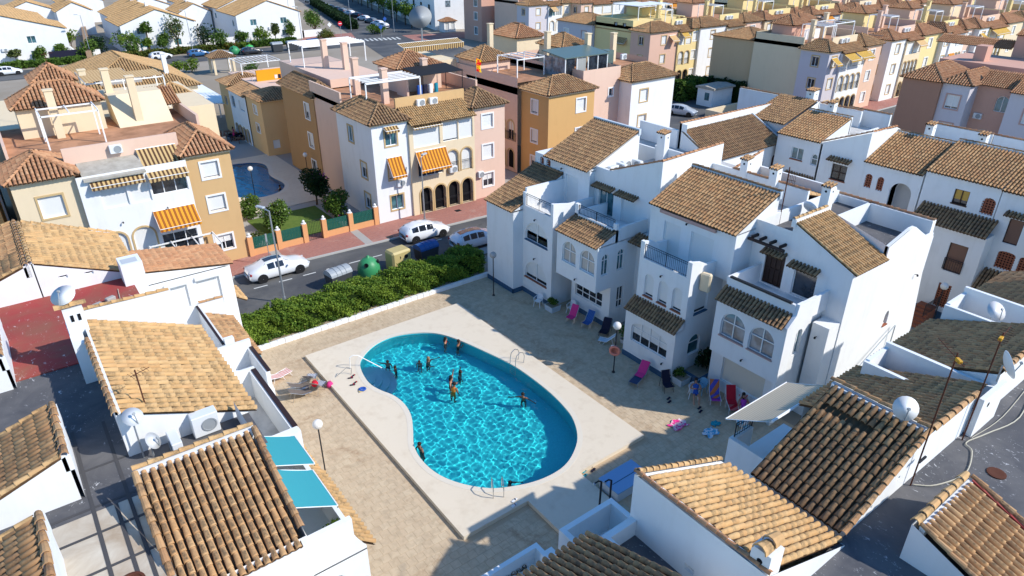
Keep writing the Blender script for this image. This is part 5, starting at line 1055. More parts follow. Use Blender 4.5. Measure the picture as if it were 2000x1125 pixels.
H.face('white', 'x', 3.0, 1, rect(52.0, 53, 0, 8.75)); H.box('pink', 2.8, 10.1, 54.2, 54.4, 8.0, 10.2); H.vol('cream', -0.3, 12.8, 54.3, 66.5, 0, 9.35, top=False, faces='xXY'); H.box('pink', -.3, -.12, 57, 66.5, 9, 10.3); H.box('pink', 12.6, 12.8, 58.5, 66.5, 9, 10.3); H.done()
flat(AT, 'roof_terrace', 'clay_floor', [(-.3, 54.4), (12.8, 54.4), (12.8, 66.5), (-.3, 66.5)], 9.3)
B = MB(); B.prism([(51.7, 8.55), (54.3, 9.15), (54.3, 9.05), (51.7, 8.42)], 'x', 3.4, 7.2); B.build('lean_roof', 'old_lean', AT)
apt_awning(AT, 3.7, 7.0, 51.98, 8.35, .5, .3, 'stripe_brown_x'); awning(AT, [(7.2, 54.2, 9.45), (9.85, 54.2, 9.45), (9.85, 51.4, 8.0), (7.2, 51.4, 8.0)], 'stripe_brown_x', .25); apt_awning(AT, 7.0, 9.8, 51.98, 5.5, 1.3, 1.0, 'stripe_orange_x')
pergola(AT, 6.2, 10.6, 49.6, 51.9, 0.0, 3.0, 3); B = MB(); B.quad((6.2, 49.9, 1.0), (10.6, 49.9, 1.0), (10.6, 49.9, .1), (6.2, 49.9, .1)); B.build('low_wall', 'white', AT); B = MB(); B.box(6.4, 7.8, 51.2, 51.3, .8, 2.3); B.build('green_screen', 'green_screen', AT) if 'green_screen' in MAT else None
ac_unit(AT, (6.0, 54.18, 9.45), '-y'); small_lamp(AT, (5.0, 51.95, 5.2), (0, -1)); small_lamp(AT, (8.0, 51.95, 5.6), (0, -1))
penthouse(AT, 1.2, 6.8, 62.6, 66.2, 9.3, 11.5, 'cream', 'red', 12.9); box_chimney(AT, 3.5, 61.6, 9.3, 12.8); box_chimney(AT, 8.0, 66.0, 9.3, 13.2); box_chimney(AT, 9.2, 62.6, 9.3, 13.0)
pergola(AT, 2.4, 6.0, 58.2, 61.0, 9.3, 11.7, 2); pergola(AT, 6.6, 12.6, 67.5, 71.0, 9.3, 12.0, 8, cover='stripe_tan_x'); 
B = MB(); B.prism([(62.0, 9.3), (66.3, 9.3), (66.3, 11.4), (64.6, 11.4)], 'x', 7.6, 11.6); B.build('stair_housing', 'cream', AT)
mono(AT, 'y', 63.6, 66.5, 10.6, 12.8, 10.3, 11.3, 'red'); yagi(AT, (4.3, 66, 12.4), 2.5, 6, .4, .9)
AT2 = thing('apartment_block', 'rear cream block behind the left one, its hipped roof and pergola just showing', 'apartment block', (8, 76, 0), G_AP); H = House(AT2)
tower(AT2, H, 'cream', 3.4, 6.4, 74.0, 78, z=11.3, zt=12.6, kind='red'); H.vol('cream', -1, 16.2, 67, 80, 0, 9.2); tower(AT2, H, 'cream', 12.4, 16.4, 73, 77.4, z=8.6, zt=10.0, kind='gold'); H.done(); box_chimney(AT2, 7.0, 72, 9, 12.4); B = MB(); B.box(0, 6, 80.0, 86, 0, 6.0); B.box(6.5, 15, 80.5, 84, 0, 5); B.build('annex', 'cream', AT2); pergola(AT2, 7.0, 10.8, 74.5, 77.5, 9.2, 11.4, 6, cover='stripe_tan_x')
AT3 = thing('apartment_block', 'brown shaded block at the left edge', 'apartment block', (-4, 55, 0), G_AP); H = House(AT3); H.vol('ochre', -9, -1.6, 55.5, 64, 0, 8.7, wy=tower_wins(-6, -2, 3)); H.done(); hip(AT3, -9, -1.6, 55.5, 64, 8.7, 10.4, 'red')
AT4 = thing('apartment_block', 'purple-grey block behind the left edge with a dark loggia', 'apartment block', (-4, 75, 0), G_AP); H = House(AT4); H.vol('lilac', -12, -1.6, 70, 78, 0, 8.7, wy=[win(-6, -2.4, 5.2, 7.4, 'door', pane='dark_void', depth=.3), win(-6, -2.4, 1.2, 3.4, 'door', pane='dark_void', depth=.3)]); H.done(); hip(AT4, -12, -1.6, 70, 78, 8.7, 10.2, 'mid')
# ---- M: white and pink block facing the street
AM = thing('apartment_block', 'white, cream and pink block with arcades, orange awnings and two air conditioners', 'apartment block', (31, 57, 0), G_AP); H = House(AM)
tower(AM, H, 'white', 24.6, 28.0, 52.3, 59.3, wy=[win(25.8, 26.9, 6.9, 8.2, 'teal', surround='trim_tan'), win(25.9, 27.0, 3.9, 5.2, surround='trim_tan'), win(25.9, 27.1, 1.1, 2.4, 'teal', surround='trim_tan')], wx=[win(56.0, 57.0, 6.6, 8.0, 'teal', surround='trim_tan'), win(53.9, 55.0, 3.8, 5.2, 'half', gap=.6, surround='trim_tan'), win(53.7, 54.8, 1.0, 2.4, 'half', gap=.6, surround='trim_tan')], kind='dark')
tower(AM, H, 'pink', 34.8, 38.4, 52.3, 56.5, wy=[win(35.8, 37.0, 6.9, 8.15, gap=0, surround='trim_white'), win(35.8, 37.0, 4.0, 5.3, gap=.0, surround='trim_white'), win(35.8, 37.0, 1.2, 2.5, 'half', gap=.5, surround='trim_white')], kind='dark')
wy = arcade(AM, H, 'cream', 28.6, 34.6, 52.1, .15, 4, 1.2, 2.4, rail=1); wy += arcade(AM, H, 'cream', 31.6, 34.6, 52.1, 3.4, 2, 1.15, 2.1, rail=1, shut=[0, 1]); wy += [win(28.7, 31.3, 3.6, 5.2, 'glass', mull=2), win(28.4, 31.1, 6.3, 8.1, gap=0), win(31.4, 33.0, 6.4, 8.1, gap=.15), win(33.1, 34.6, 6.4, 8.1, gap=0)]
H.face('cream', 'y', 52.1, 1, rect(28.0, 34.8, 0, 8.45), wy); H.face('cream', 'x', 28.0, 1, rect(52.1, 52.4, 0, 8.45))
H.box('tan', 27.9, 35.0, 54.0, 54.2, 8.3, 10.35); H.vol('pink', 25.0, 38.2, 54.2, 66, 0, 9.4, top=False, faces='xXY'); H.box('pink', 25.0, 25.16, 59, 66, 9, 10.4); H.box('pink', 38.0, 38.2, 56.5, 66, 9, 10.4); H.box('pink', 31.3, 31.5, 58.0, 60, 9, 11.2); H.done()
mono(AM, 'y', 51.7, 54.0, 28.0, 34.8, 8.4, 9.5, 'gold', 300); flat(AM, 'roof_terrace', 'clay_floor', [(25, 54.2), (38.2, 54.2), (38.2, 66), (25, 66)], 9.3)
apt_awning(AM, 25.7, 27.0, 52.28, 8.6, .5, .3, 'stripe_brown_x'); apt_awning(AM, 25.8, 27.2, 52.28, 5.9, .9, 1.5, 'stripe_orange_x'); apt_awning(AM, 28.5, 31.6, 52.08, 6.0, 1.0, 1.5, 'stripe_orange_x'); apt_awning(AM, 28.3, 31.2, 52.08, 8.4, .4, .25, 'stripe_brown_x', .12)
for x in (30.3, 31.6): ac_unit(AM, (x, 53.98, 9.45), '-y')
ac_unit(AM, (26.9, 52.28, 3.2), '-y'); ac_unit(AM, (32.2, 52.05, 3.5), '-y'); ac_unit(AM, (35.4, 52.28, 2.3), '-y', w=.6)
penthouse(AM, 31.7, 36.4, 60.2, 64.5, 9.3, 11.5, 'pink', 'red', 12.7); box_chimney(AM, 28.6, 57.2, 9.3, 12.3, 'pink'); box_chimney(AM, 28.2, 62.2, 9.3, 12.6, 'pink'); box_chimney(AM, 34.2, 59.7, 9.3, 12.3, 'pink')
pergola(AM, 26.2, 31.6, 56.0, 59.2, 9.3, 11.5, 5, along='y'); B = MB(); B.prism([(56.4, 11.5), (59.6, 11.75), (59.6, 11.72), (56.4, 11.46)], 'x', 31.8, 36.6); B.build('shade_sail', 'black_canvas', AM) if 'black_canvas' in MAT else None
B = MB()
for x in (31.9, 36.5):
    for y in (56.5, 59.5): B.cyl((x, y, 9.3), (x, y, 11.6), .04, n=5)
B.build('shade_posts', 'iron', AM)
for i, (x, c) in enumerate(((32.3, 'cloth_blue'), (32.9, 'cloth_dark'), (33.5, 'cloth_white'), (34.1, 'teal_dark'))): B = MB(); B.rbox((x, 57.4, 9.9), (.25, .12, .55), Matrix.Rotation(.2*i, 3, 'Z'), .06); B.build('laundry', c, AM)
lettering_later = []
# ---- Q: tan tower and yellow wing behind the second pool
AQ = thing('apartment_block', 'brown tower block standing behind the small pool', 'apartment block', (28, 68, 0), G_AP); H = House(AQ)
tower(AQ, H, 'brown', 24.9, 27.2, 65.2, 73.8, wx=[win(66.6, 67.7, 6.5, 8.0, 'half', gap=.4, surround='trim_white'), win(66.6, 67.7, 3.6, 5.0, surround='trim_white'), win(66.6, 67.7, .9, 2.2, 'half', gap=.9, surround='trim_white')], kind='dark'); H.vol('pink', 27.2, 33, 66.0, 80, 0, 10.2, wx=()); H.done(); pergola(AQ, 27.8, 35, 74, 78, 10.2, 12.3, 6, along='y')
box_chimney(AQ, 29.6, 72.5, 10.2, 13.0, 'pink'); box_chimney(AQ, 31.0, 70.5, 10.2, 12.8, 'pink')
AR = thing('apartment_block', 'tan wing with arched doors along the path behind the small pool', 'apartment block', (23, 75, 0), G_AP); H = House(AR)
tower(AR, H, 'sand', 20.1, 25.0, 66.3, 71.5, wx=[win(68.0, 69.1, 6.4, 7.8, surround='trim_white'), win(68.0, 69.1, 3.4, 4.8, 'half', gap=.6, surround='trim_white')], wy=[win(20.8, 21.6, 1.2, 2.6, 'door', pane='trim_white')], kind='mid')
ws = [win(72.2+1.35*i, 73.2+1.35*i, .2, 2.6, 'door', arch=.5, pane='dark_void', depth=.3, surround='trim_tan', frame='lilac') for i in range(4)]
H.face('white', 'x', 20.0, 1, rect(71.5, 78.0, 0, 8.3), ws+[win(76.0, 77.4, 5.4, 7.4, 'door', pane='glass_grey'), win(72.3, 74.4, 5.6, 7.2)]); H.vol('tan', 20.1, 25, 78, 82, 0, 8.8, wx=[win(79.6, 80.6, 5, 6.5, 'half', gap=.9)]); H.vol('pink', 22, 31, 71.5, 84, 0, 9.5); H.done(); hip(AR, 20.1, 25, 78, 82, 8.82, 10.1, 'mid'); mono(AR, 'x', 19.8, 22, 71.5, 78, 8.3, 9.3, 'mid')
B = MB(); B.box(23.0, 28.5, 75.5, 75.8, 9.4, 11.3); B.build('roof_screen', 'yellow_paint', AR) if 'yellow_paint' in MAT else None
pergola(AR, 22.5, 27.5, 79.5, 84.5, 9.5, 11.8, 9); D_ = dish(AR, (22.3, 74.5, 10.2), .35, 2.6, .6, pole=.6)
for i in range(5): B = MB(); B.rbox((24.6+.42*i, 73.2, 10.6), (.17, .03, .3+.05*(i % 2)), bev=.01); B.build('laundry', ('cloth_white', 'cloth_dark', 'cloth_blue', 'cloth_pink', 'cloth_white')[i], AR)
AR.location = (26.8, 87.2, 0); AR.scale = (1, 1, .71)
# ---- N
AN = thing('apartment_block', 'brown tower, pink wall and tall white tower block with a glazed roof room', 'apartment block', (50, 58, 0), G_AP); H = House(AN)
tower(AN, H, 'ochre', 43.7, 49.8, 52.2, 56.6, wy=[win(47.4, 48.6, 6.8, 8.1, gap=0, surround='trim_white'), win(47.4, 48.6, 3.8, 5.1, gap=0, surround='trim_white')], wx=[win(53.9, 54.9, 6.8, 8.1, surround='trim_white'), win(53.9, 54.9, 3.8, 5.1, surround='trim_white'), win(53.9, 54.9, 1.0, 2.3, 'half', gap=.6, surround='trim_white')], kind='mid')
tower(AN, H, 'white', 55.2, 62.0, 52.2, 56.6, wy=[win(56.6, 57.8, 6.6, 7.9, gap=0, surround='trim_tan'), win(56.6, 57.8, 3.8, 5.1, gap=0, surround='trim_tan')], kind='mid'); H.vol('pink', 49.8, 55.2, 54.0, 68, 0, 10.35, wy=[win(50.2, 51.3, 6.9, 8.2, gap=0, surround='trim_white'), win(53.6, 54.2, 7.3, 8.1, 'glass', mull=0, surround='trim_white'), win(50.5, 51.8, 3.6, 5.4, 'door', arch=.6, pane='shutter_cream', surround='trim_tan')], top=False)
wx = [win(57.2+1.5*i, 58.3+1.5*i, z, z+2.1, 'door' if z < 3 else 'half', arch=.5, pane='dark_void' if z < 3 else 'glass_dark', gap=.5, surround='trim_tan', frame='pink') for i in range(5) for z in (.3, 3.4)]
H.face('pink', 'x', 43.2, 1, rect(56.6, 66, 0, 9.0), wx); H.vol('pink', 43.2, 49.8, 56.6, 68, 8.3, 10.0, top=False, faces='xXY'); H.vol('pink', 55.2, 62, 56.6, 68, 0, 10.2, top=False, faces='xXY'); H.done(); flat(AN, 'roof_terrace', 'clay_floor', [(43.2, 56.6), (62, 56.6), (62, 68), (43.2, 68)], 9.5)
railing(AN, 'x', 43.1, 56.8, 65.8, 3.4, 4.3)
penthouse(AN, 52.6, 56.2, 60.6, 64.8, 9.5, 11.6, 'cream', 'mid', 12.8); penthouse(AN, 53.0, 57, 69.6, 75, 9.5, 11.6, 'cream', 'red', 12.9); box_chimney(AN, 51.5, 62.0, 9.5, 13.2); box_chimney(AN, 55.2, 59.4, 9.5, 13.0); box_chimney(AN, 60.0, 60.2, 9.5, 12.6); box_chimney(AN, 50.6, 71.8, 9.5, 13.2)
B = MB(); B.prism([(55.6, 11.5), (59.4, 11.9), (59.4, 11.8), (55.6, 11.4)], 'x', 48.6, 55.0); r_ = B.build('glazed_room_roof', 'sheet_green', AN) if 'sheet_green' in MAT else None
for x in (48.8, 50.4, 52.0, 53.4, 54.8): B = MB(); B.box(x-.05, x+.05, 55.7, 55.8, 9.5, 11.45); B.build('post', 'trim_white', AN)
for i in range(4): B = MB(); x = (48.8, 50.4, 52.0, 53.4)[i]; B.box(x+.06, x+1.3, 55.76, 55.79, 9.5, 11.35); B.build('pane', 'glass_dark' if i != 1 else 'curtain_glass', AN)
B = MB(); B.box(48.75, 48.85, 55.8, 59.2, 9.5, 11.4); B.build('pane', 'glass_grey', AN)
ac_unit(AN, (58.4, 57.0, 10.3), '-y'); B = MB(); B.box(57.0, 58.0, 58.0, 59.0, 9.5, 11.2); B.build('roof_cabinet', 'sheet_green', AN) if 'sheet_green' in MAT else None
penthouse(AN, 43.4, 47.4, 63.5, 67.8, 9.4, 10.6, 'pink', 'mid', 11.9); pergola(AN, 44.6, 48.2, 58.5, 62, 9.5, 11.4, 4)
B = MB(); B.box(40.5, 43.2, 68, 75, 0, 10.4); B.build('rear_wing', 'cream', AN); awning(AN, [(38.0, 72.0, 12.0), (46.0, 72.0, 12.0), (46.0, 70.6, 11.7), (38.0, 70.6, 11.7)], 'stripe_brown_x', .5)
# ---- O: long row at the right, one block after another along the street
cm = [('lilac', 'white', 'peach_pale', 'cream'), ('white', 'cream', 'yellow', 'pink'), ('pink', 'white', 'pink', 'yellow'), ('white', 'yellow', 'cream', 'peach_pale'), ('cream', 'white', 'pink', 'cream')]
stucco('peach_pale', (.74, .50, .36), .12)
AO = block_front('grey and white block with yellow awnings behind the white houses', 90.4, 50.4, 2.8, 6.1, 4.6, ('lilac', 'white', 'peach_pale', 'cream'), kind='mid', depth=12, awn=[(.6, 1.9, 8.1, 'stripe_yellow_x', 1.1), (3.0, 5.6, 8.5, 'stripe_yellow_x', 1.4), (5.8, 8.6, 8.6, 'stripe_yellow_x', 1.4), (9.2, 10.4, 8.3, 'stripe_yellow_x', 1.0)])
AO2 = block_front('white tower block with cream middle, second of the row at the right', 107.8, 50.9, 4.2, 4.9, 6.2, ('white', 'cream', 'yellow', 'pink'), kind='red', depth=12, awn=[(6.6, 9.0, 8.5, 'stripe_tan_x', 1.0)])
AO3 = block_front('yellow and white block with an orange blind, third of the row at the right', 123.1, 50.2, 2.0, 4.9, 3.4, ('white', 'white', 'pink', 'yellow'), kind='red', depth=12, awn=[(2.2, 4.2, 5.6, 'stripe_orange_x', .6)])
AO4 = block_front('white block with yellow awnings, fourth of the row at the right', 133.4, 49.4, 3.8, 6.8, 7.3, ('white', 'yellow', 'cream', 'peach_pale'), kind='red', depth=12, awn=[(.4, 1.8, 8.1, 'stripe_yellow_x', 1.1), (4.0, 9.6, 8.5, 'stripe_yellow_x', 1.2)])
AO5 = block_front('last pale block of the row, cut by the right edge', 152, 49.2, 4, 6, 5, ('white', 'cream', 'pink', 'yellow'), kind='mid', depth=12)
# beige and rose block with the stair tower
AS = thing('apartment_block', 'beige and rose block with a tall rose stair tower and arched windows', 'apartment block', (94, 64, 0), G_AP); H = House(AS)
tower(AS, H, 'tan_pale', 91.6, 99, 62.9, 70.4, kind='mid', corn='tan_pale'); H.vol('rose', 92.2, 99, 60.3, 62.9, 0, 8.7, wx=[win(61.2, 62.1, z, z+1.1, 'teal', surround='trim_white') for z in (1.2, 4.0, 6.8)]); H.vol('rose', 91.8, 95.0, 57.4, 60.6, 0, 11.5, wx=[win(58.6, 59.3, z, z+1.1, 'glass', arch=.3, mull=0, surround='trim_white') for z in (2.0, 5.0, 8.2)]); H.vol('white', 95.0, 99, 57.4, 60.3, 0, 10.6); H.done(); hip(AS, 91.8, 95.0, 57.4, 60.6, 11.5, 12.7, 'red'); hip(AS, 92.2, 99, 60.3, 62.9, 8.7, 9.7, 'mid'); pergola(AS, 96, 101, 53.6, 56.6, 9.3, 11.8, 2)
# second row of blocks at y = 78
A21 = block_front('pink tower block with tan awnings in the second row', 85.7, 77.9, 6.5, 3.4, 1.8, ('rose_pale', 'yellow', 'yellow', 'yellow'), kind='mid', gf=2, depth=13, awn=[(4.4, 5.9, 8.2, 'stripe_tan_x', 1.1), (6.8, 8.4, 8.6, 'stripe_yellow_x', 1.0)]) if 'rose_pale' in MAT else None
A22 = block_front('white tower block with tan windows in the second row', 97.3, 77.5, 6.7, 5, 5, ('white', 'cream', 'pink', 'yellow'), kind='mid', depth=13)
A23 = thing('apartment_block', 'pale block in the second row, its shaded side with round arches', 'apartment block', (85, 90, 0), G_AP); H = House(A23)
H.face('white', 'x', 86.3, 1, rect(82, 91, 0, 8.5), [win(83.4+1.5*i, 84.5+1.5*i, .8, 3.0, 'door', arch=.5, pane='dark_void', surround='trim_tan') for i in range(4)]+[win(83, 86, 5.2, 7.2, 'teal', mull=2), win(87, 90, 5.2, 7.2)]); H.vol('lilac', 85.4, 92, 91, 100, 0, 8.9, wx=[win(92.4, 93.6, 6.3, 7.7, surround='trim_pink'), win(97, 98.2, 6.3, 7.7, surround='trim_white'), win(92.4, 93.6, 3.2, 4.6)]); H.vol('yellow', 86.4, 99, 82.5, 91, 7, 10.2); H.done(); hip(A23, 85.4, 92, 91, 100, 8.9, 10.2, 'mid'); mono(A23, 'x', 86, 88, 82, 91, 8.5, 9.4, 'red'); ac_unit(A23, (86.3, 84.0, 9.2), '-x'); ac_unit(A23, (86.3, 86.0, 9.2), '-x'); pergola(A23, 88, 96, 83, 89, 10.2, 12.2, 6, cover='trim_white'); apt_awning(A23, 83.2, 85.8, 86.25, 7.9, 1.0, 1.2, 'stripe_brown_y', ax='x'); apt_awning(AS, 0, 0.01, 0, -5, .01, .01) if False else None
# ---- P: brick-brown block at the right edge, side facing us in the shade
AP = thing('apartment_block', 'brick-brown and grey block at the right edge with pink-framed windows', 'apartment block', (84, 30, 0), G_AP); H = House(AP)
H.vol('brick_brown', 80.5, 88, 31.9, 35.9, 0, 9.0); H.vol('lilac', 80.9, 88, 29.2, 31.9, 0, 9.0, wx=[win(29.9, 31.2, 6.5, 7.9, 'half', gap=.15, surround='trim_pink'), win(29.9, 31.2, 3.6, 5.0, 'half', gap=.15, surround='trim_pink')], wy=()); H.vol('rose', 82.8, 88, 25.6, 29.2, 0, 9.0, wx=[win(26.0, 27.2, 6.6, 8.2, 'teal', arch=.5, surround='rose'), win(26.2, 28.6, 1.0, 4.6, 'door', arch=1.0, pane='dark_void')]); H.vol('lilac', 81.2, 88, 21.6, 25.6, 0, 9.0, wx=[win(22.6, 24.0, 6.2, 7.6, surround='trim_pink', gap=0), win(22.6, 24.0, 3.3, 4.7, 'half', gap=.3, surround='trim_pink')]); H.vol('white', 80.8, 88, 14, 21.6, 0, 9.0, wx=[win(17.4, 18.8, 6.2, 7.6), win(17.4, 18.8, 3.2, 4.6)]); H.done()
hip(AP, 80.5, 88, 31.9, 35.9, 9.05, 10.4, 'red'); hip(AP, 80.9, 88, 29.2, 31.9, 9.05, 10.1, 'red'); mono(AP, 'x', 82.4, 84.6, 21.6, 29.2, 9.05, 10.3, 'red'); mono(AP, 'x', 80.8, 84, 14, 25.6, 9.0, 10.4, 'red'); ac_unit(AP, (82.8, 28.4, 5.6), '-x')
AP2 = thing('apartment_block', 'pinkish-red block at the right edge behind the brown one', 'apartment block', (100, 33, 0), G_AP); H = House(AP2); H.vol('rose', 96, 104, 22, 31.5, 0, 12.6, wx=[win(28.4, 29.2, 9.4, 10.0, 'glass', mull=0), win(26.6, 28.0, 9.4, 10.0, 'glass', mull=0)]); H.vol('rose', 88.5, 96, 27, 36.0, 0, 10.2); H.box('rose', 90, 91.5, 32, 33.2, 10, 11.8); H.done(); mono(AP2, 'x', 95.8, 99, 22, 31.6, 12.6, 13.8, 'red'); mono(AP2, 'x', 95.9, 97.5, 31.6, 40, 11.0, 11.8, 'red')
new_mat('lamp_grey', (.45, .47, .48), .4, .5); new_mat('globe_dim', (.40, .38, .35), .4, .4); new_mat('ring_pink', (.62, .22, .16), .6, .3); new_mat('petal_pink', (.62, .14, .38), .7, .2)
new_mat('filler_dark', (.012, .024, .006), .95, .05)
new_mat('slat_green', (.012, .10, .075), .6, .3)
# ============================================================ terrace paving, street, second pool
TERR = holed('terrace', [(6.4, 11.0), (29.2, 11.0), (29.2, 31), (31.5, 31), (31.5, 38.3), (6.4, 38.3)], [rect(11.02, 22.08, 18.12, 35.7), rect(14.52, 17.58, 13.62, 18.1)], 0.0, 'paver_joint')
def in_deck(x0, x1, y0, y1): return (x1 > 11.0 and x0 < 22.1 and y1 > 18.1 and y0 < 35.72) or (x1 > 14.5 and x0 < 17.6 and y1 > 13.6 and y0 < 18.15)
cells = []; PZ = .40
_rp = random.Random(5)
j = 0; y = 11.05
while y < 38.2:
    x = 6.45 + (PZ/2 if j % 2 else 0)
    while x < 29.1:
        x0, x1, y0, y1 = x+.008, min(x+PZ-.008, 29.1), y+.008, min(y+PZ-.008, 38.2)
        if not in_deck(x0, x1, y0, y1): cells.append((x0, x1, y0, y1))
        elif x0 < 11.0 < x1 and not in_deck(x0, 10.98, y0, y1): cells.append((x0, 10.98, y0, y1))
        x += PZ
    y += PZ; j += 1
full = [c for c in cells if abs(c[1]-c[0]-PZ+.016) < .001 and abs(c[3]-c[2]-PZ+.016) < .001]
full.sort(key=lambda c: hypot((c[0]-9.0)*1.0, c[2]-23.0) if c[0] > 7.0 else 99)
near = set(full[:300])
B = MB(); h = (PZ-.016)/2; B.add([(-h, -h, 0), (h, -h, 0), (h, h, 0), (-h, h, 0), (-h+.006, -h+.006, .006), (h-.006, -h+.006, .006), (h-.006, h-.006, .006), (-h+.006, h-.006, .006)], [(0, 1, 5, 4), (1, 2, 6, 5), (2, 3, 7, 6), (3, 0, 4, 7), (4, 5, 6, 7)])
pme = bpy.data.meshes.new('paver'); pme.from_pydata(B.v, [], B.f); pme.materials.append(MAT['paver']); pme.update()
for c in near:
    o = bpy.data.objects.new('paver', pme); COL.objects.link(o); o.parent = TERR; o.location = ((c[0]+c[1])/2, (c[2]+c[3])/2, .001+_rp.uniform(0, .002)); o.rotation_euler = (_rp.uniform(-.004, .004), _rp.uniform(-.004, .004), _rp.uniform(-.012, .012)+(pi/2)*_rp.randint(0, 3))
B = MB(); B.tv = []
for c in cells:
    if c in near: continue
    x0, x1, y0, y1 = c; z = .006+_rp.uniform(0, .003); B.add([(x0, y0, .001), (x1, y0, .001), (x1, y1, .001), (x0, y1, .001), (x0+.006, y0+.006, z), (x1-.006, y0+.006, z), (x1-.006, y1-.006, z), (x0+.006, y1-.006, z)], [(0, 1, 5, 4), (1, 2, 6, 5), (2, 3, 7, 6), (3, 0, 4, 7), (4, 5, 6, 7)]); B.tv += [_rp.random()]*5
B.build('pavers', 'paver_mesh', TERR, kind='stuff')
# hedge bed with white kerb
BED = MB(); BED.quad((8.2, 38.45, .2), (26.2, 38.45, .2), (26.2, 41.5, .2), (8.2, 41.5, .2)); BED.build('planting_bed', 'soil', kind='structure')
B = MB(); x = 8.3
KB = thing('bed_kerb', 'low white block kerb along the foot of the hedge', 'kerb', (17, 38.3, 0))
while x < 26.1: B = MB(); B.rbox((x+.24, 38.32+_rp.uniform(-.01, .01), .14), (.235, .13, .15), bev=.02); B.build('kerb_block', 'white', KB); x += .48
# road
def kerb_y(x): return 49.55-.055*(min(max(x, 2), 38)-8)
RD_ = MB(); xs = [-80, 2, 8, 14, 20, 26, 32, 38, 60, 120, 260]
for a, b in zip(xs, xs[1:]): RD_.quad((a, 42.6, .0), (b, 42.6, .0), (b, kerb_y(b), .0), (a, kerb_y(a), .0))
RD_.build('road', 'asphalt', kind='structure')
SWK = MB(); KR = MB()
for a, b in zip(xs, xs[1:]):
    SWK.quad((a, kerb_y(a)+.16, .125), (b, kerb_y(b)+.16, .125), (b, 53.6, .125), (a, 53.6, .125))
    ya, yb = kerb_y(a), kerb_y(b); v = [(a, ya, -.02), (b, yb, -.02), (a, ya, .13), (b, yb, .13), (a, ya+.16, .13), (b, yb+.16, .13)]; KR.add(v, [(0, 1, 3, 2), (2, 3, 5, 4)])
PVM = SWK.build('pavement', 'sidewalk_red', kind='structure'); KR.build('kerb', 'kerb', kind='structure')
for x in (14.8, 21.9): B = MB(); B.quad((x-.35, kerb_y(x)+.2, .129), (x+.35, kerb_y(x)+.2, .129), (x+.5, 52.3, .129), (x-.2, 52.3, .129)); B.build('paving_strip', 'concrete', PVM)
for x, y in ((23.6, 48.9), (25.8, 49.5), (31.6, 50.6)): B = MB(); B.box(x, x+.55, y, y+.45, .126, .14); B.build('manhole_cover', 'iron', PVM)
B = MB(); B.quad((-80, 41.5, .11), (260, 41.5, .11), (260, 42.6, .11), (-80, 42.6, .11)); B.build('pavement', 'concrete', kind='structure')
x = 6.0
while x < 32: B = MB(); yy = 46.95-.03*(x-8); B.quad((x, yy-.06, .004), (x+1.0, yy-.09, .004), (x+1.0, yy+.03, .004), (x, yy+.06, .004)); B.build('road_marking', 'road_paint', kind='structure'); x += 1.85
# courtyard with the second pool
P2 = smooth_loop([(15.0, 77.0), (15.6, 68.6), (16.8, 66.4), (18.2, 65.3), (19.9, 65.5), (21.0, 66.3), (21.7, 67.6), (21.8, 68.9), (21.5, 70.8), (21.6, 72.3), (22.2, 74.0), (22.5, 76.1), (21.5, 77.6), (18, 78.2)], 2)
m = MAT['pool_floor']
pool(P2, .45, .12, 1.2, [(13.4, 61.5), (24.6, 61.5), (24.6, 79.5), (13.4, 79.5)], 0, 'pool_wall_blue', 'pool_floor_blue', 9, .14, True)
COURT = holed('courtyard', rect(13.2, 43, 52.6, 90), [rect(13.45, 24.55, 61.55, 79.4)], .05, 'concrete')
sheet('lawn', 15.4, 21.8, 53.0, 60.2, .09, 'lawn')
# ---- fence with orange pillars
FE = thing('garden_fence', 'orange wall with green slatted panels between pillars by the street', 'fence', (19, 52.4, 0))
pil = [13.3, 15.6, 17.8, 19.5, 21.9, 24.3]
for i, x in enumerate(pil):
    B = MB(); B.box(x-.2, x+.2, 52.2, 52.6, 0, 1.75); p_ = B.build('pillar', 'peach', FE); B = MB(); B.lathe((x, 52.4, 1.75), [(.2, 0), (.22, .05), (.07, .09), (.11, .17), (.12, .24), (.001, .36)], 10); B.build('finial', 'trim_white', p_)
    if i < len(pil)-1 and i != 2:
        a, b = x+.2, pil[i+1]-.2; B = MB(); B.box(a, b, 52.28, 52.52, 0, .62); B.build('low_wall', 'peach', FE); n = int((b-a)/.12)
        for k in range(n): B = MB(); xx = a+(b-a)*(k+.5)/n; B.box(xx-.05, xx+.05, 52.37+.01*(k % 2), 52.41+.01*(k % 2), .66, 1.62); B.build('slat', 'slat_green', FE)
        B = MB(); B.box(a, b, 52.42, 52.46, 1.2, 1.26); B.build('rail', 'slat_green', FE)
railing(FE, 'y', 52.4, 18.02, 19.3, .15, 1.85, name='gate')
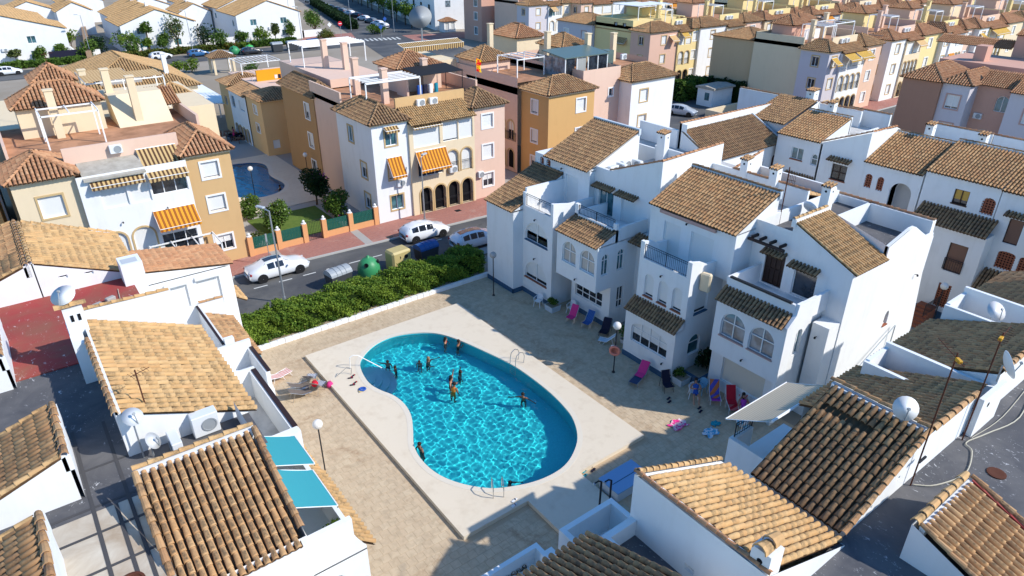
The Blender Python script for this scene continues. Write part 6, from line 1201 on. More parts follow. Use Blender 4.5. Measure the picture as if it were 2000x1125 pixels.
# ============================================================ vegetation
def leaf_mat(name, a, b, c=None):
    m = new_mat(name, a, .65, .25); t = NT(m); tv = t.add('ShaderNodeAttribute', attribute_name='tv').outputs['Fac']
    col = t.ramp(tv, [(0, a), (.55, tuple((x+y)/2 for x, y in zip(a, b))), (1, b)] if not c else [(0, a), (.6, b), (.93, b), (.95, c)]); t.col(col); tb = t.add('ShaderNodeBsdfTranslucent'); t.link(col, tb.inputs[0]); mx = t.add('ShaderNodeMixShader', i0=.25); t.link(t.b.outputs[0], mx.inputs[1]); t.link(tb.outputs[0], mx.inputs[2]); t.link(mx.outputs[0], t.n['Material Output'].inputs[0])
leaf_mat('leaf', (.035, .085, .012), (.15, .24, .03)); leaf_mat('leaf_lime', (.06, .13, .012), (.22, .30, .03)); leaf_mat('leaf_dark', (.008, .025, .008), (.03, .07, .015)); leaf_mat('leaf_hedge', (.05, .12, .012), (.28, .38, .045)); leaf_mat('leaf_bloom', (.02, .07, .012), (.10, .17, .02), (.65, .10, .32)); leaf_mat('leaf_white', (.03, .08, .015), (.12, .20, .03), (.8, .8, .75)); leaf_mat('leaf_olive', (.05, .075, .02), (.16, .19, .05)); leaf_mat('leaf_red', (.03, .07, .01), (.13, .14, .02), (.35, .09, .03))
new_mat('bark', (.11, .075, .045), .95, .1); new_mat('wood_old', (.20, .10, .06), .85, .2)
_rl = random.Random(21)
def leaves(B, p, s, tv, up=.35):
    n = Vector((_rl.gauss(0, 1), _rl.gauss(0, 1), _rl.gauss(0, 1)+up*2)); n.normalize(); t_ = n.orthogonal().normalized(); t_ = Matrix.Rotation(_rl.uniform(0, 6.28), 3, n) @ t_; b_ = n.cross(t_); a = s*_rl.uniform(.7, 1.3)
    B.add([tuple(p-t_*a), tuple(p+b_*a*.5+n*a*.12), tuple(p+t_*a), tuple(p-b_*a*.5+n*a*.12)], [(0, 1, 2, 3)]); B.tv.append(min(1, max(0, tv)))
def crown_mesh(c, r, n, leaf, lumps=9, bare=.25, seed=0, flat=1.0):
    """leafy crown: leaf faces spread over and through many clumps filling an uneven ellipsoid"""
    rr = random.Random(seed); B = MB(); B.tv = []; c = Vector(c); L = []
    for i in range(lumps):
        a = rr.uniform(0, 6.28); z = rr.uniform(-.75, .95); q = sqrt(max(0, 1-z*z))*rr.uniform(.45, 1.0); L.append((Vector((cos(a)*q*r[0], sin(a)*q*r[1], z*r[2]))*.68, rr.uniform(.34, .55), rr.uniform(-.12, .16)))
    L.append((Vector((0, 0, 0)), .62, 0)); w = [l[1]**2 for l in L]
    for i in range(n):
        o, s, dv = rr.choices(L, w)[0]; d = Vector((rr.gauss(0, 1), rr.gauss(0, 1), rr.gauss(0, 1))).normalized(); k = s*(rr.uniform(.55, 1.08)); p = c+o+Vector((d.x*r[0]*k, d.y*r[1]*k, d.z*r[2]*k))
        leaves(B, p, leaf, .42+dv+rr.gauss(0, .22))
    return B
G_TREE = 'garden trees and shrubs'
def tree(label, x, y, h, r, mat='leaf', name='tree', trunk=None, n=900, leaf=.16, seed=None, shape=1.0, z0=0, group=G_TREE):
    """tapered trunk with limbs and a leafy crown"""
    o = thing(name, label, 'tree' if name.endswith('tree') else 'shrub', (x, y, z0), group); trunk = h*.4 if trunk is None else trunk; sd_ = seed if seed is not None else int(x*31+y*17); rr = random.Random(sd_)
    T = MB(); tr = max(.05, h*.028); T.cyl((x, y, z0), (x+.05, y, z0+trunk), tr, tr*.7, 7); top = z0+trunk; hz = (h-trunk)/2
    for k in range(5): a = 6.28*k/5+rr.uniform(0, 1); T.cyl((x+.05, y, top-.1), (x+cos(a)*r*.55, y+sin(a)*r*.55, top+hz*rr.uniform(.5, 1.2)), tr*.55, tr*.2, 5)
    T.build('trunk', 'bark', o); crown_mesh((x, y, top+hz*.85), (r, r, hz*1.1*shape), n, leaf, seed=sd_).build('crown', mat, o); return o
# hedge along the pool terrace
def hedge(label, x0, x1, y0, y1, h, mat='leaf_hedge', n=9000, leaf=.10, z0=.1, cat='hedge', seed=1, group=None):
    o = thing('hedge', label, cat, ((x0+x1)/2, (y0+y1)/2, z0), group); rr = random.Random(seed); B = MB(); B.tv = []
    hf = lambda x, y: h*(1+.10*sin(x*1.3)+.07*sin(x*3.1+y*2)+.04*sin(x*7.7+y*5)); wf = lambda x: .14*sin(x*2.1)+.08*sin(x*5.3)
    for i in range(n):
        x = rr.uniform(x0, x1); u = rr.random(); k = rr.random(); hh = hf(x, 0)
        if u < .45: y = rr.uniform(y0, y1); z = z0+hf(x, y)+rr.gauss(-.04, .07)
        elif u < .85: z = z0+hh*(rr.random()**.8); y = y0-wf(x+z)*1.2+rr.gauss(.03, .07)-(.18*(1-z/(z0+hh)) if rr.random() < .5 else 0)
        elif u < .93: y = y1+rr.gauss(0, .08); z = z0+hh*rr.random()
        else: y = rr.uniform(y0, y1); z = z0+hh*rr.random(); x = (x0 if rr.random() < .5 else x1)+rr.gauss(0, .08)
        leaves(B, Vector((x, y, z)), leaf, .45+.25*sin(x*2.3+z*3)*sin(y*3+x)+rr.gauss(0, .22))
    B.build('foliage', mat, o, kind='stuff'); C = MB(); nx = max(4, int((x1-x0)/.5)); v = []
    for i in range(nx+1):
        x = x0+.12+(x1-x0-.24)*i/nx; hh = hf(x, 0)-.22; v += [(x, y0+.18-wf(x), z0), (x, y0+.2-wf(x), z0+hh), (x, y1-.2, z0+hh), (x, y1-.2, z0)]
    C.add(v, [(i*4+k, i*4+k+1, i*4+k+5, i*4+k+4) for i in range(nx) for k in range(3)]+[(0, 1, 2, 3), (nx*4+3, nx*4+2, nx*4+1, nx*4)]); C.build('inner_filler', 'filler_dark', o); return o  # added dark filler against see-through; inner shade put into its colour
hedge('long bright green hedge between the pool terrace and the street', 10.9, 26.4, 38.75, 40.7, 1.6, n=34000, leaf=.085)
hedge('clump of bright green hedge at the corner of the left white house', 8.6, 10.7, 38.9, 40.6, 1.45, n=5200, leaf=.085, seed=4)
for i, (x, y, s) in enumerate(((10.6, 38.75, .25), (9.4, 38.7, .3), (12.2, 38.7, .3), (14.2, 38.65, .28), (16.5, 38.6, .25), (8.8, 38.65, .2), (19.2, 38.6, .22))):
    o = thing('low_plant', ['small spiky plant at the hedge foot nearest the white house', 'tuft of low plants below the corner hedge clump', 'low plant with orange flowers at the hedge foot', 'low leafy plant at the hedge foot, middle part', 'low plant at the hedge foot beside the kerb', 'smallest plant at the left end of the hedge bed', 'low plant at the right part of the hedge foot'][i], 'plant', (x, y, .2), 'low plants at the hedge foot'); crown_mesh((x, y, .2+s*.7), (s*1.2, s, s*.8), 160, .07, 5, seed=i).build('foliage', 'leaf_red' if i == 2 else 'leaf', o)
# courtyard shrubs and trees
tree('round dark clipped tree with pink blossoms beside the tan tower', 22.1, 60.4, 3.7, 1.55, 'leaf_dark', 'flowering_tree', .9, 3200, .13); o = thing('blossom_tuft', 'cluster of pink blossoms on the round dark tree', 'flowers', (22.1, 60.4, 2.6)); crown_mesh((22.35, 59.9, 2.9), (.9, .9, .8), 110, .09, 4, seed=3).build('petals', 'petal_pink', o) if 'petal_pink' in MAT else None
tree('green oleander bush with pink flowers behind the orange fence', 22.2, 56.2, 2.7, 1.5, 'leaf_bloom', 'flowering_shrub', .3, 2600, .12); tree('oleander bush with white flowers behind the orange fence', 16.9, 56.3, 2.9, 1.6, 'leaf_white', 'flowering_shrub', .3, 2600, .12); tree('green shrub by the small pool edge behind the tan block', 15.9, 60.8, 2.4, 1.3, 'leaf', 'shrub', .2, 1500, .12); tree('low shrub inside the orange fence near the gate', 14.4, 54.6, 1.2, .9, 'leaf_olive', 'shrub', .1, 600, .1)
# ============================================================ street furniture
def globe_lamp(label, x, y, h=3.4, z0=0.0, r=.24, tint=None):
    o = thing('globe_lamp', label, 'lamp post', (x, y, z0), 'globe lamps'); B = MB(); B.cyl((x, y, z0), (x, y, z0+h-r*1.6), .035, n=8); B.cyl((x, y, z0), (x, y, z0+.12), .11, .06, n=10); B.lathe((x, y, z0+h-r*1.75), [(.05, 0), (.09, .05), (.10, .12)], 10); B.build('post', 'iron', o); B = MB(); B.sphere((x, y, z0+h-r*.8), r, 18); B.build('globe', tint or 'globe', o, smooth=True); return o
globe_lamp('globe lamp with grey-topped ball near the hedge end of the white houses', 24.97, 35.45, tint='globe_dim'); LB_ = globe_lamp('globe lamp carrying a pink life ring by the white houses', 25.06, 23.35); globe_lamp('globe lamp beside the turquoise awnings at the left terrace', 7.87, 25.4, 3.3); globe_lamp('globe lamp in the lane by the brick stairs', 45.4, 14.45, 3.3); globe_lamp('globe lamp beside the round flowering tree', 24.0, 67.0, 3.2); globe_lamp('globe lamp at the edge of the small blue pool', 18.2, 66.0+.4, 3.0)
LR = thing('life_ring', 'pink and white life ring hanging on the lamp post', 'life ring', (25.0, 23.3, 1.6)); q = Matrix.Rotation(.6, 3, 'Z') @ Matrix.Rotation(pi/2, 3, 'Y'); B = MB(); prof = [(.27+.075*cos(2*pi*i/10), .075*sin(2*pi*i/10)) for i in range(11)]; B.lathe((24.92, 23.25, 1.62), prof, 22, q); B.build('ring', 'ring_pink', LR, smooth=True); B = MB(); B.rbox((24.9, 23.33, 1.75), (.01, .17, .2), Matrix.Rotation(.6, 3, 'Z')); B.build('notice', 'trim_white', LR)
def street_lamp(label, x, y, h=6.0, arm=(0, -1), name='street_lamp', z0=0):
    o = thing(name, label, 'street lamp', (x, y, z0), 'street lamps'); B = MB(); B.cyl((x, y, z0), (x, y, z0+h), .075, .05, 8); B.cyl((x, y, z0), (x, y, z0+.5), .12, .10, 8); B.cyl((x, y, z0+h-.05), (x+arm[0]*.5, y+arm[1]*.5, z0+h+.12), .04, n=6); B.build('pole', 'galvanised', o); B = MB(); a = atan2(arm[1], arm[0]); B.rbox((x+arm[0]*.75, y+arm[1]*.75, z0+h+.14), (.34, .13, .06), Matrix.Rotation(a, 3, 'Z'), .03); B.build('lamp_head', 'lamp_grey', o); return o
street_lamp('grey street lamp in front of the white saloon car', 12.6, 43.4, 6.9, (-.45, .9)); street_lamp('grey street lamp in front of the orange awning', 28.1, 50.45, 6.0, (.6, .3))
for i, (x, y) in enumerate(((18.5, 164.9), (37.0, 161.4), (64.6, 177.3), (79.8, 175.7), (87.7, 167.2), (58.5, 155))): street_lamp(['far street lamp at the left, by the white houses', 'far street lamp in front of the slim tree', 'far street lamp where the avenue begins', 'far street lamp beside the avenue hedge end', 'far street lamp at the white corner building', 'far street lamp behind the orange roof screen'][i], x, y, 8.5, (-1, 0))
SG = thing('street_sign', 'narrow grey sign on a pole before the orange fence', 'sign', (13.9, 49.9, .12)); B = MB(); B.cyl((13.9, 49.9, .12), (13.9, 49.9, 2.5), .03, n=6); B.build('pole', 'galvanised', SG); B = MB(); B.rbox((13.9, 49.86, 2.4), (.06, .02, .32)); B.build('panel', 'grey_plastic', SG)
# waste containers
def container(label, x, y, body, lid, rot=0.0, w=1.45, d=1.0, h=1.15):
    o = thing('waste_container', label, 'container', (x, y, 0), 'waste containers on the street'); M = Matrix.Rotation(rot, 3, 'Z'); T = lambda p: tuple(M @ Vector(p)+Vector((x, y, 0)))
    B = MB(); a, b = w/2, d/2; v = [(-a*.9, -b*.85, .12), (a*.9, -b*.85, .12), (a*.9, b*.85, .12), (-a*.9, b*.85, .12), (-a, -b, h*.8), (a, -b, h*.8), (a, b, h*.8), (-a, b, h*.8)]; B.add([T(p) for p in v], [(0, 1, 5, 4), (1, 2, 6, 5), (2, 3, 7, 6), (3, 0, 4, 7), (0, 3, 2, 1)]); B.build('body', body, o)
    L = MB(); n = 8; v = []
    for k in range(n+1): an = pi*k/n; v += [(-a*1.03, -cos(an)*b*1.05, h*.8+sin(an)*.42), (-a*.34, -cos(an)*b*1.05, h*.8+sin(an)*.44), (a*.34, -cos(an)*b*1.05, h*.8+sin(an)*.44), (a*1.03, -cos(an)*b*1.05, h*.8+sin(an)*.42)]
    L.add([T(p) for p in v], [(k*4+i, k*4+i+1, k*4+i+5, k*4+i+4) for k in range(n) for i in range(3)]+[tuple(k*4 for k in range(n+1)), tuple(k*4+3 for k in range(n, -1, -1))]); L.build('lid', lid, o, smooth=False)
    R_ = MB()
    for xx in (-a*.45, 0, a*.45): R_.tube([T((xx, -cos(pi*k/n)*b*1.06, h*.8+sin(pi*k/n)*.455)) for k in range(n+1)], .02, 4)
    R_.build('lid_ribs', lid, o)
    for sx in (-1, 1): Wm = MB(); Wm.cyl(T((sx*a*.7, -b*.7, .09)), T((sx*a*.7+.05, -b*.7, .09)), .09, n=10); Wm.build('wheel', 'black_plastic', o)
    return o
new_mat('bin_green', (.04, .26, .10), .45, .4); new_mat('bin_blue', (.015, .09, .27), .5, .4); new_mat('bin_grey', (.33, .36, .38), .5, .4); new_mat('bin_cream', (.50, .40, .17), .5, .4); new_mat('bin_dark', (.05, .055, .06), .6, .3)
container('grey lidded waste container behind the hedge', 16.8, 43.6, 'bin_dark', 'bin_grey', .15, 1.7, 1.15, 1.3); container('blue lidded container at the far end of the bins', 24.3, 43.7, 'bin_dark', 'bin_blue', .1, 1.7, 1.15, 1.3)
def igloo(label, x, y, r=.85, mat='bin_green', group='waste containers on the street'):
    o = thing('bottle_bank', label, 'container', (x, y, 0), group); B = MB(); B.lathe((x, y, 0), [(r*.82, 0), (r, .25), (r*1.0, .8), (r*.86, 1.2), (r*.55, 1.5), (r*.25, 1.6), (.12, 1.66), (.12, 1.75), (.001, 1.78)], 22); b = B.build('body', mat, o, smooth=True)
    for a in (-2.2, -.6): B = MB(); d = Vector((cos(a), sin(a), .25)).normalized(); B.lathe(Vector((x, y, 1.12))+d*r*.86, [(.16, 0), (.17, .05), (.13, .06), (.12, .0), (.001, 0)], 12, d.to_track_quat('Z', 'Y').to_matrix()); B.build('opening', 'black_plastic', b)
    return o
igloo('round green bottle bank between the containers', 19.2, 43.5)
o = thing('waste_container', 'pale yellow container with two round holes behind the hedge', 'container', (21.7, 43.5, 0), 'waste containers on the street'); B = MB(); B.rbox((21.7, 43.5, .85), (.85, .6, .8), Matrix.Rotation(.1, 3, 'Z'), .14); b = B.build('body', 'bin_cream', o)
for dx in (-.3, .3): B = MB(); B.lathe((21.7+dx+.1, 42.9, 1.15), [(.16, 0), (.14, .02), (.001, .015)], 14, Matrix.Rotation(pi/2, 3, 'X')); B.build('opening', 'black_plastic', b)
# ============================================================ cars
def paint(name, col): m = new_mat(name, col, .25, .5); m.node_tree.nodes['Principled BSDF'].inputs['Coat Weight'].default_value = .6
paint('car_white', (.78, .79, .80)); paint('car_red', (.35, .02, .02)); paint('car_silver', (.42, .46, .50)); paint('car_blue', (.03, .12, .28)); paint('car_dark', (.02, .022, .03)); paint('car_grey', (.18, .20, .22)); new_mat('tyre', (.015, .015, .016), .85, .2); new_mat('car_glass', (.008, .012, .018), .05, .9); new_mat('lamp_red', (.35, .01, .01), .3, .5); new_mat('lamp_clear', (.6, .62, .64), .15, .6)
CARS = {  # x, sill, belt z, half width, top z, top half width
 'saloon': [(-2.3, .34, .62, .66, .70, .58), (-2.18, .26, .86, .82, .98, .70), (-1.55, .22, .93, .89, 1.04, .74), (-.95, .22, .94, .90, 1.38, .62), (-.35, .22, .94, .90, 1.44, .62), (.35, .22, .93, .90, 1.40, .61), (1.05, .22, .90, .90, .99, .74), (1.75, .22, .80, .88, .88, .70), (2.15, .26, .66, .80, .74, .62), (2.3, .34, .50, .62, .58, .52)],
 'hatch': [(-2.1, .36, .70, .66, .80, .60), (-2.02, .26, .92, .82, 1.05, .68), (-1.55, .22, .97, .86, 1.38, .60), (-.9, .22, .97, .88, 1.48, .60), (-.2, .22, .95, .88, 1.48, .60), (.5, .22, .93, .88, 1.36, .59), (1.15, .22, .90, .87, 1.0, .72), (1.65, .22, .80, .85, .88, .68), (1.95, .26, .66, .78, .74, .60), (2.08, .34, .50, .60, .58, .50)]}
def car(label, x, y, rotz, kind='hatch', colour='car_white', roofm=None, group='parked cars', z0=0.0):
    S = CARS[kind]; L = S[-1][0]-S[0][0]
    o = thing('parked_car', label, 'car', (x, y, z0), group); o.rotation_euler = (0, 0, rotz); WL[o.name] = (0, 0, 0)
    rings = []
    for (cx, zs, zb, w, zt, wt) in S:
        half = [(w*.86, zs), (w*.99, zs+.14), (w, zs+(zb-zs)*.55), (w*.965, zb), (w*.965*.35+wt*.65, zb+(zt-zb)*.62), (wt, zt-.03*(zt-zb > .2)), (wt*.5, zt+.012)]
        rings.append([(cx, -a, b) for a, b in half]+[(cx, 0, zt+.018)]+[(cx, a, b) for a, b in reversed(half)])
    m_ = len(rings[0]); B = MB(); B.add([p for r in rings for p in r], [(k*m_+i, k*m_+i+1, (k+1)*m_+i+1, (k+1)*m_+i) for k in range(len(S)-1) for i in range(m_-1)]+[tuple(range(m_)), tuple((len(S)-1)*m_+i for i in range(m_-1, -1, -1))])
    body = B.build('body', colour, o, smooth=True)
    def panel(nm, qs, mat, k=.9, off=.012):
        G_ = MB()
        for q in qs:
            v = [Vector(p) for p in q]; c = sum(v, Vector())/len(v); n = (v[1]-v[0]).cross(v[-1]-v[0]).normalized()
            if n.dot(c-Vector((c.x*.3, 0, .5))) < 0: n = -n
            G_.add([tuple(c+(p-c)*k+n*off) for p in v], [tuple(range(len(v)))])
        return G_.build(nm, mat, o)
    cab = [k for k in range(len(S)-1) if S[k][4]-S[k][2] > .3 and S[k+1][4]-S[k+1][2] > .3]
    for side in (0, 1):
        for k in cab:
            i = 3 if side == 0 else m_-1-3; j = 5 if side == 0 else m_-1-5; panel('window', [[rings[k][i], rings[k+1][i], rings[k+1][j], rings[k][j]]], 'car_glass', .86)
    a, b = cab[0]-1, cab[-1]+1
    for k, nm in ((a, 'rear_window'), (b, 'windscreen')):
        lo, hi = (k, k+1) if nm == 'rear_window' else (k+1, k); panel(nm, [[rings[lo][4], rings[lo][m_-5], rings[hi][m_-6], rings[hi][5]]], 'car_glass', .9, .02)
    if roofm: panel('roof_panel', [[rings[k][6], rings[k+1][6], rings[k+1][m_-7], rings[k][m_-7]] for k in cab], roofm, .98, .02)
    for sy in (-1, 1):
        for cx in (-L*.305, L*.31):
            Wm = MB(); q = Matrix.Rotation(pi/2, 3, 'X'); yy = sy*(S[4][3]-.10); Wm.lathe((cx, yy+sy*.0+.1, .32), [(.20, 0), (.30, 0), (.325, .03), (.325, .17), (.30, .2), (.20, .2)], 18, q); t_ = Wm.build('wheel', 'tyre', o, smooth=True); Rm = MB(); Rm.lathe((cx, yy+sy*.085, .32), [(.215, -.01*sy), (.20, .012*-sy), (.07, .006*-sy), (.001, .02*-sy)], 10, q); Rm.build('rim', 'steel', t_)
            A_ = MB(); A_.lathe((cx, sy*(S[4][3]*.985)+.015, .34), [(.385, 0), (.385, .03), (.001, .03)], 18, q); A_.build('wheel_arch', 'black_plastic', o)
        Lm = MB(); Lm.rbox((S[-2][0]+.0, sy*S[-2][3]*.78, S[-2][2]-.02), (.11, .16, .06), Matrix.Rotation(-sy*.35, 3, 'Z'), .02); Lm.build('headlight', 'lamp_clear', o); Lm = MB(); Lm.rbox((S[1][0]-.01, sy*S[1][3]*.86, S[1][2]-.06), (.06, .12, .09), None, .02); Lm.build('tail_light', 'lamp_red', o); Mm = MB(); Mm.rbox((.55, sy*(.98), 1.0), (.06, .09, .06), None, .02); Mm.build('wing_mirror', colour, o)
    return o
car('white saloon car with black roof parked before the orange fence', 13.85, 48.15, .0, 'saloon', 'car_white', 'car_dark'); car('white hatchback parked in front of the orange-awning block', 26.4, 47.55, -.03, 'hatch', 'car_white'); car('red and white car half hidden at the end of the hedge', 28.9, 43.6, -.03, 'hatch', 'car_white', 'car_red')
CF = car('silver car parked in the small lot behind the white tower', 77.6, 63.4, -1.2, 'hatch', 'car_silver'); car('white van-like car beside the white tower in the lot', 74.0, 66.0, -1.2, 'hatch', 'car_white')
def car_copy(src, label, x, y, rot, colour):
    c = copy_tree(src); c.location = (x, y, 0); c.rotation_euler = (0, 0, rot); c['label'] = label
    for ch in c.children:
        if ch.name.startswith(('body', 'wing_mirror')): ch.material_slots[0].link = 'OBJECT'; ch.material_slots[0].material = MAT[colour]
    return c
for (lb, x, y, r_, c_) in (('dark green-white car in the far street, left one behind the orange roof', 30.0, 158.5, .1, 'car_white'), ('blue car in the far street before the slim tree', 37.0, 157.3, .05, 'car_blue'), ('pale car roof just showing behind the low wall in the far street', 40.6, 153.5, .0, 'car_silver'), ('dark car next to the far green bottle banks', 46.8, 153.6, .0, 'car_dark'), ('white car at the far left edge by the white house', 4.0, 156.8, .05, 'car_white')): car_copy(CF, lb, x, y, r_, c_)
av = [(100.6, 256.5, 'car_grey'), (99.3, 249, 'car_white'), (98.1, 242.2, 'car_dark'), (97.2, 236, 'car_white'), (96.6, 230.3, 'car_dark'), (95.6, 223, 'car_dark'), (94.9, 217, 'car_grey'), (94.2, 210, 'car_white'), (93.2, 203, 'car_dark'), (91.5, 194.5, 'car_white'), (90.3, 187.5, 'car_grey'), (89.0, 181.0, 'car_white'), (87.6, 175.5, 'car_white')]
for i, (x, y, c_) in enumerate(av): car_copy(CF, f'{["nearest", "second nearest", "third nearest", "fourth nearest", "fifth nearest", "sixth nearest", "seventh nearest", "eighth nearest", "ninth nearest", "tenth nearest", "eleventh nearest", "twelfth nearest", "farthest"][len(av)-1-i]} {c_[4:]} car parked along the far avenue', x+1.0, y, 1.82, c_)
# ============================================================ far side: street, avenue, white villas
sheet('road', -60, 74, 150.5, 160.5, .0, 'asphalt')
AVD = Vector((27, 105, 0)).normalized(); AVN = Vector((AVD.y, -AVD.x, 0)); A0 = Vector((72.0, 128.0, 0))
B = MB(); B.quad(tuple(A0-AVN*6-AVD*60), tuple(A0+AVN*13-AVD*60), tuple(A0+AVN*13+AVD*190), tuple(A0-AVN*6+AVD*190)); B.v = [(x, y, .006) for x, y, z in B.v]; B.build('road', 'asphalt', kind='structure')
B = MB(); B.quad((58, 160.5, .02), (74, 160.5, .02), (78, 172, .02), (66, 172, .02)); B.build('pavement', 'sidewalk_red', kind='structure'); B = MB(); B.quad((84, 150, .03), (118, 140, .03), (118, 152, .03), (86, 160, .03)); B.build('pavement', 'sidewalk_red', kind='structure')
for k in range(9): B = MB(); c = A0+AVD*(28+k*.0)+AVN*(-5.5+1.1*k); B.quad(*[tuple(Vector((p.x, p.y, .012))) for p in (c, c+AVN*.5, c+AVN*.5+AVD*4, c+AVD*4)]); B.build('road_marking', 'road_paint', kind='structure')
o = hedge('dark green hedge on the median of the far avenue', 0, 72, -1.2, 1.2, 1.8, 'leaf_dark', 9000, .3, seed=8); M_ = Matrix.Translation(Vector((81.5, 178, 0))) @ Matrix.Rotation(atan2(AVD.y, AVD.x), 4, 'Z') @ Matrix.Translation((36, 0, .1)); o.matrix_world = M_
G_V = 'white villas with orange roofs'
def villa(label, x0, x1, y0, y1, h=5.6, zr=7.6, kind='gold', wins=True, dir='y', mat='white'):
    o = thing('villa', label, 'house', ((x0+x1)/2, y0, 0), G_V); H = House(o); xm = (x0+x1)/2
    ws = [win(x0+(x1-x0)*f-.7, x0+(x1-x0)*f+.7, z, z+1.3, 'teal', mull=1) for f in (.25, .72) for z in (1.0, 3.7)] if wins else []
    if dir == 'y':
        H.face(mat, 'y', y0, 1, [(x0, 0), (x1, 0), (x1, h), (xm, zr), (x0, h)], ws); H.face(mat, 'y', y1, -1, [(x0, 0), (x1, 0), (x1, h), (xm, zr), (x0, h)]); H.face(mat, 'x', x0, 1, rect(y0, y1, 0, h), [win(y0+2, y0+3.4, 3.5, 4.8, 'teal')]); H.face(mat, 'x', x1, -1, rect(y0, y1, 0, h)); H.done()
        mono(o, 'x', x0-.3, xm, y0-.2, y1+.2, h-.05, zr, kind, pitch=.34, exp=.6); mono(o, 'x', x1+.3, xm, y0-.2, y1+.2, h-.05, zr, kind, pitch=.34, exp=.6)
        B = MB(); B.box(xm-.3, xm+.3, (y0+y1)/2-.3, (y0+y1)/2+.3, zr-.5, zr+.9); B.build('chimney', 'white', o)
    else:
        H.vol(mat, x0, x1, y0, y1, 0, h, wy=ws); H.done(); hip(o, x0, x1, y0, y1, h, zr, kind, .3, pitch=.34)
    if wins: ac_unit(o, (x0+(x1-x0)*.5, y0, 2.6), '-y', w=1.0)
    return o
villa('white gabled villa at the far left edge with a dark window', -6, 15.6, 168, 182, 6.0, 9.2); villa('white villa behind the first at the top left corner', -6, 14, 188, 204, 6.0, 9.0, wins=False); villa('white villa with two orange roof slopes and glazed porch at the top left', 25.5, 40.2, 169, 184, 5.6, 8.4); villa('white villa right behind the porch villa', 27, 40, 189, 203, 5.6, 8.2, wins=False); villa('large white gabled villa before the avenue with an arched window', 49.5, 64.5, 170, 184, 6.0, 8.8); villa('white villa with orange roof above the large gabled one', 51, 64, 189, 202, 6.0, 8.6, wins=False); villa('white villa in shade between the two near ones, farther back', 43, 50.5, 194, 206, 5.0, 7.0, wins=False); villa('white villa behind the lane at the top', 18.5, 26, 208, 222, 5.6, 7.6, wins=False)
k_ = 0
for (x, y) in ((34, 212), (48, 216), (61, 214), (72, 222), (8, 214), (-6, 228), (22, 236), (40, 238), (58, 240), (76, 246)):
    villa(['far white villa above the porch villa', 'far white villa with shaded front at the top', 'far white villa left of the avenue', 'far white villa beside the avenue end', 'far white villa near the top left corner', 'farthest white villa at the top left corner', 'far white villa up the narrow lane', 'farthest white villa above the porch villa', 'farthest white villa above the gabled one', 'farthest white villa by the avenue'][k_], x, x+11, y, y+12, 5.6, 7.8, wins=False); k_ += 1
# garden walls and steps in front of the villas
LW = thing('garden_wall', 'brown stone wall running up the lane between the white villas', 'wall', (20, 180, 0)); B = MB(); B.prism([(17.5, 163), (18.5, 163), (26.5, 230), (25.5, 230)], 'z', 0, 2.0); B.build('wall', 'wall_stone', LW)
stucco('wall_stone', (.33, .22, .14), .4) if 'wall_stone' not in MAT else None
for i, (x, y, w) in enumerate(((16.2, 168, 4.5), (41.5, 170, 7), (65, 171, 5))): o = thing('garden_wall', ['low white garden wall left of the stone lane', 'low white garden wall between the porch villa and the gabled one', 'low white garden wall at the avenue corner'][i], 'wall', (x, y, 0)); B = MB(); B.box(x, x+w, y, y+.3, 0, 1.6); B.box(x, x+.3, y, y+8, 0, 1.6); B.build('wall', 'white', o)
GS = thing('garden_screen', 'dark screen fence in front of the left white villa', 'fence', (15, 165.8, 0)); B = MB(); B.box(11.5, 18.5, 165.6, 165.8, 0, 2.2); B.build('panel', 'cloth_dark', GS)
# white buildings along the avenue, right side
AV = thing('apartment_block', 'long white block in shade along the far avenue', 'apartment block', (108, 190, 0), G_AP); H = House(AV); M0 = Vector((97.5, 163.0, 0))
pts = [M0, M0+AVN*14, M0+AVN*14+AVD*110, M0+AVD*110]; Bm = H.mb('white')
Bm.add([(p.x, p.y, 0) for p in pts]+[(p.x, p.y, 9.6) for p in pts], [(0, 1, 5, 4), (1, 2, 6, 5), (2, 3, 7, 6), (3, 0, 4, 7), (4, 5, 6, 7)]); H.done()
for k in range(14):
    c = M0+AVD*(4+7.6*k)-AVN*.02
    for z in (1.0, 4.4): B = MB(); q = [c, c+AVD*1.6]; B.add([(q[0].x-.05, q[0].y, z), (q[1].x-.05, q[1].y, z), (q[1].x-.05, q[1].y, z+1.5), (q[0].x-.05, q[0].y, z+1.5)], [(0, 1, 2, 3)]); B.build('window', 'glass_dark', AV)
    if k % 2: B = MB(); c2 = c-AVN*1.6; B.add([(c.x, c.y, 4.2), (c.x+AVD.x*3.4, c.y+AVD.y*3.4, .2), (c2.x+AVD.x*3.4, c2.y+AVD.y*3.4, .2), (c2.x, c2.y, 4.2), (c.x, c.y, 5.2), (c.x+AVD.x*3.4, c.y+AVD.y*3.4, 1.2), (c2.x+AVD.x*3.4, c2.y+AVD.y*3.4, 1.2), (c2.x, c2.y, 5.2)], [(0, 1, 5, 4), (2, 3, 7, 6), (0, 1, 2, 3), (0, 4, 7, 3)]); B.build('outside_stairs', 'white', AV)
for (dx, z) in ((3, 1.0), (3, 5.6), (8.5, 1.2)): c = M0+AVN*dx; B = MB(); n = -AVD*.05; q = [c+n, c+AVN*1.3+n]; B.add([(q[0].x, q[0].y, z), (q[1].x, q[1].y, z), (q[1].x, q[1].y, z+1.5), (q[0].x, q[0].y, z+1.5)], [(0, 1, 2, 3)]); B.build('window', 'glass_grey', AV)
KO = thing('kiosk', 'small white kiosk with orange roof at the avenue corner', 'kiosk', (98, 160, 0)); H = House(KO); H.vol('white', 97.5, 101, 158.6, 161, 0, 2.5, wy=[win(97.9, 98.9, .2, 2.1, 'door', pane='shutter_grey'), win(99.6, 100.6, .2, 2.1, 'door', pane='shutter_grey')]); H.done(); hip(KO, 97.5, 101, 158.6, 161, 2.5, 3.3, 'red', .3, pitch=.34)
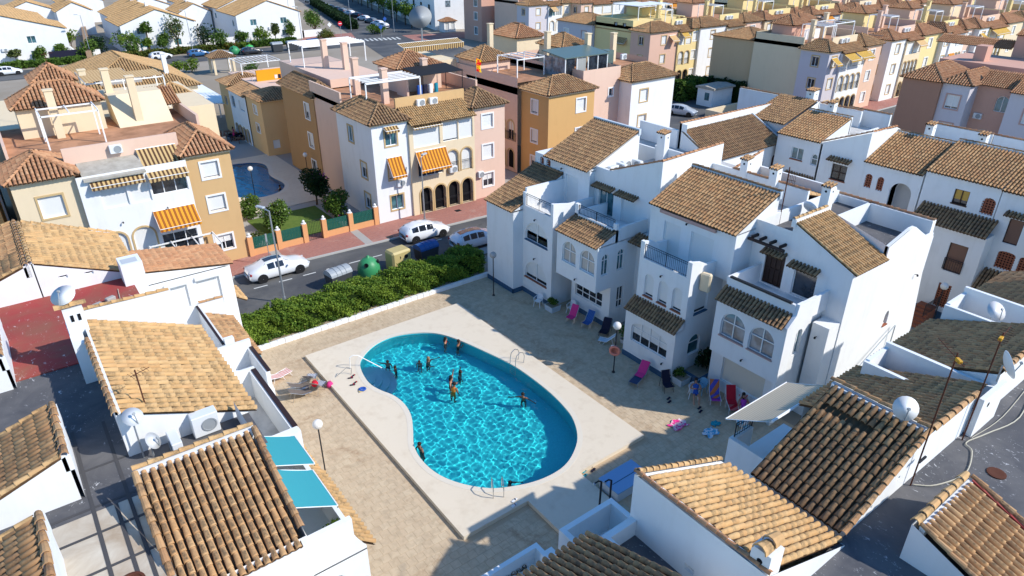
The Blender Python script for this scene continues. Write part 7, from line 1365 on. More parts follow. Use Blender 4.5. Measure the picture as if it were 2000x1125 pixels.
# rose tower and further blocks behind N
R1_ = thing('apartment_block', 'rose tower block with small windows behind the roof terraces', 'apartment block', (98, 142, 0), G_AP); H = House(R1_); H.vol('rose', 95.4, 101, 138.7, 146, 0, 9.6, wx=[win(140.4, 141.7, z, z+1.6, 'teal', surround='trim_white') for z in (1.5, 4.7, 7.6)], wy=[]); H.vol('yellow', 101, 108, 139.5, 150, 0, 9.6, wy=[win(101.8, 102.6, z, z+1.1, 'glass', mull=0) for z in (4.5, 7)]); H.done(); hip(R1_, 95.4, 101, 138.7, 146, 9.6, 11, 'mid', .3, pitch=.34)
far = [('grey and white tower block in the third row', 97.0, 123.2, 5.2, 4, 3, ('lilac', 'white', 'cream', 'pink')), ('pale block beside the grey one in the third row', 109, 120, 3.4, 6, 4, ('pink', 'cream', 'white', 'yellow')), ('cream block in the third row with orange blind', 124, 112, 3.4, 6, 4, ('white', 'cream', 'pink', 'cream')), ('peach block in the fourth row at the top', 140, 120, 4, 6, 4, ('peach_pale', 'white', 'cream', 'yellow')), ('white block with yellow blinds at the top right', 131, 90, 3.6, 6.4, 4, ('white', 'cream', 'yellow', 'cream')), ('yellow and cream block in the second row, third along', 114.5, 77.2, 3, 6.5, 3.4, ('cream', 'white', 'yellow', 'yellow')), ('pink block in the second row, fourth along', 129, 77, 3.2, 6.5, 3.6, ('pink', 'lilac', 'yellow', 'yellow')), ('lilac block in the second row, fifth along', 144, 76.5, 3.4, 6.5, 3.8, ('lilac', 'yellow', 'pink', 'cream')), ('cream block in the second row, sixth along', 160, 76, 3.4, 6.5, 4, ('cream', 'white', 'pink', 'yellow')), ('white block in the third row, far right', 150, 100, 3.4, 6.5, 4, ('white', 'pink', 'cream', 'yellow')), ('yellow block in the third row, farthest right', 168, 98, 3.4, 6.5, 4, ('yellow', 'cream', 'white', 'cream')), ('pink block near the top right corner', 178, 74, 3.4, 6.5, 4, ('pink', 'white', 'yellow', 'cream')), ('cream block at the very top right', 170, 130, 4, 7, 4, ('cream', 'white', 'pink', 'yellow')), ('white block at the very top, right of the middle', 186, 115, 4, 7, 4, ('white', 'cream', 'pink', 'yellow')), ('peach block on the horizon at the top', 150, 145, 4, 7, 4, ('peach_pale', 'cream', 'white', 'yellow')), ('white block on the horizon at the top centre', 122, 142, 4, 7, 4, ('white', 'lilac', 'cream', 'pink')), ('cream block on the top edge, right part', 200, 92, 4, 7, 4, ('cream', 'yellow', 'white', 'pink')), ('white block between the avenue and the roofs', 112, 160, 4, 7, 4, ('white', 'cream', 'pink', 'cream')), ('pale block at the top edge beyond the others', 135, 168, 5, 8, 5, ('cream', 'white', 'white', 'yellow')), ('last pale block at the top right edge', 205, 135, 5, 8, 5, ('white', 'cream', 'pink', 'yellow'))]
_ra = random.Random(3)
for i, (lb, x, y, a, b, c, ms) in enumerate(far): block_front(lb, x, y, a, b, c, ms, kind=_ra.choice(['mid', 'red', 'red']), depth=13, gf=3 if b > 4.5 else 2, detail=i in (4, 5, 6), awn=[(a+.4, a+b*.5, 8.5, _ra.choice(['stripe_orange_x', 'stripe_yellow_x', 'stripe_tan_x']), 1.2)] if i % 2 == 0 else [], roofm=_ra.choice(['red', 'mid']), top=_ra.choice(['shut', 'glass']))
# restaurant with big orange roof, white canopy
RS = thing('restaurant', 'low building with a large orange hipped roof behind the left block', 'building', (16, 115, 0)); H = House(RS); H.vol('cream', 8.5, 23.5, 104, 126, 0, 4.2); H.done(); hip(RS, 8.5, 23.5, 104, 126, 4.25, 7.6, 'gold', .5, pitch=.34); box_chimney(RS, 20.5, 107, 4.5, 8.2, 'white'); B = MB(); B.box(12.0, 17.0, 105.5, 109, 5.0, 6.2); B.build('roof_box', 'concrete', RS); B = MB(); B.box(9.8, 18.6, 100.5, 103.6, 3.6, 4.0); B.build('side_roof', 'bin_grey', RS)
CN = thing('canopy', 'long white sloping canopy beside the orange-roofed restaurant', 'canopy', (25, 108, 0)); B = MB(); B.prism([(20.8, 3.9), (25.2, 3.3), (25.2, 3.2), (20.8, 3.8)], 'y', 93.5, 121); B.build('sheet', 'trim_white', CN)
for y in (94, 101, 108, 115, 120.5): B = MB(); B.box(25.0, 25.15, y-.07, y+.07, 0, 3.2); B.build('post', 'trim_white', CN)
LW2 = thing('garden_wall', 'long grey wall along the path behind the left block', 'wall', (16, 84, 0)); B = MB(); B.box(13.0, 20.0, 80.2, 80.5, 0, 2.6); B.box(12.9, 13.2, 66, 80.5, 0, 2.6); B.build('wall', 'concrete', LW2)
TS = thing('table_set', 'dark red clutter of tables and chairs on the restaurant terrace', 'furniture', (21.5, 90, 0))
for i in range(26): x = 17.5+_ra.uniform(0, 6); y = 86+_ra.uniform(0, 6); B = MB(); B.rbox((x, y, .75), (.35, .35, .03)); B.cyl((x, y, 0), (x, y, .75), .05, n=5); B.rbox((x+.5, y, .45), (.2, .2, .03)); B.rbox((x+.7, y, .7), (.03, .2, .25)); B.build('table', ('wood_old', 'lattice', 'cloth_dark')[i % 3], TS)
GZ = thing('gazebo', 'small garden gazebo with dark red tiled roof', 'gazebo', (35.3, 135, 0)); hip(GZ, 33.6, 37.4, 133.8, 137, 2.9, 3.9, 'gazebo' if 'tile_gazebo' in MAT else 'dark', .3, pitch=.34)
for x in (33.8, 37.2):
    for y in (134, 136.8): B = MB(); B.box(x-.2, x+.2, y-.2, y+.2, 0, 2.9); B.build('pillar', 'cream', GZ)
# garden by the restaurant
for i, (x, y, h, r, m_) in enumerate(((31.0, 139.5, 2.6, 2.0, 'leaf_lime'), (28.5, 140, 2.4, 1.9, 'leaf_lime'), (38.6, 128, 2.6, 1.5, 'leaf_white'), (33.5, 112, 1.6, 2.0, 'leaf_lime'), (30.8, 114, 1.3, 1.4, 'leaf'), (30.5, 101, 1.5, 1.3, 'leaf_lime'), (26.5, 99.5, 1.0, 1.0, 'leaf'))): tree(['lime shrub by the grey wall in the restaurant garden', 'second lime shrub beside the grey wall', 'white-flowering shrub in the restaurant garden', 'low lime shrub bed below the gazebo', 'small green shrub below the gazebo', 'round clipped shrub on the path', 'smallest shrub beside the canopy'][i], x, y, h, r, m_, 'shrub', .2, 500, .22)
tl = [(26.0, 169, 4.8, 3.2, 'leaf_lime', 1.2, 'round lime tree before the porch villa'), (35.4, 166.5, 8.6, 2.3, 'leaf_olive', 2.4, 'tall slim pale tree before the porch villa'), (29.9, 167.5, 6.6, 1.4, 'leaf', 4.2, 'thin palm-like tree before the porch villa'), (26.4, 165, 4.2, 2.2, 'leaf_white', .8, 'shrubby tree with white bloom at the lane corner'), (29.2, 165, 3.6, 1.3, 'leaf_lime', 1.8, 'small clipped lime tree on a stem'), (32.6, 166, 4.4, 1.7, 'leaf', 1.4, 'dark round tree left of the slim pale tree'), (41.2, 168, 5.6, 2.9, 'leaf_dark', .8, 'broad dark bush-tree beside the porch villa'), (43.6, 163.5, 4.4, 2.3, 'leaf', .8, 'green round tree near the bottle banks'), (48.6, 166, 4.2, 2.0, 'leaf', 1.0, 'green tree at the corner of the gabled villa'), (53.6, 166.5, 4.0, 2.2, 'leaf_lime', .9, 'lime tree in front of the gabled villa'), (56.8, 167, 4.4, 1.2, 'leaf_olive', 1.6, 'slim olive tree in front of the gabled villa'), (61.5, 169.5, 4.4, 1.5, 'leaf', 1.2, 'narrow dark tree at the right of the gabled villa'), (68.8, 173, 6.0, 3.0, 'leaf', 1.4, 'leafy tree at the avenue corner, left one'), (71.4, 179, 5.6, 2.6, 'leaf', 1.4, 'leafy tree at the avenue corner, right one'), (68.5, 165.5, 2.4, 2.6, 'leaf_red', .2, 'reddish low shrub at the roundabout'), (82.5, 166.5, 2.4, 2.6, 'leaf', .2, 'dark clipped shrub at the end of the median'), (13.8, 167.2, 3.4, 1.6, 'leaf', 1.4, 'round tree before the left villa'), (10.2, 166.8, 3.2, 1.5, 'leaf', .6, 'bushy tree left of the dark screen'), (6.0, 166.5, 3.0, 1.4, 'leaf_olive', 1.6, 'pale topiary tree at the far left'), (18.4, 166, 4.2, 2.2, 'leaf', .7, 'bush-tree at the bottom of the stone lane'), (20.8, 170, 4.0, 2.2, 'leaf_dark', .7, 'dark bush-tree inside the stone lane'), (17.6, 186, 4.2, 2.4, 'leaf_lime', 1.0, 'lime tree up the stone lane'), (47.2, 158.6, 2.0, 1.2, 'leaf_lime', .4, 'small lime shrub beside the bins')]
for x, y, h, r, m_, tk, lb in tl: tree(lb, x, y, h, r, m_, 'tree', tk, 620, .26, group='far garden trees')
for i in range(13): c = M0+AVD*(-2+8.2*i)-AVN*(4.2+.4*(i % 2)); tree(f'{["first", "second", "third", "fourth", "fifth", "sixth", "seventh", "eighth", "ninth", "tenth", "eleventh", "twelfth", "last"][i]} street tree along the avenue counting from the near end', c.x, c.y, 5.6+.6*(i % 3), 2.2, 'leaf_lime' if i % 3 else 'leaf', 'street_tree', 2.4, 420, .3, group='avenue trees')
for i, (x0, x1) in enumerate(((2, 17), (22, 48), (50, 60))): hedge(['low hedge before the left villa', 'reddish low hedge along the far street', 'low hedge before the gabled villa'][i], x0, x1, 162.6, 164.4, 1.0, 'leaf_red' if i == 1 else 'leaf', 2600, .28, seed=30+i, group='far street hedges')
igloo('far dark green bottle bank behind the villas street', 43.8, 155.5, 1.1, 'bin_green', 'far bottle banks'); igloo('far bright green bottle bank beside the dark one', 47.0, 155.4, 1.1, 'bin_bright' if 'bin_bright' in MAT else 'bin_green', 'far bottle banks')
for i, (x, c_) in enumerate(((52.2, 'bin_grey'), (55.6, 'bin_grey'), (60.2, 'bin_blue'))): o = container(['far grey container, left of three', 'far grey container, middle of three', 'far blue container, right of three'][i], x, 153.5, 'bin_dark', c_, 0, 2.2, 1.6, 2.0); o['group'] = 'far waste containers'
for i, (x, y, k2) in enumerate(((73.5, 168, 'r'), (70.6, 167.6, 'w'), (78.3, 155.9, 'b'), (87.0, 170.5, 'b'))):
    o = thing('traffic_sign', ['red round no-entry sign at the roundabout', 'small white sign at the roundabout', 'blue sign at the near end of the median', 'blue sign farther along the avenue'][i], 'sign', (x, y, 0)); B = MB(); B.cyl((x, y, 0), (x, y, 2.8), .06, n=6); B.build('pole', 'galvanised', o); B = MB(); B.lathe((x-.05, y-.08, 2.9), [(.55, 0), (.55, .05), (.001, .05)], 16 if k2 == 'r' else 4, Matrix.Rotation(pi/2, 3, 'X')); p_ = B.build('plate', {'r': 'cloth_red', 'w': 'trim_white', 'b': 'cloth_blue'}[k2], o)
    if k2 == 'r': B = MB(); B.box(x-.42, x+.32, y-.17, y-.15, 2.82, 2.98); B.build('white_bar', 'trim_white', p_)
# the lot between the blocks: wall, shed, dark hedge
LW3 = thing('garden_wall', 'low beige wall around the small car park', 'wall', (82, 60, 0)); B = MB(); B.box(79.6, 90, 60.6, 60.9, 0, 1.0); B.box(79.6, 79.9, 55, 60.6, 0, 1.0); B.build('wall', 'cream', LW3)
SHD = thing('garden_shed', 'white prefabricated shed with sandy roof in the small lot', 'shed', (87, 65.2, 0)); B = MB(); B.box(84.6, 89.2, 63.8, 66.6, 0, 2.5); B.build('wall', 'white', SHD); B = MB(); B.prism([(63.5, 2.5), (66.9, 2.5), (66.9, 2.75), (65.2, 2.95), (63.5, 2.75)], 'x', 84.4, 89.4); B.build('roof', 'old_lean', SHD); B = MB(); B.box(84.57, 84.6, 64.4, 65.2, .9, 2.0); B.build('window', 'glass_teal', SHD)
hedge('dark green hedge behind the white shed', 83.5, 91, 68.8, 71.6, 2.6, 'leaf', 3200, .22, seed=50); hedge('very dark round hedge beside the beige block', 89.5, 91.4, 62.5, 70, 2.8, 'leaf_dark', 3000, .22, seed=51)
sheet('car_park', 63, 90, 52, 76, .008, 'asphalt')
# ============================================================ things on the terrace
def XF(x, y, z, rot=0.0): return Matrix.Translation((x, y, z)) @ Matrix.Rotation(rot, 4, 'Z')
class TB(MB):
    """mesh builder that places what it builds with a transform"""
    def __init__(s, M): super().__init__(); s.M = M
    def build(s, *a, **k): s.v = [tuple(s.M @ Vector(p)) for p in s.v]; return super().build(*a, **k)
def plastic_chair(label, x, y, rot, mat='white_plastic'):
    o = thing('plastic_chair', label, 'chair', (x, y, .02), 'plastic chairs on the terrace'); M = XF(x, y, .015, rot)
    B = TB(M); B.rbox((0, 0, .43), (.22, .22, .02), bev=.012); B.build('seat', mat, o); B = TB(M); v = []; n = 8
    for k in range(n+1): a = pi*k/n; v += [(-.24*cos(a)*1.0, .20+.05*sin(a), .44), (-.25*cos(a), .24+.09*sin(a), .66+.18*sin(a))]
    B.add(v, [(2*k, 2*k+2, 2*k+3, 2*k+1) for k in range(n)]); B.build('backrest', mat, o)
    for sx in (-1, 1):
        B = TB(M); B.tube([(sx*.26, -.2, .64), (sx*.27, .1, .66), (sx*.25, .24, .66)], .028, 6); B.build('armrest', mat, o)
        for sy in (-1, 1): B = TB(M); B.cyl((sx*.2, sy*.19, .43), (sx*.26, sy*.25, 0), .03, .022, 6); B.build('leg', mat, o); 
        B = TB(M); B.cyl((sx*.22, -.2, .43), (sx*.26, -.2, .64), .025, n=6); B.build('arm_post', mat, o)
    return o
def lounger(label, x, y, rot, fabric, frame='trim_white', name='sun_lounger', back=.9, low=.28, L=1.25, towel=None, w=.56, seath=None):
    """frame with seat and raised back; head end towards +y of its own axes"""
    o = thing(name, label, 'lounger', (x, y, .02), 'loungers and folding chairs by the pool'); M = XF(x, y, .015, rot); h = seath or low; hw = w/2; cb, sb = cos(back), sin(back); BL = .75
    hinge = (0, 0); top = (BL*cb, h+BL*sb)
    B = TB(M); n = 6; v = []
    for k in range(n+1): yy = -L+L*k/n; s_ = -.03*sin(pi*k/n); v += [(-hw+.03, yy, h+s_), (hw-.03, yy, h+s_)]
    B.add(v, [(2*k, 2*k+1, 2*k+3, 2*k+2) for k in range(n)]); B.build('seat', fabric, o)
    B = TB(M); v = []
    for k in range(n+1): t_ = BL*k/n; s_ = -.03*sin(pi*k/n); v += [(-hw+.03, t_*cb, h+t_*sb+s_), (hw-.03, t_*cb, h+t_*sb+s_)]
    B.add(v, [(2*k, 2*k+1, 2*k+3, 2*k+2) for k in range(n)]); B.build('backrest', fabric, o)
    for sx in (-1, 1): B = TB(M); B.tube([(sx*hw, -L, h), (sx*hw, 0, h), (sx*hw, top[0], top[1])], .016, 6); B.build('side_rail', frame, o)
    for yy in (-L+.2, -.1):
        for sx in (-1, 1): B = TB(M); B.cyl((sx*hw, yy, h), (sx*hw, yy-.12, 0), .015, n=6); B.build('leg', frame, o)
    for sx in (-1, 1): B = TB(M); B.cyl((sx*hw, BL*cb*.6, h+BL*sb*.6), (sx*hw, BL*cb*.75+.1, 0), .014, n=6); B.build('back_strut', frame, o)
    if towel:
        B = TB(M); v = []
        for k in range(n+1): t_ = BL*1.05*k/n; v += [(-hw*.95, t_*cb-.02, h+t_*sb+.025), (hw*.9, t_*cb-.02, h+t_*sb+.03)]
        v = [(-hw*.9, -.45, h+.02), (hw*.92, -.5, h+.02)]+v; B.add(v, [(2*k, 2*k+1, 2*k+3, 2*k+2) for k in range(n+1)]); B.build('towel', towel, o)
    return o
def stripe_obj(name, a, b, f=9):
    m = new_mat(name, a, .8, .15); t = NT(m); tc = t.add('ShaderNodeTexCoord'); sx = t.add('ShaderNodeSeparateXYZ'); t.link(tc.outputs['Generated'], sx.inputs[0]); t.col(t.mix(t.math('GREATER_THAN', t.math('FRACT', t.math('MULTIPLY', sx.outputs[1], f)), .5), a, b))
stripe_obj('fab_stripe', (.62, .62, .64), (.10, .12, .17), 7); stripe_obj('fab_red_stripe', (.70, .62, .58), (.62, .20, .16), 5); stripe_obj('fab_blue_stripe', (.05, .16, .42), (.03, .07, .24), 6); stripe_obj('fab_red', (.50, .015, .03), (.60, .16, .15), 3); stripe_obj('fab_mix', (.10, .10, .45), (.65, .18, .06), 3)
plastic_chair('white plastic chair beside the arched windows near the hedge end', 26.55, 32.3, -1.2); plastic_chair('white plastic chair behind the purple folding chair', 27.75, 30.2, -1.3); plastic_chair('white plastic chair at the back of the sunbathers', 26.9, 18.9, -.8); plastic_chair('pale blue plastic chair beside the flower bed', 27.6, 18.95, -1.5, 'chair_blue') if 'chair_blue' in MAT else None
lounger('purple folding chair with pink towel by the white wall', 27.1, 29.35, -1.3, 'cloth_purple', 'steel', 'folding_chair', 1.05, .35, .45, 'cloth_pink', seath=.38); lounger('blue striped folding chair next to the purple one', 27.5, 28.2, -1.3, 'fab_blue_stripe', 'steel', 'folding_chair', 1.0, .35, .5, seath=.38); lounger('black folded chair against the white wall', 27.75, 26.85, -1.1, 'cloth_dark', 'iron', 'folding_chair', .9, .3, .6, 'cloth_dark'); lounger('small pale blue beach chair by the lamp with life ring', 27.0, 25.9, -2.6, 'chair_pale', 'trim_white', 'folding_chair', .8, .22, .55, w=.5)
lounger('dark blue lounger with a bright pink towel on its back', 26.0, 22.0, -1.25, 'cloth_navy', 'grey_plastic', back=.75, L=1.2, towel='cloth_pink'); lounger('black reclining garden chair near the planter', 26.3, 20.35, -.4, 'cloth_dark', 'iron', 'folding_chair', 1.15, .4, .5, seath=.42); lounger('lounger with blue and purple towels, next to the reader', 27.7, 18.1, -.75, 'cloth_purple', 'trim_white', back=.95, L=.7, towel='fab_mix', seath=.36); lounger('red lounger with striped towel between the sunbathers', 28.0, 17.2, -.7, 'fab_red', 'trim_white', back=.95, L=1.0, towel='cloth_red', seath=.36); lounger('lounger under the person at the awning corner', 27.9, 16.3, -.75, 'fab_red_stripe', 'trim_white', back=.8, L=1.0, seath=.34)
lounger('grey striped folding chair at the pool deck edge, front one', 10.3, 32.1, 2.2, 'fab_stripe', 'steel', 'folding_chair', .8, .35, .5, seath=.36); lounger('grey striped folding chair at the pool deck edge, rear one', 10.25, 33.0, 2.5, 'fab_stripe', 'steel', 'folding_chair', .8, .35, .5, seath=.36); lounger('brown folding chair beside the striped chairs, far one', 9.55, 32.7, 1.6, 'chair_brown', 'steel', 'folding_chair', .5, .3, .5, seath=.32); lounger('brown folding chair beside the striped chairs, near one', 9.35, 32.1, 1.5, 'chair_brown', 'steel', 'folding_chair', .5, .3, .5, seath=.32); lounger('red and white striped lounger by the left terrace wall', 8.9, 34.5, 1.9, 'fab_red_stripe', 'trim_white', back=.35, L=.8)
for i, (lb, x, y, z, c_) in enumerate((('red bag on the grey striped chair', 10.15, 32.05, .45, 'cloth_red'), ('pink patterned bag on the deck edge', 11.0, 32.05, .02, 'cloth_pink'), ('red slipper pair by the pool steps', 12.3, 31.9, .235, 'cloth_red'), ('dark red slipper pair nearer the camera by the steps', 12.1, 31.2, .235, 'cloth_red'), ('blue and yellow toy on the deck', 12.25, 30.4, .235, 'cloth_blue'))):
    o = thing(['bag', 'bag', 'slippers', 'slippers', 'toy'][i], lb, ['bag', 'bag', 'slippers', 'slippers', 'toy'][i], (x, y, z))
    if i < 2: B = MB(); B.lathe((x, y, z), [(.12, 0), (.18, .05), (.2, .18), (.13, .3), (.001, .31)], 12); B.build('sack', c_, o, smooth=True); B = MB(); B.tube([(x-.1, y, z+.28), (x-.06, y, z+.42), (x+.06, y, z+.42), (x+.1, y, z+.28)], .014, 5); B.build('handle', c_, o)
    elif i < 4:
        for k in (-1, 1): B = MB(); B.rbox((x+k*.11, y+k*.06, z+.015), (.15, .055, .015), Matrix.Rotation(.4*k, 3, 'Z'), .01); s_ = B.build('sole', 'cloth_dark', o); B = MB(); B.tube([(x+k*.11+.06, y+k*.06-.05, z+.03), (x+k*.11+.08, y+k*.06, z+.08), (x+k*.11+.06, y+k*.06+.05, z+.03)], .02, 5); B.build('strap', c_, s_)
    else: B = MB(); B.lathe((x, y, z), [(.2, .02), (.22, .05), (.15, .09), (.1, .05), (.001, .04)], 14); B.build('ring', c_, o); B = MB(); B.rbox((x-.15, y-.1, z+.03), (.12, .08, .02), None, .01); B.build('float', 'bin_cream', o)
for i, (lb, x, y, z) in enumerate((('pair of dark sandals on the shaded terrace by the black chair', 25.6, 19.5, .02), ('pair of white and blue sandals on the near deck', 13.9, 18.35, .235), ('teal flip-flops at the deck edge by the shadow', 17.9, 18.0, .02), ('black sandals next to the teal flip-flops', 18.5, 18.05, .02), ('pair of dark slippers below the reader', 26.3, 17.9, .02))):
    o = thing('sandals', lb, 'sandals', (x, y, z), 'sandals round the pool')
    for k in (-1, 1): B = MB(); B.rbox((x+k*.1, y+k*.12, z+.015), (.16, .06, .015), Matrix.Rotation(.2, 3, 'Z'), .01); s_ = B.build('sole', ['cloth_dark', 'cloth_white', 'cloth_teal', 'cloth_dark', 'cloth_dark'][i], o); B = MB(); B.tube([(x+k*.1+.04, y+k*.12-.055, z+.03), (x+k*.1+.06, y+k*.12, z+.08), (x+k*.1+.04, y+k*.12+.055, z+.03)], .016, 5); B.build('strap', 'cloth_dark', s_)
def cloth(label, x, y, mat, r=.6, seed=0, name='towel', mat2=None):
    rr = random.Random(seed); B = MB(); n = 9; v = []
    for j in range(n):
        for i in range(n):
            u, w = i/(n-1)-.5, j/(n-1)-.5; v.append((x+(u*1.5+.12*sin(w*9+seed))*r+rr.uniform(-.04, .04)*r, y+(w*1.1+.10*sin(u*8+seed))*r+rr.uniform(-.04, .04)*r, .03+.06*abs(sin(u*7+seed)*cos(w*6))+rr.uniform(0, .02)))
    B.add(v, [(j*n+i, j*n+i+1, (j+1)*n+i+1, (j+1)*n+i) for j in range(n-1) for i in range(n-1)]); o = B.build(name, mat, None, smooth=True); tag(o, label, 'towel', 'towels lying on the terrace'); return o
cloth('crumpled pink and white towel on the sunny paving', 24.35, 17.75, 'towel_pink', .62, 1); cloth('pale blue striped towel lying at the shadow edge', 25.2, 16.3, 'towel_blue', .55, 2); cloth('teal and green beach mat by the awning corner', 26.0, 16.6, 'cloth_teal', .35, 3)
BT = thing('beach_bag', 'blue and white beach bag with a chair frame at the awning corner', 'bag', (27.0, 15.7, 0)); B = MB(); B.lathe((27.0, 15.7, .02), [(.2, 0), (.3, .1), (.32, .35), (.22, .5), (.001, .5)], 12); B.build('sack', 'towel_blue', BT); B = MB(); B.tube([(26.6, 15.5, .02), (26.8, 15.4, .5), (27.3, 15.5, .55), (27.5, 15.8, .02)], .015, 5); B.build('frame', 'steel', BT)
def planter(label, x, y, w=.75, h=.45, mat='planter', leafm='leaf', n=260, r=.5, tall=.5, name='planter'):
    o = thing(name, label, 'planter', (x, y, 0), 'planters by the white houses'); B = MB(); B.add([(x-w/2, y-w/2, 0), (x+w/2, y-w/2, 0), (x+w/2, y+w/2, 0), (x-w/2, y+w/2, 0), (x-w/2-.04, y-w/2-.04, h), (x+w/2+.04, y-w/2-.04, h), (x+w/2+.04, y+w/2+.04, h), (x-w/2-.04, y+w/2+.04, h)], [(0, 1, 5, 4), (1, 2, 6, 5), (2, 3, 7, 6), (3, 0, 4, 7)]); B.build('box', mat, o); B = MB(); B.quad((x-w/2, y-w/2, h-.04), (x+w/2, y-w/2, h-.04), (x+w/2, y+w/2, h-.04), (x-w/2, y+w/2, h-.04)); B.build('earth', 'soil', o); crown_mesh((x, y, h+tall*.5), (r, r, tall*.6), n, .085, 6, seed=int(x*7)).build('plant', leafm, o); return o
planter('grey stone planter at the corner below the arched windows', 27.0, 31.3); planter('grey stone planter between the black chair and the flower bed', 27.45, 20.3); planter('bushy green plant in a tub beside the life-ring lamp', 28.0, 25.2, .5, .3, 'planter', 'leaf', 420, .55, 1.0)
FB_ = thing('flower_bed', 'raised bed with dark shrub between two white houses', 'planter', (29, 19.9, 0)); B = MB(); B.box(27.9, 30.5, 19.35, 19.5, 0, .5); B.box(27.9, 28.05, 19.5, 20.6, 0, .5); B.build('bed_wall', 'plinth_blue', FB_); B = MB(); B.quad((28.05, 19.5, .45), (30.5, 19.5, .45), (30.5, 20.6, .45), (28.05, 20.6, .45)); B.build('earth', 'soil', FB_); crown_mesh((29.2, 20.0, 1.1), (1.1, .5, .8), 700, .1, 7, seed=77).build('shrub', 'leaf_dark', FB_)
planter('red-brown pot with pale plant in the lane by the stairs', 47.4, 13.5, .5, .5, 'lattice', 'leaf_olive', 260, .45, .6); tree('green bush at the foot of the sunlit gable in the lane', 42.2, 13.4, 1.6, 1.0, 'leaf', 'shrub', .1, 600, .11)
B = MB(); BK = thing('pool_cover_box', 'pale block-like box on the shaded terrace beside the shower', 'box', (18.9, 16.4, 0)); B.rbox((18.85, 16.3, .28), (1.05, .62, .27), None, .03); B.build('body', 'planter', BK); B = MB(); B.rbox((18.85, 16.3, .57), (1.08, .65, .03), None, .01); B.build('lid', 'box_blue', BK); B = MB(); B.box(18.0, 19.7, 16.22, 16.26, .6, .608); B.build('lid_seam', 'plinth_blue', BK)
BK = thing('storage_box', 'blue-lidded box behind the sandy-tiled house ridge', 'box', (21.3, 14.3, 0)); B = MB(); B.rbox((21.3, 14.2, .3), (.7, .5, .3), None, .03); B.build('body', 'planter', BK); B = MB(); B.rbox((21.3, 14.2, .62), (.74, .54, .03), None, .01); B.build('lid', 'box_blue', BK)
SH = thing('pool_shower', 'two dark shower columns with a square drain tray', 'shower', (16.7, 15.2, .22))
for k, (x, y) in enumerate(((16.35, 15.4), (16.75, 15.2))): B = MB(); B.cyl((x, y, .22), (x, y, 2.35), .045, n=8); B.tube([(x, y, 2.35), (x-.12, y+.05, 2.42), (x-.3, y+.1, 2.35)], .035, 6); B.build('column', 'iron', SH); B = MB(); B.lathe((x-.3, y+.1, 2.3), [(.08, 0), (.06, .05), (.02, .06)], 10); B.build('shower_head', 'steel', SH)
B = MB(); B.box(15.25, 16.25, 14.25, 15.2, .225, .25); B.build('tray', 'concrete', SH); B = MB(); B.quad((15.33, 14.33, .254), (16.17, 14.33, .254), (16.17, 15.12, .254), (15.33, 15.12, .254)); B.build('grate', 'grey_plastic', SH); B = MB(); B.quad((16.3, 14.4, .226), (16.9, 14.3, .226), (16.9, 15.6, .226), (16.3, 15.5, .226)); B.build('teal_mat', 'cloth_teal', SH)
def ladder(label, x, y, rot):
    o = thing('pool_ladder', label, 'ladder', (x, y, .22), 'pool ladders'); M = XF(x, y, .22, rot)
    for sx in (-1, 1): B = TB(M); B.tube([(sx*.24, .45, 0), (sx*.24, .5, .45), (sx*.24, .40, .72), (sx*.24, .15, .85), (sx*.24, -.12, .72), (sx*.24, -.2, .4), (sx*.24, -.2, -1.1)], .022, 7); B.build('rail', 'steel', o)
    for z in (-.25, -.5, -.75, -1.0): B = TB(M); B.rbox((0, -.2, z), (.24, .04, .015)); B.build('step', 'steel', o)
    return o
ladder('steel pool ladder on the side of the white houses', 20.75, 27.3, -1.5); ladder('steel pool ladder at the near end of the pool', 13.75, 19.45, pi-.5)
HR = thing('pool_steps_rail', 'steel handrail with white sloping bar at the pool steps', 'handrail', (13.0, 32.6, .22)); B = MB(); B.tube([(12.6, 32.75, .22), (12.65, 32.75, 1.0), (12.85, 32.7, 1.1), (13.1, 32.6, 1.05), (14.9, 31.5, -.5)], .025, 7); B.build('rail', 'trim_white', HR); B = MB(); B.tube([(12.4, 32.2, .22), (12.45, 32.2, .6), (12.2, 32.2, .8), (11.6, 32.4, .3)], .02, 6); B.build('hoist', 'steel', HR)
ST_ = thing('pool_steps', 'curved pale steps under water at the shallow end', 'steps', (13.2, 31.6, -.4))
for k in range(4): B = MB(); r = 1.9-.42*k; B.prism([(12.95, 31.7)]+[(12.95+r*cos(a), 31.7+r*sin(a)) for a in [(-1.35+2.6*i/10) for i in range(11)]], 'z', -1.25, -1.0+.25*k); B.build('step', 'pool_step', ST_)
FL = thing('flag', 'red and yellow flag on the roof terrace edge', 'flag', (38.2, 58, 10.4)); B = MB(); B.cyl((38.4, 57.0, 9.8), (38.4, 57.0, 12.4), .025, n=6); B.build('pole', 'galvanised', FL); B = MB(); v = []
for j in range(7):
    for i in range(4): v.append((38.42+.16*i*1.2, 56.95+.10*sin(i*1.4+j), 12.35-.2*j-.08*i))
B.add(v, [(j*4+i, j*4+i+1, j*4+i+5, j*4+i+4) for j in range(6) for i in range(3)]); B.build('cloth', 'flag_cloth', FL)
BD = thing('big_dish', 'large transparent mesh dish on a mast above the rear roofs', 'satellite dish', (55, 96, 0)); B = MB(); B.cyl((55, 96, 0), (55, 96, 10.5), .12, n=8); B.build('mast', 'galvanised', BD); B = MB(); B.lathe((55, 96, 11.4), [(1.75, .6), (1.2, .25), (.6, .06), (.001, 0)], 20, Matrix.Rotation(-2.3, 3, 'Z') @ Matrix.Rotation(1.0, 3, 'Y')); B.build('reflector', 'grey_plastic', BD, smooth=True)
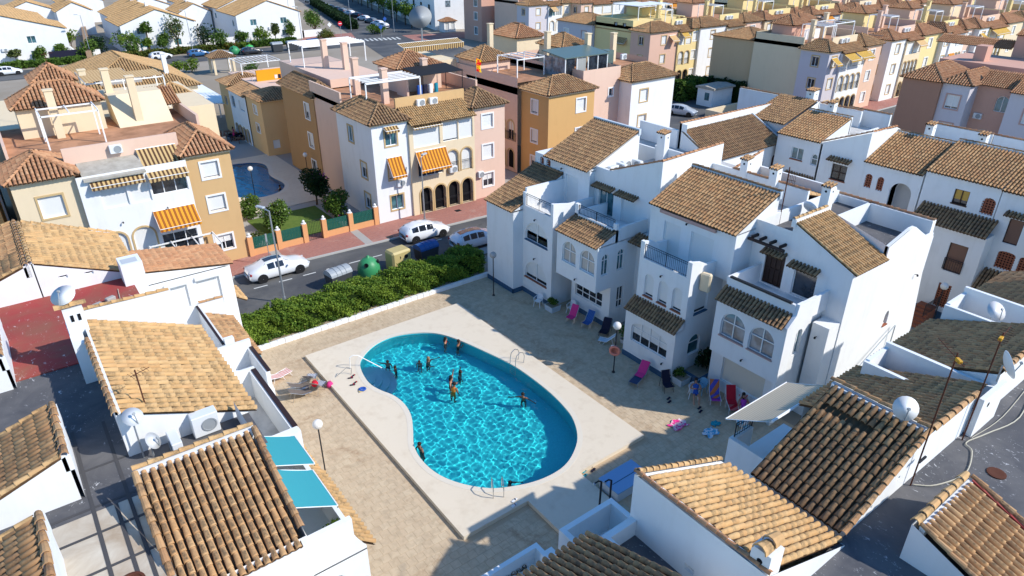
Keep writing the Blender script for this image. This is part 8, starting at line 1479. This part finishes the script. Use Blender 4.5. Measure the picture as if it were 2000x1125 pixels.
PR = thing('parasol', 'turquoise folded awning end at the left house corner', 'awning', (7.3, 33, 0)); B = MB(); B.add([(6.5, 33.0, 4.6), (7.9, 33.9, 2.9), (7.7, 31.8, 2.9), (6.4, 34.0, 4.4)], [(0, 1, 2), (0, 3, 1)]); B.build('canvas', 'teal_dark', PR); B = MB(); B.cyl((6.4, 32.2, 3.0), (7.7, 31.8, 2.9), .025, n=6); B.build('bar', 'trim_white', PR)
PL = thing('potted_plants', 'tall green pot plants on the balcony under the turquoise awning', 'plant', (4.7, 15.5, 6.1)); crown_mesh((4.75, 15.6, 6.75), (.55, .3, .55), 260, .12, 6, seed=91).build('foliage', 'leaf', PL); B = MB(); B.lathe((4.75, 15.6, 6.06), [(.14, 0), (.2, .3), (.18, .3), (.001, .28)], 10); B.build('pot', 'lattice', PL)
# ============================================================ people
new_mat('skin', (.42, .21, .13), .6, .3); new_mat('skin_dark', (.26, .12, .07), .6, .3); new_mat('hair', (.02, .012, .008), .7, .3); new_mat('hair_light', (.25, .16, .08), .7, .3); new_mat('swim_black', (.012, .012, .015), .7, .3); new_mat('eye', (.02, .02, .02), .2, .5)
def person(label, x, y, z, rot, joints, suit, hair='hair', skin='skin', top=False, long=False, s=1.0):
    """body grown round a posed skeleton (Skin + Subdivision), hair as a child"""
    J = dict(joints); M = Matrix.Translation((x, y, z)) @ Matrix.Rotation(rot, 4, 'Z') @ Matrix.Scale(s, 4)
    names = ['pelvis', 'belly', 'chest', 'neck', 'head', 'crown', 'nose']; R_ = {'pelvis': .15, 'belly': .125, 'chest': .155, 'neck': .055, 'head': .095, 'crown': .085, 'nose': .018}
    V = [J['pelvis'], J['belly'], J['chest'], J['neck'], J['head'], J['crown'], J['nose']]; rad = [R_[n] for n in names]; E_ = [(0, 1), (1, 2), (2, 3), (3, 4), (4, 5), (4, 6)]
    for sd in ('l', 'r'):
        i0 = len(V); V += [J['sh'+sd], J['el'+sd], J['wr'+sd], J['ha'+sd]]; rad += [.065, .046, .030, .036]; E_ += [(2, i0), (i0, i0+1), (i0+1, i0+2), (i0+2, i0+3)]
        h = Vector(J['ha'+sd]); d = (h-Vector(J['wr'+sd])).normalized(); p_ = d.orthogonal().normalized(); q_ = d.cross(p_)
        for k, (a, l) in enumerate(((-.030, .07), (-.010, .085), (.010, .08), (.030, .065), (-.05, .035))):
            r0 = h+p_*a*.9; e1 = r0+d*l*.55+q_*.005; e2 = e1+d*l*.45+q_*.018; i1 = len(V); V += [tuple(r0+d*.03), tuple(e1+d*.03), tuple(e2+d*.03)]; rad += [.010, .009, .008]; E_ += [(i0+3, i1), (i1, i1+1), (i1+1, i1+2)]
        i0 = len(V); V += [J['hi'+sd], J['kn'+sd], J['an'+sd], J['to'+sd]]; rad += [.092, .060, .040, .034]; E_ += [(0, i0), (i0, i0+1), (i0+1, i0+2), (i0+2, i0+3)]
    me = bpy.data.meshes.new('body'); me.from_pydata([tuple(v) for v in V], E_, []); ob = bpy.data.objects.new('person_tmp', me); COL.objects.link(ob)
    md = ob.modifiers.new('skin', 'SKIN'); md.use_smooth_shade = True; sv = me.skin_vertices[0].data
    for i, r in enumerate(rad): sv[i].radius = (r, r*.8 if i in (0, 1, 2) else r)
    sv[0].use_root = True; ob.modifiers.new('sub', 'SUBSURF').levels = 1
    dg = bpy.context.evaluated_depsgraph_get(); bm = bpy.data.meshes.new_from_object(ob.evaluated_get(dg)); bpy.data.objects.remove(ob)
    bm.materials.clear(); bm.materials.append(MAT[skin]); bm.materials.append(MAT[suit])
    pv, bl, ch = (Vector(J[k]) for k in ('pelvis', 'belly', 'chest')); hips = [Vector(J['hil']), Vector(J['hir'])]
    kn = [Vector(J['knl']), Vector(J['knr'])]
    for p in bm.polygons:
        c = p.center
        dp = (c-pv).length; near = dp < .21 or any((c-(h*.75+k*.25)).length < .11 for h, k in zip(hips, kn))
        if near or (top and (c-ch).length < .17 and (c-ch).dot(ch-bl) < .06) or (top == 2 and (c-bl).length < .17): p.material_index = 1
    bm.transform(M); root = link('person', bm, None); tag(root, label, 'person', 'people at the pool')
    hb = MB(); hd, cr = Vector(J['head']), Vector(J['crown']); up = (cr-Vector(J['neck'])).normalized(); fw = (Vector(J['nose'])-hd).normalized(); bk = -fw; sd_ = up.cross(fw).normalized(); c0 = hd*.45+cr*.55+bk*.018; rot3 = Matrix((sd_, fw, up)).transposed(); prof = [(.105*sin(pi*i/10), -.105*cos(pi*i/10)) for i in range(3 if not long else 1, 11)]
    vs = MB(); vs.lathe(c0, [(max(a, .001), b*1.08+.02) for a, b in prof], 12, rot3)
    if long: vs.lathe(hd+bk*.07-up*.13, [(.04, -.16), (.075, -.05), (.09, .08), (.05, .14)], 10, rot3)
    vs.v = [tuple(M @ Vector(p)) for p in vs.v if True]; 
    hair_o = vs.build('hair', hair, root, smooth=True)
    return root
def mk(**k): return k
def stand(armsl='down', armsr='down', lean=0.0, twist=0.0):
    J = dict(pelvis=(0, 0, .93), belly=(0, -.02-lean*.1, 1.08), chest=(0, -lean*.22, 1.30), neck=(0, -lean*.3, 1.50), head=(0, -lean*.34-.01, 1.61), crown=(0, -lean*.36, 1.70), nose=(0, -lean*.34-.11, 1.60))
    for sd, sx, ar in (('l', 1, armsl), ('r', -1, armsr)):
        cy = -lean*.25; J['sh'+sd] = (sx*.19, cy, 1.42); 
        el, wr, ha = {'down': ((.25, .02, 1.13), (.27, -.05, .88), (.275, -.07, .80)), 'out': ((.44, -.06, 1.34), (.66, -.14, 1.30), (.74, -.16, 1.30)), 'fwd': ((.24, -.24, 1.26), (.2, -.48, 1.3), (.19, -.56, 1.31)), 'up': ((.36, -.02, 1.62), (.32, -.08, 1.86), (.31, -.10, 1.94)), 'fold': ((.26, -.1, 1.18), (.05, -.24, 1.2), (-.03, -.25, 1.21))}[ar]
        for nm, q in (('el', el), ('wr', wr), ('ha', ha)): J[nm+sd] = (sx*q[0], q[1]+cy, q[2])
        J['hi'+sd] = (sx*.10, 0, .88); J['kn'+sd] = (sx*.12, -.03, .48); J['an'+sd] = (sx*.12, .03, .08); J['to'+sd] = (sx*.14, -.16, .03)
    return J
ZP = -1.22
def swim(label, x, y, rot, arms, suit='swim_black', hair='hair', dz=0.0, s=1.0, skin='skin', top=False, lean=.2, long=False): return person(label, x, y, ZP+dz-.2, rot, stand(arms[0], arms[1], lean), suit, hair, skin, top, long, s)
swim('person in a dark red top standing at the far pool wall, left of two', 18.75, 32.1, .9, ('fold', 'down'), 'cloth_red', dz=.12, top=True, long=True); swim('person standing at the far pool wall, right of two', 19.25, 31.35, .7, ('down', 'fold'), 'swim_black', dz=.12, skin='skin_dark')
swim('person with arms out near the sloping rail', 14.75, 32.2, 2.4, ('out', 'down'), dz=.0, s=.92); swim('child beside the sloping rail, seen from behind', 14.85, 31.3, -2.2, ('down', 'down'), dz=.2, s=.86, skin='skin_dark')
swim('pale-haired person in the middle of the far half of the pool', 16.8, 30.9, .3, ('out', 'fwd'), 'swim_black', 'hair_light', dz=.05, long=True); swim('child held next to the pale-haired swimmer', 16.35, 31.1, -.9, ('fwd', 'down'), dz=.25, s=.78)
swim('swimmer alone with only head and shoulders out of the water', 17.65, 28.7, 1.2, ('out', 'down'), dz=-.1); swim('person with raised arms in the middle of the pool', 16.7, 28.2, .8, ('up', 'out'), 'swim_black', dz=.2, top=True, long=True); swim('tanned person with orange swimwear beside the one with raised arms', 16.3, 27.3, 2.0, ('fwd', 'down'), 'cloth_orange', dz=.3, top=True, lean=.6, skin='skin_dark')
swim('swimmer stretching both arms near the right pool wall', 19.3, 24.6, -1.0, ('out', 'out'), 'swim_black', dz=.08, lean=.5, skin='skin_dark'); swim('person leaning on the left pool edge', 12.55, 24.3, -1.6, ('out', 'fold'), 'swim_black', dz=.12, skin='skin_dark', lean=.4, top=True); swim('swimmer close to the near ladder with only the head showing', 14.6, 19.75, 1.0, ('fwd', 'fwd'), dz=-.28, lean=.3)
swim('bather in the small blue pool by its ladder', 21.0, 67.4, 0.4, ('down', 'out'), 'swim_black', dz=-.05); 
def recline(read=False):
    J = dict(pelvis=(0, 0, .46), belly=(0, .12, .54), chest=(0, .30, .72), neck=(0, .42, .90), head=(0, .44, 1.01), crown=(0, .47, 1.10), nose=(0, .33, 1.02))
    for sd, sx in (('l', 1), ('r', -1)):
        J['sh'+sd] = (sx*.19, .38, .83); J['el'+sd] = (sx*.30, .16, .66); J['wr'+sd] = (sx*(.12 if read else .26), (-.05 if read else -.08), (.80 if read else .58)); J['ha'+sd] = (sx*(.08 if read else .25), (-.10 if read else -.16), (.84 if read else .55)); J['hi'+sd] = (sx*.10, -.04, .44); J['kn'+sd] = (sx*.14, -.46, .58 if read else .48); J['an'+sd] = (sx*.13, -.82, .32 if read else .30); J['to'+sd] = (sx*.14, -.95, .36)
    return J
person('person sitting and reading in the shade, legs towards the pool', 26.75, 18.65, .02, -.8, recline(True), 'cloth_blue', 'hair', 'skin', 2, True); person('person lying back on the lounger by the awning corner', 27.75, 16.2, .0, -.75, recline(), 'cloth_purple', 'hair', 'skin', 2, True)
person('person in a pink top walking by the arched doors of the tan wing', 22.8, 87.6, .05, .8, stand('down', 'fold', .1), 'cloth_pink', 'hair', 'skin', 2, True)
